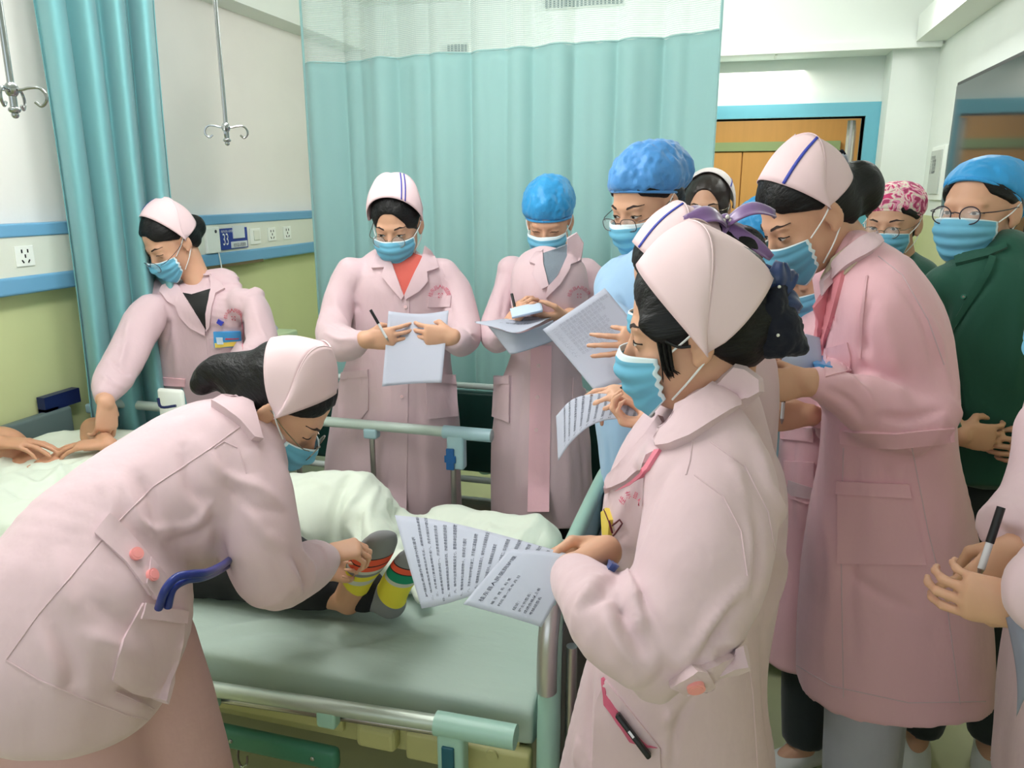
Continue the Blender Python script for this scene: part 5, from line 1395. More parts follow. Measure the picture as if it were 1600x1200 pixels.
for x, y in ((853, 473), (842, 571), (840, 620), (838, 671)): p.button(x, y)
p.embroidery(903, 464, 15, -75, 65, size=6.5)
px_sheet('small folded notepad held by the woman in the bright blue bouffant cap', [(797, 484, 2.43), (820, 478, 2.44), (845, 474, 2.46)], [(800, 497, 2.40), (822, 492, 2.40), (848, 486, 2.42)], vw(0, .002, 0), n=12, name='notepad', m=mat('notepad_blue', srgb(190, 205, 225), .6), th=.008)
px_sheet('folded printed sheet hanging between the two women in pink coats at centre', [(742, 504, 2.40), (790, 498, 2.46), (838, 493, 2.52), (872, 494, 2.52)], [(744, 505, 2.38), (775, 512, 2.36), (806, 520, 2.34), (842, 506, 2.38)], vw(0, .004, 0), n=24, texts=[(.30, .15, 0, FORM, .016, 1, .26, .16), (.32, .4, 0, LINES[0], .012, 1, .26, .16), (.32, .62, 0, LINES[1], .012, 1, .26, .16)])
px_sheet('lower half of the folded sheet, in shade, in front of the pink coat', [(762, 509, 2.38), (806, 521, 2.355), (842, 510, 2.40), (864, 500, 2.46)], [(797, 554, 2.38), (815, 550, 2.38), (845, 540, 2.42), (872, 530, 2.48)], vw(0, 0, .004), n=20)
pen(P(806, 487, 2.45), P(800, 461, 2.47), 'black capped pen upright in the hand of the woman in the bright blue bouffant cap')

# ================================================================ doctor with deep blue cap and glasses
p = Person((1010, 318, 2.05), -52, 22, sc=1.04)
tor = [S(950, 900, 1105, 900, 'Y2.06', .14), S(938, 735, 1105, 735, 'Y2.06', .15), S(930, 640, 1110, 640, 'Y2.06', .15), S(940, 560, 1105, 560, 'Y2.06', .145), S(945, 480, 1110, 480, 'Y2.06', .145), S(955, 430, 1110, 430, 'Y2.06', .12), S(985, 400, 1080, 395, 'Y2.07', .08), S(1000, 385, 1060, 380, 'Y2.08', .06)]
slL = [S(962, 398, 985, 460, 2.06, .065), S(940, 420, 985, 460, 2.06, .065), S(930, 470, 985, 480, 2.0, .06), S(932, 510, 985, 500, 1.94, .055), S(1000, 550, 1020, 505, 1.80, .05), S(1022, 552, 1028, 517, 1.70, .034)]
slR = [S(1080, 400, 1110, 470, 2.1, .065), S(1090, 430, 1130, 470, 2.1, .065), S(1090, 540, 1135, 540, 2.05, .06), S(1060, 590, 1100, 610, 1.95, .05)]
nb = pt(1026, 405, 2.12); cl = [nb, pt(1025, 520, 'Y2.06'), pt(1020, 730, 'Y2.06')]
p.neck(nb, .056); p.core(cl, .08)
w = pt(1026, 534, 1.68)
p.arm_in(slL, w); p.arm_in(slR, pt(1070, 600, 1.92))
p.legs((cl[2][0], 2.08, .78), (cl[2][0] - .10, 2.04), (cl[2][0] + .08, 2.12), m=M_scrubd, a=-50)
p.hand(w, vw(-1, .02, .0), vw(0, -.15, 1), 1, curl=(.15, .2, .2, .55), th=.1, sc=.86, spread=.10)
p.make_body(label='person in light blue gown, deep blue cap and metal glasses behind the foreground nurses')
p.finish_legs()
p.hair(low=-.07, front=.100, side=.074, capcut=(.42, .030))
p.mask(white=.16); p.glasses(mat('grey_rim', srgb(70, 66, 70), .3, .6), dz=-.008, r=(.024, .016), square=3.2); p.eyes(.25)
p.bouffant(M_bouf2, c=(0, -.028, .066), r=(.094, .112, .085), cut=(.42, .030), sides=[((0, -.10, .05), (.075, .055, .065))], bumpa=.007)
p.garment('gown', tor, [slL, slR], m=M_gown, noise=.008, nz=(14, 14, 5), h=.008)
px_sheet('backlit sheet tilted in the hand of the person in the light blue gown', [(848, 515, 1.78), (895, 484, 1.78), (945, 450, 1.80)], [(931, 613, 1.72), (985, 592, 1.72), (1040, 565, 1.74)], vw(.0, .0, .012), n=24, ink=mat('faint_ink', srgb(178, 180, 196), .8), texts=[(.08, .1, 0, '\n'.join(LINES), .0095, 1, .16, .2)])

# ================================================================ nurse behind the foreground nurse, purple bow
p = Person((1070, 446, 1.42), -100, 22)
tor = [S(965, 900, 1200, 900, 'Y1.52', .17), S(990, 760, 1215, 760, 'Y1.52', .16), S(1010, 660, 1222, 660, 'Y1.52', .15), S(1020, 590, 1222, 590, 'Y1.52', .15), S(1040, 545, 1205, 540, 'Y1.52', .13), S(1060, 510, 1170, 505, 'Y1.51', .08), S(1075, 490, 1140, 485, 'Y1.50', .06)]
slL = [S(1060, 540, 1150, 600, 1.44, .07), S(1040, 600, 1130, 620, 1.40, .065), S(1040, 680, 1110, 700, 1.36, .06), S(1020, 705, 1060, 660, 1.34, .05), S(1014, 690, 1036, 650, 1.34, .034)]
nb = pt(1105, 500, 1.55); cl = [nb, pt(1115, 600, 'Y1.52'), pt(1100, 800, 'Y1.52')]
p.neck(nb); p.core(cl, .075)
w = P(1026, 664, 1.34)
p.arm_in(slL, w)
sh2 = nb + BACK * .14; e2 = P(1050, 640, 1.62); w2 = P(1020, 622, 1.42)
p.arm([nb, sh2, e2, w2])
p.legs((cl[2][0], 1.52, .75), (cl[2][0] - .06, 1.46), (cl[2][0] + .08, 1.60), m=M_grey, a=-95)
p.hand(w2, vw(-1, .12, -.05), vw(-.1, -.9, .2), -1, curl=(.35, .45, .55, .6), th=.5, sc=.88)
p.hand(w, vw(-1, .05, .25), vw(.1, .9, .1), 1, curl=(.7, .8, .8, .8), th=.5, sc=.7)
p.make_body(label='person with purple satin bow and pink cap, half hidden behind the foreground nurse')
p.finish_legs()
p.hair(bun=[((0, -.110, .030), (.052, .046, .040)), ((0, -.09, .02), (.04, .04, .035))])
p.nurse_cap(A=(.062, .110), Pk=(-.028, .150), T=(.0, .0), Bk=(-.10, .06), w=.092, stripe=[(.66, .64, .016)])
p.mask(); p.eyes(.2)
p.garment('coat', tor, [slL, [(sh2, RT, .07, .07), (e2, RT, .05, .055), (w2 + vw(.03, 0, 0), ZUP, .035, .035)]], h=.008)
# purple bow
hb = P(1133, 344, 1.36)
bw = MB()
def petal(o, d, n, L, W, curl, mi=0, k=9):
    d = nrm(d); n = nrm(n - d * (n @ d)); s = np.cross(d, n)
    def fn(u, v):
        wv = W * math.sin(math.pi * min(1, (.12 + .80 * v))) ** .7; x = (u - .5) * 2
        return o + d * L * v + s * wv * x + n * (curl * math.sin(math.pi * v) + .18 * W * math.sin(x * 5 + v * 3) * v - .3 * W * x * x)
    return fn
def bow_part(name, m, parent, o, specs):
    for i, (d, n, L, W, c) in enumerate(specs):
        sheet(name, 12, 12, petal(np.array(o), d, n, L, W, c), .0022, m, parent)
knot = MB().sphere(hb, (.012, .012, .012)).build('hair_bow', M_satinp, p.hair_o)
bow_part('bow_loop', M_satinp, knot, hb, [(vw(-1, .05, -.3), vw(0, .9, -.4), .085, .032, .02), (vw(1, .15, -.2), vw(0, 1, -.3), .085, .030, .022), (vw(.95, -.75, -.3), vw(.3, .6, -.6), .105, .022, .008), (vw(-.75, -.6, -.35), vw(-.3, .6, -.6), .08, .024, .008), (vw(.3, -1, -.4), vw(0, .3, -1), .06, .02, .006)])
MB().sphere(hb + vw(0, .006, -.014), .004).sphere(hb + vw(.006, .0, -.014), .0035).sphere(hb + vw(-.006, 0, -.014), .0035).build('pearl', M_pearl, knot)
px_sheet('curved printed sheet held by the nurse with the purple bow', [(869, 650, 1.46), (895, 624, 1.44), (935, 615, 1.42), (975, 622, 1.40), (1010, 640, 1.38)], [(872, 720, 1.42), (893, 690, 1.40), (925, 664, 1.39), (965, 655, 1.38), (1006, 668, 1.36)], vw(0, 0, -.004), n=40,
         texts=[(.90 - .075 * i, .93, math.pi / 2, (LINES[i % 10] + FORM)[: 24 - (i % 3)], .0048, 1, .165, .085) for i in range(11)] )
pen(P(975, 606, 1.41), P(998, 602, 1.38), 'slim silver pen in the fingers of the nurse with the purple bow', r=.003)

# ================================================================ leaning nurse on the right
p = Person((1262, 335, 1.62), -82, 34, sc=1.03)
tor = [S(1240, 1048, 1562, 1078, 'Y1.78', .18), S(1243, 950, 1552, 955, 'Y1.78', .18), S(1258, 830, 1528, 820, 'Y1.77', .17), S(1280, 720, 1500, 700, 'Y1.76', .155), S(1285, 620, 1490, 610, 'Y1.76', .15), S(1285, 520, 1478, 510, 'Y1.75', .15), S(1292, 460, 1440, 440, 'Y1.74', .13), S(1300, 430, 1400, 395, 'Y1.73', .085), S(1300, 415, 1365, 380, 'Y1.71', .06)]
slL = [S(1340, 440, 1430, 440, 1.66, .07), S(1335, 500, 1470, 490, 1.62, .075), S(1345, 570, 1492, 570, 1.58, .075), S(1365, 680, 1488, 640, 1.54, .07), S(1330, 665, 1345, 580, 1.50, .06), S(1290, 632, 1295, 568, 1.48, .050), S(1264, 622, 1267, 572, 1.47, .034)]
nb = pt(1335, 405, 1.74); cl = [nb, pt(1390, 560, 'Y1.76'), pt(1400, 850, 'Y1.77')]
p.neck(nb); p.core(cl, .08)
w = P(1262, 598, 1.47)
p.arm_in(slL, w)
sh2 = nb + BACK * .14 + vw(.03, -.05, 0); e2 = P(1330, 640, 1.95); w2 = P(1262, 592, 1.66)
p.arm([nb, sh2, e2, w2])
p.legs((cl[2][0], 1.80, .80), (P(1370, 1000, 1.75)[0], 1.72), (P(1385, 1000, 1.75)[0] + .04, 1.90), m=M_grey, a=-75, r=(.10, .085, .075))
p.hand(w, vw(-1, -.1, .05), vw(-.05, -.2, 1), -1, curl=(.85, .9, .9, .95), th=.8, sc=.86)
p.hand(w2, vw(-.8, .5, 0), vw(0, -.2, -1), 1, curl=(.6, .7, .7, .7), th=.7, sc=.9)
p.make_body(label='tall person leaning forward in long pink coat and pink cap, black bun, at the right')
p.finish_legs()
p.hair(bun=[((0, -.115, -.015), (.048, .052, .056)), ((0, -.09, .0), (.04, .04, .045))], front=.086)
p.mask(m=mat('blue_mask_deep', srgb(96, 160, 190), .75, bump=(350, .12, .0004))); p.eyes(.3)
p.nurse_cap(A=(.050, .116), Pk=(-.050, .150), T=(-.004, .012), Bk=(-.105, .03), w=.090, stripe=[(.70, .70, .02)])
p.garment('coat', tor, [slL, [(sh2, RT, .07, .07), (e2, RT, .055, .055), (w2 + vw(.04, 0, 0), ZUP, .035, .035)]], h=.0065, m=M_pink2,
    folds=[([(1360, 470), (1350, 540), (1345, 600)], .012, -.012), ([(1440, 480), (1470, 540), (1480, 600)], .012, .007), ([(1380, 480), (1400, 560), (1410, 620)], .014, .008), ([(1300, 590), (1340, 600), (1370, 640)], .010, .009), ([(1290, 605), (1330, 630), (1350, 660)], .008, -.009), ([(1310, 580), (1350, 575), (1400, 600)], .010, -.007),
           ([(1375, 650), (1420, 655), (1470, 640)], .010, -.010), ([(1330, 700), (1340, 800), (1330, 900), (1335, 1040)], .014, -.007), ([(1430, 700), (1450, 850), (1480, 1000)], .018, .006), ([(1290, 800), (1300, 900), (1290, 1040)], .018, .007), ([(1380, 720), (1385, 740), (1390, 760)], .01, -.006), ([(1320, 890), (1360, 920), (1440, 960)], .014, -.006), ([(1400, 440), (1440, 500), (1470, 600)], .008, -.006)])
J_ = p
p.px_patch('undershirt', [(1284, 438), (1298, 405), (1330, 382), (1362, 366), (1350, 400), (1300, 450)], mat('cream_shirt', srgb(214, 206, 180), .8), .004, 6)
p.px_patch('collar', [(1310, 405), (1345, 375), (1370, 362), (1376, 384), (1360, 398), (1330, 416), (1300, 442), (1284, 462), (1282, 440)], M_pink, .014, 6)
p.px_patch('lapel', [(1283, 462), (1302, 440), (1322, 420), (1318, 440), (1302, 500), (1282, 560), (1272, 545), (1276, 500), (1270, 480)], mat('lapel_pink', srgb(222, 140, 150), .8), .008, 6)
p.px_patch('chest_pocket', [(1288, 545), (1325, 535), (1330, 555), (1330, 580), (1290, 590)], M_pink2, .004, 6)
p.px_patch('pocket', [(1310, 752), (1420, 756), (1448, 882), (1308, 880)], M_pink2, .004, 10); p.px_patch('pocket_hem', [(1310, 752), (1420, 756), (1424, 778), (1308, 772)], M_pink2, .007, 9)
p.px_patch('belt', [(1312, 672), (1400, 676), (1490, 668), (1492, 690), (1400, 700), (1314, 694)], M_pink2, .005, 9)
p.px_patch('badge', [(1269, 556), (1296, 560), (1298, 577), (1272, 572)], M_badge, .006, 5)
p.px_patch('badge_clip', [(1272, 535), (1286, 536), (1288, 541), (1280, 544), (1272, 547)], M_navyclip, .006, 3)
p.px_patch('armhole_seam', [(1352, 432), (1356, 430), (1348, 500), (1345, 560), (1341, 560), (1343, 500)], M_pink2, .003, 5)
p.embroidery(1300, 512, 20, -60, 40, txt='桂东县人', size=7.5, squash=.6)
for pts in ([(1372, 400), (1410, 430), (1450, 500), (1475, 570)], [(1425, 700), (1450, 830), (1480, 950), (1500, 1100)], [(1318, 700), (1314, 860), (1318, 1090)], [(1245, 1040), (1300, 1072), (1420, 1098), (1540, 1096)]): p.seam(pts, .0012)
# striped navy bow on the bun
hb = p.H(0, -.105, .045)
m_st = mat('striped_ribbon', srgb(170, 175, 190), .4)
kn = MB().sphere(hb, (.01, .01, .01)).build('hair_bow', M_velvet, p.hair_o)
bow_part('bow_loop', M_velvet, kn, hb, [(vw(.9, -.6, -.3), vw(.5, .8, 0), .075, .016, .012), (vw(-.3, .9, -.4), vw(-.5, .3, -1), .035, .014, .01)])
bow_part('bow_loop', m_st, kn, hb + vw(.0, -.004, -.01), [(vw(.8, -.75, -.5), vw(.5, .6, -.4), .07, .010, .006), (vw(-.2, .9, -.6), vw(-.5, .3, -1), .03, .010, .006)])
px_sheet('folded papers and plastic wallet held against the chest of the leaning nurse', [(1222, 532, 1.56), (1250, 522, 1.56), (1280, 528, 1.58)], [(1218, 592, 1.53), (1245, 590, 1.53), (1282, 596, 1.55)], vw(0, 0, -.006), n=12, m=mat('bluish_sheet', srgb(178, 186, 210), .5), th=.004)

# ================================================================ nurse between the leaning nurse and the foreground nurse
p = Person((1290, 425, 2.02), -92, 30)
tor = [S(1175, 1005, 1330, 1010, 'Y2.10', .15), S(1185, 900, 1330, 900, 'Y2.10', .15), S(1210, 760, 1335, 760, 'Y2.10', .145), S(1220, 660, 1340, 660, 'Y2.10', .14), S(1225, 580, 1345, 580, 'Y2.10', .14), S(1232, 530, 1345, 530, 'Y2.10', .13), S(1260, 500, 1335, 495, 'Y2.10', .08), S(1270, 485, 1325, 480, 'Y2.10', .06)]
nb = pt(1305, 495, 2.12); cl = [nb, pt(1285, 600, 'Y2.10'), pt(1275, 900, 'Y2.10')]
p.neck(nb, .05); p.core(cl, .07); w = P(1262, 648, 1.80); el = P(1310, 660, 1.88); sh = P(1300, 540, 2.0)
p.arm([nb, sh, el, w]); p.legs((cl[2][0], 2.10, .70), (.30, 2.05), (.40, 2.16), m=M_scrubd, a=-70, r=(.08, .07, .06))
p.hand(w, vw(-1, -.1, .05), vw(-.05, -.2, 1), -1, curl=(.7, .8, .85, .9), th=.7, sc=.9)
p.make_body(label='person in pink coat between the two bigger nurses, face hidden behind the leaning one')
p.finish_legs(); p.hair(bun=[((0, -.10, 0), (.04, .035, .04))]); p.mask(down=.0)
p.nurse_cap(A=(.05, .10), Pk=(-.04, .13), T=(-.004, .012), w=.088)
p.garment('coat', tor, [[(sh, ZUP, .06, .06), (el, ZUP, .055, .055), (w + vw(.03, 0, 0), ZUP, .034, .034)]], h=.008, m=M_pink2, folds=[([(1240, 680), (1235, 760), (1240, 840)], .014, -.008)])
p.px_patch('pocket', [(1226, 720), (1272, 722), (1272, 790), (1232, 778)], M_pink2, .006, 8); p.px_patch('pocket_hem', [(1222, 735), (1235, 750), (1272, 762), (1272, 780), (1240, 775), (1222, 760)], M_pink, .008, 7)
p.px_patch('belt', [(1220, 665), (1272, 668), (1272, 690), (1220, 686)], M_pink2, .005, 8)
pen(P(1222, 655, 1.78), P(1226, 600, 1.80), 'black pen held by the half hidden nurse between the bigger two')

# ================================================================ nurse with white cap and glasses at the back
p = Person((1104, 326, 2.85), -22, 4, sc=.98)
nb = pt(1112, 398, 2.87); tor = [S(1040, 900, 1190, 900, 'Y3.05', .15), S(1045, 650, 1185, 650, 'Y3.05', .14), S(1055, 480, 1170, 480, 'Y3.04', .13), S(1060, 430, 1165, 430, 'Y3.03', .11), S(1090, 400, 1135, 400, 'Y3.02', .06)]
cl = [nb, tor[2][0], tor[1][0]]; p.neck(nb); p.core(cl, .07)
wr = P(1085, 520, 2.7)
p.arm([nb - ZUP * .05, tor[3][0] - RT * .10 - ZUP * .05, P(1060, 520, 2.9), wr]); p.arm([nb - ZUP * .05, tor[3][0] + RT * .10 - ZUP * .05, P(1165, 520, 2.9), P(1140, 520, 2.7)])
p.legs((cl[2][0], 3.05, .72), (cl[2][0] - .09, 3.05), (cl[2][0] + .09, 3.05), m=M_scrubd)
p.hand(wr, vw(1, 0, 0), BACK, 1); p.hand(P(1140, 520, 2.7), vw(-1, 0, 0), BACK, -1)
p.make_body(label='person with brown hair, fine glasses and white cap at the back near the door')
p.finish_legs(); p.hair(m=M_hair_b, temple=.08, extra=[((.062, .03, -.02), (.018, .03, .06)), ((-.062, .03, -.02), (.018, .03, .06))], front=.088, side=.066)
p.nurse_cap(A=(.015, .136), Pk=(-.06, .142), T=(-.01, .0), Bk=(-.118, .04), w=.099, m=M_capw, stripe=[(.80, .78, .014)])
p.mask(); p.glasses(M_rimm, r=(.024, .020)); p.eyes(.8, brow_z=.022)
p.garment('coat', tor, [[(tor[3][0] + RT * -.12, RT, .06, .06), (P(1055, 520, 2.9), RT, .055, .055), (wr + RT * -.02, ZUP, .034, .034)], [(tor[3][0] + RT * .11 - ZUP * .03, RT, .055, .055), (P(1168, 520, 2.9), RT, .055, .055), (P(1142, 520, 2.7) + RT * .02, ZUP, .034, .034)]], h=.010)

# ================================================================ small partly seen person in light blue
p = Person((1196, 378, 2.45), -78, 24, sc=.98, skin=M_skin)
nb = pt(1212, 440, 2.5); tor = [S(1150, 1000, 1260, 1000, 'Y2.62', .15), S(1150, 700, 1260, 700, 'Y2.62', .14), S(1160, 500, 1265, 500, 'Y2.62', .14), S(1165, 460, 1260, 455, 'Y2.61', .12), S(1190, 440, 1240, 436, 'Y2.60', .06)]
cl = [nb, tor[2][0], tor[1][0]]; p.neck(nb); p.core(cl, .07); p.arm([nb - ZUP * .05, tor[3][0] - BACK * .10 - ZUP * .05, P(1200, 600, 2.4), P(1180, 570, 2.3)])
p.legs((cl[2][0], 2.62, .70), (cl[2][0] - .07, 2.58), (cl[2][0] + .07, 2.68), m=M_scrubd, a=-70)
p.hand(P(1180, 570, 2.3), vw(-1, 0, 0), BACK, -1)
p.make_body(label='person in light blue mostly hidden behind the purple bow, sliver of blue cap showing')
p.finish_legs(); p.mask(m=mat('pale_mask', srgb(178, 214, 228), .75)); p.eyes(.2)
p.bouffant(c=(0, -.02, .06), r=(.094, .110, .090), cut=(.35, .026))
p.garment('gown', tor, [[(tor[3][0] - BACK * .12, RT, .06, .06), (P(1200, 600, 2.4), RT, .05, .05), (P(1186, 572, 2.31), ZUP, .034, .034)]], m=mat('pale_blue_gown', srgb(176, 208, 224), .8, bump=(20, .4, .006)), h=.010)

# ================================================================ patterned cap and dark green scrubs
p = Person((1394, 350, 2.52), -42, 8, sc=1.0)
nb = pt(1404, 412, 2.56); tor = [S(1330, 900, 1490, 900, 'Y2.85', .14), S(1330, 600, 1490, 600, 'Y2.85', .14), S(1335, 480, 1482, 480, 'Y2.85', .14), S(1345, 430, 1470, 432, 'Y2.85', .11), S(1372, 408, 1442, 408, 'Y2.85', .07), S(1384, 398, 1428, 396, 'Y2.85', .055)]
cl = [nb, tor[2][0], tor[1][0]]; p.neck(nb); p.core(cl, .07)
p.arm([nb - ZUP * .05, tor[3][0] - RT * .10 - ZUP * .05, P(1340, 600, 2.6), P(1350, 640, 2.45)]); p.arm([nb - ZUP * .05, tor[3][0] + RT * .10 - ZUP * .05, P(1480, 600, 2.6), P(1470, 650, 2.45)])
p.legs((cl[2][0], 2.85, .80), (cl[2][0] - .09, 2.83), (cl[2][0] + .09, 2.85), m=M_scrubd, a=-30)
p.hand(P(1350, 640, 2.45), vw(.2, -1, 0), BACK, 1); p.hand(P(1470, 650, 2.45), vw(-.2, -1, 0), BACK, -1)
p.make_body(label='person in dark green scrubs with a pink and cream patterned surgical cap')
p.finish_legs(); p.hair(low=-.075, front=.10, side=.074, capcut=(.35, .030)); p.mask(); p.eyes(.5); p.glasses(M_rimm, dz=-.004, r=(.022, .018))
def pattern():
    m = mat('patterned_cotton', srgb(232, 214, 196), .8, bump=(30, .4, .004)); nt = m.node_tree; N = nt.nodes; L = nt.links; b = N['Principled BSDF']
    tc = N.new('ShaderNodeTexCoord'); n = N.new('ShaderNodeTexNoise'); n.inputs['Scale'].default_value = 26; n.inputs['Distortion'].default_value = 1.6; n.inputs['Detail'].default_value = 1
    L.new(tc.outputs['Object'], n.inputs[0]); r = N.new('ShaderNodeValToRGB'); r.color_ramp.interpolation = 'CONSTANT'
    for _ in range(4): r.color_ramp.elements.new(.5)
    for e, (q, c) in zip(r.color_ramp.elements, [(0, srgb(170, 60, 100)), (.40, srgb(226, 140, 170)), (.47, srgb(120, 50, 70)), (.48, srgb(226, 214, 196)), (.56, srgb(232, 180, 190)), (.62, srgb(200, 60, 110))]): e.position = q; e.color = c
    L.new(n.outputs[0], r.inputs[0]); L.new(r.outputs[0], b.inputs['Base Color']); return m
p.bouffant(pattern(), c=(0, -.028, .058), r=(.090, .108, .078), cut=(.35, .030), bumpa=.004, sides=[((0, -.10, .01), (.055, .04, .05))], name='patterned_cap')
p.garment('scrubs', tor, [[(tor[3][0] - RT * .11 - ZUP * .03, RT, .055, .055), (P(1342, 600, 2.6), RT, .05, .05), (P(1350, 625, 2.5), RT, .04, .04)], [(tor[3][0] + RT * .11 - ZUP * .03, RT, .055, .055), (P(1478, 600, 2.6), RT, .05, .05), (P(1470, 630, 2.5), RT, .04, .04)]], m=M_scrub, h=.009)

# ================================================================ dark green surgical gown, blue cap, round glasses, at the right
p = Person((1530, 330, 1.98), -56, 2, sc=1.06)
tor = [S(1440, 730, 1680, 730, 'Y2.22', .15), S(1445, 640, 1675, 640, 'Y2.22', .15), S(1450, 540, 1672, 540, 'Y2.22', .15), S(1450, 470, 1672, 470, 'Y2.22', .145), S(1462, 430, 1660, 430, 'Y2.22', .12), S(1495, 405, 1625, 400, 'Y2.22', .085), S(1510, 392, 1588, 386, 'Y2.22', .064)]
nb = pt(1552, 410, 2.02); cl = [nb, pt(1560, 560, 'Y2.22'), pt(1560, 720, 'Y2.22')]
p.neck(nb, .056); p.core(cl, .085)
eL, wL, eR, wR = P(1450, 610, 2.0), P(1500, 680, 1.85), P(1690, 610, 2.0), P(1640, 700, 1.85)
p.arm([nb - ZUP * .05, tor[4][0] - RT * .10 - ZUP * .06, eL, wL]); p.arm([nb - ZUP * .05, tor[4][0] + RT * .10 - ZUP * .06, eR, wR])
p.legs((cl[2][0], 2.22, .82), (cl[2][0] - .1, 2.2), (cl[2][0] + .09, 2.22), m=M_scrubd, a=-30, r=(.10, .085, .06))
p.hand(wL, vw(1, -.1, 0), BACK, 1, sc=.9); p.hand(wR, vw(-1, -.1, 0), BACK, -1, sc=.9)
p.make_body(label='person in dark green surgical top with sky blue cap and round dark glasses, far right')
p.finish_legs(); p.hair(low=-.07, front=.10, side=.076, capcut=(.55, .034))
p.mask(); p.glasses(M_rim, dz=.0, r=(.0225, .020), t=.0016); p.eyes(.3, brow=False)
p.bouffant(mat('sky_blue_cap', srgb(52, 152, 214), .5, bump=(30, .6, .005)), c=(0, -.028, .058), r=(.090, .112, .074), cut=(.55, .034), sides=[((0, -.09, .01), (.070, .05, .065))], bumpa=.003)
p.garment('surgical_top', tor, [[(tor[4][0] - RT * .12 - ZUP * .035, RT, .06, .065), (P(1462, 540, 2.1), RT, .062, .065), (eL, RT, .055, .055), (wL - RT * .03, ZUP, .04, .04)], [(tor[4][0] + RT * .12 - ZUP * .035, RT, .06, .065), (eR, RT, .055, .055), (wR + RT * .03, ZUP, .04, .04)]], m=M_scrub, h=.008,
    folds=[([(1475, 450), (1480, 520), (1478, 600)], .012, -.010), ([(1560, 420), (1535, 450), (1500, 500), (1480, 545)], .008, -.008), ([(1590, 470), (1592, 540), (1580, 620)], .014, .008), ([(1470, 480), (1500, 560), (1510, 640)], .018, .007)])
p.px_patch('front_flap', [(1545, 400), (1556, 402), (1548, 425), (1520, 470), (1492, 512), (1482, 540), (1478, 532), (1488, 505), (1512, 462), (1538, 422)], M_scrub, .006, 6)
p.px_patch('neckband', [(1492, 404), (1508, 398), (1540, 392), (1572, 380), (1574, 388), (1545, 403), (1510, 412), (1494, 416)], M_scrub, .010, 5)
p.button(1507, 464, .006, mat('green_button', srgb(40, 110, 90), .3)); p.button(1478, 512, .006, mat('green_button', srgb(40, 110, 90), .3))

# ================================================================ partly seen nurse at the right edge holding pen and papers
p = Person((1722, 470, 'Y1.33'), -75, 25)
tor = [S(1548, 1240, 1850, 1240, 'Y1.33', .17), S(1565, 1080, 1850, 1080, 'Y1.34', .16), S(1590, 900, 1850, 900, 'Y1.35', .15), S(1592, 760, 1845, 760, 'Y1.36', .15), S(1610, 650, 1840, 640, 'Y1.36', .14), S(1650, 590, 1800, 580, 'Y1.36', .09), S(1690, 560, 1770, 550, 'Y1.36', .06)]
nb = pt(1735, 560, 'Y1.36'); cl = [nb, tor[3][0], tor[1][0]]
p.neck(nb); p.core(cl, .075)
w = P(1592, 858, 1.06); w2 = P(1618, 950, .93)
p.arm([nb, P(1660, 660, 1.12), P(1650, 860, 1.12), w]); p.arm([nb, P(1715, 690, 1.14), P(1690, 930, .98), w2])
p.legs((cl[2][0], 1.34, .72), (cl[2][0] - .05, 1.30), (cl[2][0] + .08, 1.40), m=M_pink2, a=-60)
p.hand(w, vw(-.72, -.62, -.25), vw(.2, -.5, 1), -1, curl=(.55, .6, .65, .75), th=.9, sc=.82)
p.hand(w2, vw(-.80, -.05, .45), vw(.4, .0, 1), 1, curl=(.45, .5, .55, .6), th=.6, sc=.84)
p.make_body(label='person cut off by the right edge, pink sleeves, hands clasped around pen and paper')
p.finish_legs(); p.hair(bun=[((0, -.10, 0), (.04, .035, .04))]); p.mask(); p.nurse_cap()
slA = [S(1600, 690, 1700, 640, 1.12, .07), S(1590, 780, 1690, 760, 1.12, .065), S(1556, 800, 1600, 900, 1.09, .05), S(1538, 800, 1545, 840, 1.07, .03)]
slA = [(P(1670, 680, 1.14), RT, .07, .07), (P(1650, 770, 1.12), RT, .065, .065), (P(1598, 815, 1.09), nrm(P(1598, 870, 1.09) - P(1580, 770, 1.09)), .052, .05), (P(1562, 826, 1.07), nrm(P(1570, 870, 1.07) - P(1550, 790, 1.07)), .040, .040)]
slB = [(P(1718, 690, 1.14), RT, .07, .07), (P(1700, 860, 1.0), RT, .065, .065), (P(1665, 925, .88), ZUP, .06, .055), (P(1632, 925, .91), ZUP, .050, .045)]
p.garment('coat', tor, [slA, slB], h=.007, folds=[([(1560, 800), (1575, 815), (1598, 820)], .008, .008), ([(1550, 815), (1570, 835), (1598, 838)], .007, -.008)])
px_sheet('rolled sheet hanging from the hands at the right edge', [(1572, 965, .93), (1590, 960, .91), (1640, 960, .90)], [(1588, 1120, .96), (1610, 1080, .93), (1650, 1080, .92)], vw(0, 0, -.01), n=14, m=mat('dark_sheet', srgb(130, 132, 150), .6))
pen(P(1533, 889, 1.0), P(1563, 797, 1.0), 'clear ballpoint pen with black clip in the hands at the right edge', r=.0045)
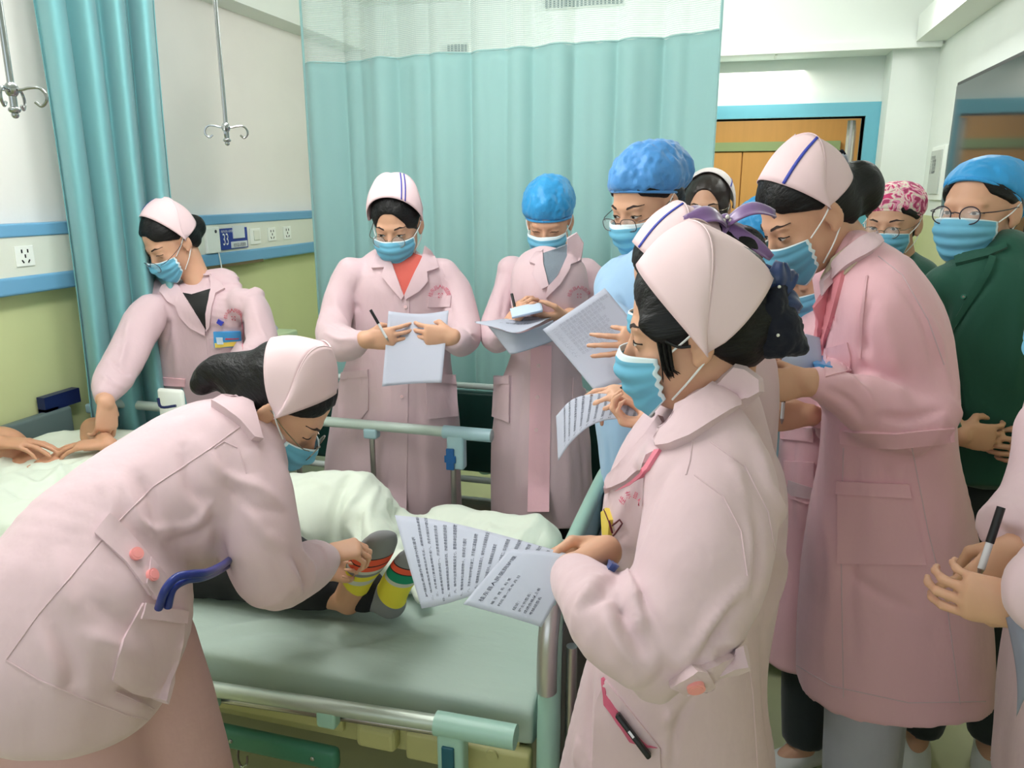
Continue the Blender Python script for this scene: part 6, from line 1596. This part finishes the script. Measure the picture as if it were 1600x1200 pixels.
# ================================================================ foreground nurse with the big sheet and navy scrunchie
p = Person((1086, 514, 1.13), -105, 12, roll=2, sc=1.02)
tor = [S(852, 1330, 1232, 1330, 'Y1.24', .18), S(880, 1200, 1222, 1200, 'Y1.24', .17), S(908, 1090, 1208, 1090, 'Y1.24', .16), S(932, 1000, 1206, 1000, 'Y1.24', .155), S(940, 900, 1222, 900, 'Y1.24', .15), S(940, 810, 1232, 800, 'Y1.24', .15),
       S(962, 740, 1226, 720, 'Y1.24', .145), S(1005, 690, 1212, 665, 'Y1.23', .12), S(1045, 650, 1196, 620, 'Y1.22', .085), S(1075, 618, 1176, 588, 'Y1.20', .060)]
slL = [S(1055, 680, 1160, 660, 1.12, .07), S(1015, 740, 1205, 720, 1.06, .075), S(1000, 820, 1212, 820, 1.01, .085), S(985, 900, 1185, 925, .97, .085), S(965, 985, 1110, 1040, .95, .075), S(948, 1045, 985, 900, .96, .065), S(912, 985, 940, 878, .99, .052), S(885, 950, 918, 868, 1.04, .038), S(880, 925, 908, 866, 1.07, .032)]
nb = pt(1115, 610, 1.22); cl = [nb, pt(1090, 760, 'Y1.24'), pt(1075, 1080, 'Y1.24')]
p.neck(nb, .056); p.core(cl, .08)
w = P(946, 862, 1.14); ea = P(1020, 990, .97)
p.arm_in(slL, w)
sh2 = nb + BACK * .15 + vw(-.01, -.03, 0); e2 = P(1000, 860, 1.42); w2 = P(960, 866, 1.30)
p.arm([nb, sh2, e2, w2])
p.legs((cl[2][0], 1.24, .75), (cl[2][0] - .04, 1.20), (cl[2][0] + .04, 1.34), m=M_pink, a=-95)
p.hand(P(946, 862, 1.15), vw(-1, -.38, .02), vw(0, .25, -1), 1, curl=(.25, .3, .35, .4), th=.7, sc=.82)
p.hand(w2, vw(-.8, -.5, .1), vw(0, .4, -1), -1, curl=(.7, .7, .7, .7), th=.6, sc=.75)
p.make_body(h=.0038, label='person in foreground, pink coat, navy velvet scrunchie in her hair, holding printed sheets')
p.finish_legs()
p.hair(temple=.03, bun=[((0, -.090, .0), (.045, .026, .045))], extra=[((.060, .048, .012), (.018, .028, .040)), ((-.060, .048, .012), (.018, .028, .040))], h=.004)
p.mask(white=.12); p.eyes(.3)
p.nurse_cap(A=(.066, .107), Pk=(-.014, .154), T=(-.016, -.020), Bk=(-.116, .055), w=.099, flare=.006)
hs = MB()
for i in range(16):
    a = random.Random(i).uniform(-.02, .015); x0 = .074 + .003 * math.sin(i)
    hs.tube(spline([p.H(-x0, .030 + .0012 * i, .02 - .001 * i), p.H(-x0 - .003, .032 + .001 * i, -.03), p.H(-x0 + .006, .028 + .0012 * i + a * .3, -.045 - .0006 * i)], 4), [.0010] * 8 + [.0003], 5)
hs.build('loose_strands', M_hair, p.hair_o)
MB().tube(spline([p.H(-.083, .036, .006), p.H(-.086, .020, -.004), p.H(-.085, .004, -.006)], 4), .0022, 8).build('hair_clip', M_black, p.hair_o)
G_ = p
p.garment('coat', tor, [slL, [(sh2, RT, .07, .07), (e2, RT, .055, .055), (w2 + vw(.03, 0, 0), ZUP, .04, .04)]], h=.0052, k=.016, noise=.006, nz=(8, 8, 4),
    folds=[([(1180, 690), (1215, 790), (1222, 880), (1205, 960)], .014, .010), ([(1165, 760), (1185, 850), (1180, 920)], .010, -.012), ([(1140, 720), (1175, 800), (1170, 900)], .010, .008), ([(1170, 905), (1130, 950), (1095, 1000), (1070, 1035)], .010, .010), ([(1155, 935), (1120, 985), (1090, 1030)], .007, -.010),
           ([(1188, 960), (1140, 1000), (1105, 1040)], .008, .009), ([(975, 850), (985, 920), (995, 975), (975, 960)], .010, .012), ([(960, 890), (975, 950), (985, 985)], .008, -.012), ([(950, 920), (985, 985), (1010, 1035)], .010, -.010), ([(945, 950), (965, 1000), (1000, 1045)], .009, .010),
           ([(1000, 900), (1040, 960), (1080, 985)], .02, .006), ([(960, 900), (940, 930), (905, 950)], .008, -.008), ([(930, 900), (915, 930), (900, 955)], .008, .007), ([(885, 1100), (905, 1150), (900, 1200)], .012, .008), ([(925, 1060), (918, 1130), (925, 1195)], .010, -.010),
           ([(1060, 1070), (1045, 1120), (1038, 1190)], .008, .010), ([(1085, 1085), (1060, 1130), (1050, 1190)], .006, -.008), ([(1020, 700), (990, 760), (960, 830)], .014, .006), ([(1055, 720), (1020, 780), (1000, 850)], .014, -.006), ([(1190, 980), (1195, 1080), (1205, 1190)], .012, -.006)])
p.px_patch('collar', [(1148, 570), (1166, 574), (1190, 592), (1192, 612), (1130, 655), (1080, 690), (1052, 702), (1034, 704), (1022, 692), (1030, 668), (1050, 648), (1096, 618)], M_pink, .013, 7)
p.px_patch('lapel', [(1034, 650), (1040, 662), (1024, 690), (1022, 706), (1008, 730), (985, 752), (962, 762), (944, 768), (955, 742), (985, 710), (1010, 682)], M_pink, .008, 7)
p.px_patch('lapel_underside', [(1026, 704), (1034, 704), (1015, 735), (984, 758), (960, 768), (985, 752), (1010, 730)], M_pinkd, .005, 5)
p.px_patch('belt', [(1045, 1064), (1075, 1044), (1100, 1038), (1165, 1008), (1172, 1046), (1105, 1066), (1098, 1074), (1084, 1080)], M_pink, .009, 7)
p.px_patch('belt_tab', [(1046, 1064), (1080, 1038), (1100, 1040), (1108, 1058), (1102, 1072), (1084, 1080)], M_pink, .013, 7)
h, n = pixhit(p.g.bvh, 1083, 1058)
u = nrm(np.cross(n, ZUP)); v = np.cross(n, u)
b = MB().tube([h, h + n * .0165], .0105, 22).tube([h + n * .016, h + n * .0172], [.0075, .0070], 22)
b.build('button', M_btnp, p.coat)
p.px_patch('pocket', [(948, 1062), (1032, 1168), (1034, 1230), (925, 1230), (932, 1100)], M_pink, .004, 9)
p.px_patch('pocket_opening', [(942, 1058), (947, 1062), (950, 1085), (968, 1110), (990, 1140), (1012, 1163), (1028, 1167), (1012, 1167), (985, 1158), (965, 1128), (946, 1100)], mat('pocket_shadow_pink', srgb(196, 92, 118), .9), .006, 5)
for pts in ([(1085, 742), (1130, 775), (1158, 830), (1168, 900)], [(1166, 1008), (1176, 1080), (1184, 1200)], [(1110, 690), (1165, 730), (1200, 800), (1210, 860)], [(1082, 688), (1078, 720), (1072, 742)]): p.seam(pts, .0012)
p.embroidery(990, 795, 24, -55, 60, txt='桂东县人', size=12, m=mat('red_embroidery_strong', srgb(205, 80, 110), .8), squash=.7, logo=False)
# phone in the pocket, badge, spectacles hanging
a, c = P(968, 1112, .985), P(1012, 1170, .97)
ax = nrm(c - a); s_ = nrm(np.cross(ax, FW)); h0, n0 = pixhit(p.g.bvh, 990, 1140); h0 = h0 + n0 * .010
R = np.stack([s_, ax, np.cross(s_, ax)], 1)
ph = MB().box((-.0045, -.036, -.012), (.0045, .045, .010), R=R, o=h0, bev=.003).build('phone', M_black); tag(ph, 'black phone sticking out of the foreground nurse coat pocket', 'phone')
MB().box((-.002, -.006, -.0125), (.002, .006, -.0118), R=R, o=h0 - R[:, 2] * .001).build('camera_ring', M_steel, ph)
p.px_patch('badge', [(934, 846), (942, 850), (958, 884), (960, 894), (950, 890), (936, 862)], mat('badge_dark_blue', srgb(52, 82, 140), .3), .010, 4)
p.px_patch('badge_clip', [(944, 838), (950, 846), (956, 868), (950, 872), (942, 850)], M_chrome, .014, 4)
p.px_patch('badge_reel', [(944, 800), (952, 794), (958, 812), (956, 838), (946, 838)], M_badgey, .007, 4)
wr = mat('wine_frame', srgb(96, 30, 44), .35)
p.seam([(950, 796), (958, 815), (962, 832)], .0018, wr, 'hanging_spectacles', lift=.006); p.seam([(962, 820), (972, 810), (976, 816), (966, 832), (960, 840)], .0015, wr, 'hanging_spectacles', lift=.006)
# navy scrunchie and flower on the ponytail
sc0 = p.H(0, -.150, .060); dirn = nrm(p.M @ A3(0, -1, .1))
ax = nrm(P(1250, 530, 1.12) - P(1150, 470, 1.12)); s1 = nrm(np.cross(ax, FW)); s2 = np.cross(ax, s1)
F = Field(); c0 = P(1192, 488, 1.10)
F.loft([(P(1160, 468, 1.12), s1, .034, .035), (P(1190, 498, 1.10), s1, .044, .04), (P(1222, 525, 1.09), s1, .037, .036), (P(1240, 536, 1.09), s1, .020, .022)], k=0)
for k in range(11):
    a = k / 11 * 2 * math.pi; F.ell(c0 + (s1 * math.cos(a) + s2 * math.sin(a)) * .036, (.016, .016, .020), k=.008)
V, Q = F.mesh(.0042); g = Surf(V, Q, 1); g.displace(.005 * vnoise(g.V * 60) + .004 * np.abs(vnoise(g.V * 110)))
g.tree(); kn = g.obj('scrunchie', M_velvet, p.hair_o)
m_nb = mat('navy_satin', srgb(30, 48, 92), .3, sheen=.3)
fo = P(1206, 462, 1.08)
bow_part('ribbon_petal', m_nb, kn, fo, [(vw(-.9, .5, -.2), vw(.2, .6, -.8), .042, .022, .012), (vw(-.4, .95, -.1), vw(.4, .1, -.9), .045, .020, .012), (vw(.2, 1, -.1), vw(.1, .1, -1), .048, .018, .012), (vw(.7, .8, 0), vw(-.4, .2, -.9), .045, .016, .01), (vw(.95, -.4, -.1), vw(0, .4, -.9), .045, .018, .01), (vw(.6, -.9, -.2), vw(.3, .2, -.9), .045, .018, .01), (vw(-.9, -.1, -.3), vw(0, .5, -.8), .045, .02, .01)])
pb = MB()
for k in range(9): 
    a = k * 2.4; r_ = .0045 * math.sqrt(k); pb.sphere(fo + vw(r_ * math.cos(a), r_ * math.sin(a), -.012), .0028)
pb.build('pearl_cluster', M_pearl, kn)
for x, y in ((1167, 479), (1186, 511), (1215, 524), (1226, 434), (1218, 449)):
    h, n = pixhit(g.bvh, x, y)
    q = h + n * .001 if h is not None else P(x, y, 1.05)
    MB().sphere(q, .0024).build('pearl', M_pearl, kn)
# the printed sheets
Wd, Hd = .30, .20
T1 = [(617, 805, 1.27), (680, 812, 1.24), (760, 830, 1.19), (840, 852, 1.13), (908, 872, 1.10)]
B1 = [(659, 951, 1.17), (695, 944, 1.15), (740, 930, 1.13), (800, 915, 1.11), (860, 905, 1.09)]
tx = []
for i in range(15): tx.append((.10 + .052 * i, .97 - .03 * (i % 3), math.pi / 2, (LINES[i % 10] + LINES[(i * 3 + 1) % 10])[: 22 + (i * 5) % 7] if i else '     ' + FORM + '表', .0062 if i else .008, 1, .30, .16))
px_sheet('large printed form curving down to the left from the foreground nurse hand', T1, B1, vw(0, .006, -.008), n=44, texts=tx)
T2 = [(905, 873, 1.078), (872, 925, 1.06), (846, 980, 1.045)]
B2 = [(796, 858, 1.115), (762, 900, 1.10), (724, 944, 1.085)]
T2, B2 = B2, T2
tx = [(.10, .0 + .12, 0, '', .01, 1, .1, .2)]
F2 = [(.14, '桂东县人民医院护理', .0100), (.30, '编 号  姓 名  科 室', .0062), (.40, '时间 第一次 年 月 日', .0062), (.62, '结论：', .0066), (.70, '护士长签名：', .0062), (.78, '成绩合格以上者', .0062), (.86, '考核组签名', .0062)]
tx = []
for u_, t_, s_ in F2: tx.append((.06 + .80 * (u_ - .1), .10 if u_ < .5 else .12, 0, t_, s_, -1, .20, .12)) if False else tx.append((u_ , .92, math.pi / 2, t_, s_, 1, .21, .135))
def sh2f():
    e = [P(*q) for q in T2]; f = [P(*q) for q in B2]
T2b = [(796, 858, 1.115), (832, 860, 1.10), (868, 864, 1.09), (905, 873, 1.078)]
B2b = [(724, 944, 1.085), (764, 955, 1.07), (805, 967, 1.055), (846, 980, 1.045)]
tx = [(.06 + .88 * u_, .90, math.pi / 2 - .0, t_, s_, 1, .155, .115) for u_, t_, s_ in F2]
px_sheet('second printed page folded forward over the large form, with dotted fold line', T2b, B2b, vw(0, .002, -.003), n=24, texts=tx)

# ================================================================ bending nurse in the left foreground
p = Person((438, 634, 1.54), 94, 46, sc=1.0)
def SB(x1, y1, x2, y2, D, rv): return S(x1, y1, x2, y2, D, rv)
tor = [SB(-95, 990, 244, 1122, 1.30, .19), SB(-80, 945, 262, 1070, 1.30, .195), SB(-20, 880, 290, 1000, 1.33, .19), SB(55, 800, 285, 915, 1.37, .165), SB(125, 738, 320, 875, 1.42, .155), SB(205, 680, 400, 845, 1.48, .155), SB(290, 640, 428, 785, 1.54, .15), SB(332, 634, 412, 738, 1.58, .10), SB(362, 640, 402, 700, 1.61, .060)]
slL = [SB(330, 668, 400, 780, 1.50, .07), SB(318, 745, 448, 730, 1.46, .078), SB(335, 830, 462, 790, 1.44, .074), SB(360, 900, 468, 850, 1.44, .068), SB(395, 945, 470, 862, 1.46, .060), SB(450, 940, 478, 850, 1.52, .050), SB(485, 918, 500, 842, 1.60, .045), SB(504, 892, 514, 850, 1.66, .034)]
nb = P(392, 668, 1.62); cl = [nb, P(330, 730, 1.52), P(210, 830, 1.42), P(100, 960, 1.33)]
p.neck(nb, .054); p.core(cl, .08)
w = P(506, 868, 1.68)
p.arm_in(slL, w)
sh2 = P(372, 765, 1.70); e2 = P(490, 900, 1.85); w2 = P(512, 892, 1.86)
p.arm([P(350, 720, 1.55), sh2, P(450, 905, 1.82), w2])
hp = P(95, 1000, 1.32)
p.legs((hp[0], hp[1], .80), (P(60, 1150, 1.2)[0] - .02, .86), (P(100, 1150, 1.3)[0] + .06, 1.10), m=mat('trouser_pink', srgb(200, 160, 160), .8, bump=(11, .55, .012)), a=70, r=(.118, .10, .07))
p.hand(w, vw(.9, .12, .28), vw(.25, -.85, .3), 1, curl=(.8, .85, .9, .9), th=.8, sc=.86)
p.hand(w2, vw(.95, .05, -.1), vw(0, .5, -.6), -1, curl=(.8, .85, .9, .9), th=.8, sc=.75)
p.make_body(h=.0042, label='person bending over the bed, pulling a striped sock, beige bow on her cap')
p.finish_legs()
p.hair(bun=[((0, -.100, -.005), (.045, .04, .045)), ((0, -.125, -.028), (.032, .035, .030)), ((0, -.140, -.055), (.024, .026, .028)), ((0, -.138, -.078), (.016, .018, .018))], low=-.095, h=.0045)
p.mask(); p.glasses(M_rimm, dz=-.012, r=(.022, .019)); p.eyes(.2)
p.nurse_cap(A=(.060, .100), Pk=(-.010, .158), T=(.006, .006), Bk=(-.105, .085), w=.092)
B_ = p
p.garment('coat', tor, [slL, [(sh2, RT, .07, .07), (P(455, 905, 1.82), RT, .05, .05), (w2 - vw(.05, 0, 0), ZUP, .035, .035)]], h=.0058, k=.016, noise=.007, nz=(8, 8, 6),
    folds=[([(285, 700), (300, 760), (330, 790)], .012, -.012), ([(310, 690), (345, 740), (400, 760), (440, 790)], .012, .010), ([(345, 740), (390, 790), (440, 800)], .009, -.008), ([(380, 780), (410, 830), (445, 860)], .012, .008), ([(185, 745), (215, 810), (240, 830)], .010, .010), ([(215, 740), (235, 780), (245, 830)], .010, -.010), ([(165, 745), (175, 790), (170, 830)], .012, .008),
           ([(240, 830), (300, 820), (330, 790)], .010, .008), ([(260, 850), (300, 840), (335, 815)], .010, -.009), ([(330, 800), (345, 860), (360, 900)], .010, -.012), ([(90, 850), (100, 920), (120, 960)], .014, .008), ([(60, 980), (85, 1040), (90, 1080)], .014, .009), ([(80, 970), (110, 1040), (120, 1080)], .014, -.009), ([(130, 990), (180, 1010), (200, 1040)], .012, .008), ([(180, 1080), (210, 1085), (245, 1100)], .010, -.012),
           ([(440, 870), (460, 900), (470, 930)], .009, .008), ([(470, 860), (485, 880), (490, 910)], .007, .007), ([(455, 860), (470, 890), (475, 920)], .007, -.008), ([(490, 850), (505, 860), (510, 880)], .005, .006), ([(150, 940), (190, 970), (240, 1000)], .012, -.006)])
p.px_patch('collar', [(330, 636), (352, 620), (372, 618), (390, 632), (398, 660), (406, 690), (392, 688), (372, 664), (350, 648)], M_pink, .016, 7)
p.px_patch('belt', [(148, 833), (172, 802), (200, 830), (262, 905), (232, 930), (196, 880)], M_pink, .006, 8)
p.px_patch('belt', [(232, 872), (255, 902), (275, 918), (262, 932), (240, 938), (224, 912)], M_pink, .009, 8)
for x, y in ((209, 868), (232, 901)):
    h, n = pixhit(p.g.bvh, x, y); MB().tube([h, h + n * .0125], .0105, 22).tube([h + n * .012, h + n * .0132], [.0075, .007], 22).build('button', M_btnp, p.coat)
p.px_patch('pocket', [(222, 942), (286, 956), (284, 1010), (262, 1098), (205, 1080), (175, 1062), (190, 1000)], M_pink, .005, 9)
p.px_patch('pocket_hem', [(224, 942), (288, 955), (286, 976), (217, 966)], M_pink, .009, 8)
for pts in ([(395, 652), (330, 700), (240, 760), (170, 830), (120, 890), (60, 960), (10, 1030)], [(10, 1032), (60, 1062), (130, 1092), (200, 1118), (240, 1128)], [(335, 700), (350, 690), (372, 700), (385, 740)], [(180, 1080), (240, 1108)]): p.seam(pts, .0013)
# beige bow on the cap
cb = p.H(-.085, .010, .105)
kn = MB().sphere(P(438, 595, 1.47), (.005, .005, .005)).build('cap_bow', M_pearl, p.ob)
M_be = mat('beige_ribbon', srgb(222, 188, 150), .45)
bow_part('bow_loop', M_be, kn, P(438, 595, 1.468), [(vw(1, .55, -.1), vw(.1, .1, -1), .045, .014, .008), (vw(-1, -.55, -.1), vw(.1, .1, -1), .042, .013, .008)])
MB().tube(spline([P(494, 610, 1.55), P(499, 622, 1.53), P(501, 636, 1.53)], 4), [.003, .006, .008, .008, .008, .007, .006, .005, .004], 8).build('orange_hair_clip', mat('orange_clip', srgb(235, 150, 110), .5), p.hair_o)
# stethoscope around the neck and out of the pocket
M_tube = mat('stethoscope_blue', srgb(30, 44, 120), .3)
stq = empty('stethoscope', P(300, 900, 1.3), 'blue stethoscope hanging from the bending nurse neck into her pocket', 'stethoscope')
MB().tube(spline([P(248, 950, 1.16), P(258, 922, 1.14), P(276, 902, 1.15), P(300, 897, 1.17), P(325, 894, 1.22), P(352, 880, 1.34), P(375, 860, 1.52)], 6), .0065, 12).build('tube', M_tube, stq)
MB().tube(spline([P(262, 948, 1.17), P(270, 920, 1.16), P(292, 906, 1.19), P(318, 902, 1.24), P(348, 888, 1.36), P(375, 868, 1.53)], 6), .0065, 12).build('tube', M_tube, stq)
MB().tube(spline([P(390, 640, 1.52), P(398, 652, 1.52), P(398, 668, 1.53), P(396, 682, 1.55)], 5), .0028, 8).build('ear_tube', M_chrome, stq)

# ================================================================ nurse at the left, reaching over the rail
p = Person((268, 378, 2.82), -38, 32, sc=1.02)
tor = [S(236, 800, 400, 800, 'Y2.52', .14), S(240, 700, 388, 700, 'Y2.52', .14), S(246, 620, 368, 618, 'Y2.52', .13), S(240, 560, 372, 556, 'Y2.50', .125), S(230, 500, 388, 495, 'Y2.49', .125), S(232, 478, 392, 468, 'Y2.48', .115), S(248, 460, 380, 447, 'Y2.49', .062), S(276, 449, 350, 434, 'Y2.51', .042)]
nb = pt(314, 452, 2.90)
slL = [S(215, 470, 262, 500, 2.82, .058), S(192, 490, 250, 520, 2.78, .06), S(168, 545, 232, 560, 2.70, .055), S(145, 590, 205, 600, 2.60, .046), S(146, 622, 180, 626, 2.52, .034)]
slR = [S(365, 450, 392, 500, 2.84, .058), S(378, 470, 415, 478, 2.84, .058), S(385, 535, 436, 525, 2.80, .058), S(380, 540, 415, 578, 2.72, .05), S(364, 560, 372, 590, 2.64, .036)]
cl = [nb, pt(310, 520, 'Y2.50'), pt(310, 700, 'Y2.52')]; p.neck(nb, .046); p.core(cl, .06)
w = P(166, 630, 2.50)
p.arm_in(slL, w); p.arm_in(slR, P(372, 578, 2.62))
p.legs((cl[2][0], 2.52, .60), (cl[2][0] - .08, 2.50), (cl[2][0] + .09, 2.54), m=M_pink)
p.hand(w, vw(-.05, -1, -.1), vw(-.8, 0, .5), 1, curl=(.45, .5, .5, .55), th=.5, sc=.98); p.hand(P(378, 586, 2.62), vw(-.6, -.8, .2), vw(-.4, .3, 1), -1, curl=(.7, .8, .8, .8), sc=.8)
p.make_body(label='person in pink coat with blue and yellow name badge reaching down over the bed rail')
p.finish_legs(); p.hair(bun=[((0, -.105, -.005), (.045, .04, .045))], front=.086)
p.mask(down=.004); p.glasses(M_rim, dz=-.022, dy=.008, r=(.027, .020)); p.eyes(.15)
p.nurse_cap(A=(.035, .131), Pk=(-.055, .146), T=(-.005, .005), Bk=(-.11, .02), w=.096, stripe=[(.40, .38, .012)])
p.garment('coat', tor, [slL, slR], folds=[([(260, 480), (262, 520), (255, 560)], .010, -.010), ([(200, 500), (195, 540), (185, 580)], .01, .007), ([(170, 560), (190, 580), (205, 585)], .008, -.009), ([(160, 585), (175, 600), (195, 605)], .008, .008), ([(375, 470), (378, 510), (382, 550)], .008, -.010), ([(400, 490), (410, 520), (420, 545)], .01, .007), ([(385, 540), (400, 545), (425, 535)], .007, -.009), ([(270, 500), (275, 560), (275, 610)], .012, .006)])
p.px_patch('undershirt', [(276, 456), (300, 460), (334, 450), (330, 480), (322, 515), (300, 488)], M_black, .004, 5)
p.px_patch('lapel', [(252, 446), (272, 440), (284, 455), (302, 482), (322, 514), (321, 524), (298, 512), (282, 495), (276, 478), (262, 472), (250, 458)], M_pink, .012, 5)
p.px_patch('lapel', [(318, 428), (334, 434), (348, 444), (352, 452), (338, 460), (332, 480), (328, 510), (323, 518), (322, 490), (330, 450), (330, 430)], M_pink, .012, 5)
p.px_patch('chest_pocket', [(328, 528), (378, 524), (380, 556), (330, 560)], M_pink, .004, 6)
p.px_patch('badge', [(334, 518), (375, 517), (376, 540), (335, 543)], M_badge, .009, 4); p.px_patch('badge_stripe', [(336, 535), (376, 531), (376, 539), (336, 542)], M_badgey, .011, 4)
p.px_patch('badge_photo', [(338, 526), (348, 526), (349, 537), (339, 537)], mat('badge_photo_white', srgb(200, 220, 235), .4), .011, 3)
p.px_patch('badge_text', [(352, 528), (372, 527), (372, 529), (352, 530)], mat('badge_red', srgb(200, 60, 70), .5), .011, 2)
p.px_patch('badge_clip', [(341, 498), (350, 503), (346, 509), (338, 504)], M_navyclip, .010, 3)
p.embroidery(366, 498, 14, -75, 60, size=6.5, m=mat('red_embroidery_left', srgb(195, 75, 90), .8))
p.px_patch('belt', [(240, 588), (290, 592), (289, 604), (240, 602)], M_pink2, .006, 6)
p.button(253, 594, .007, M_btnp); p.button(335, 584, .007, M_btnp)
p.seam([(376, 490), (380, 520), (378, 560)], .0018, M_pinkd, 'red_pen'); p.seam([(322, 524), (325, 560), (328, 610)], .0013)
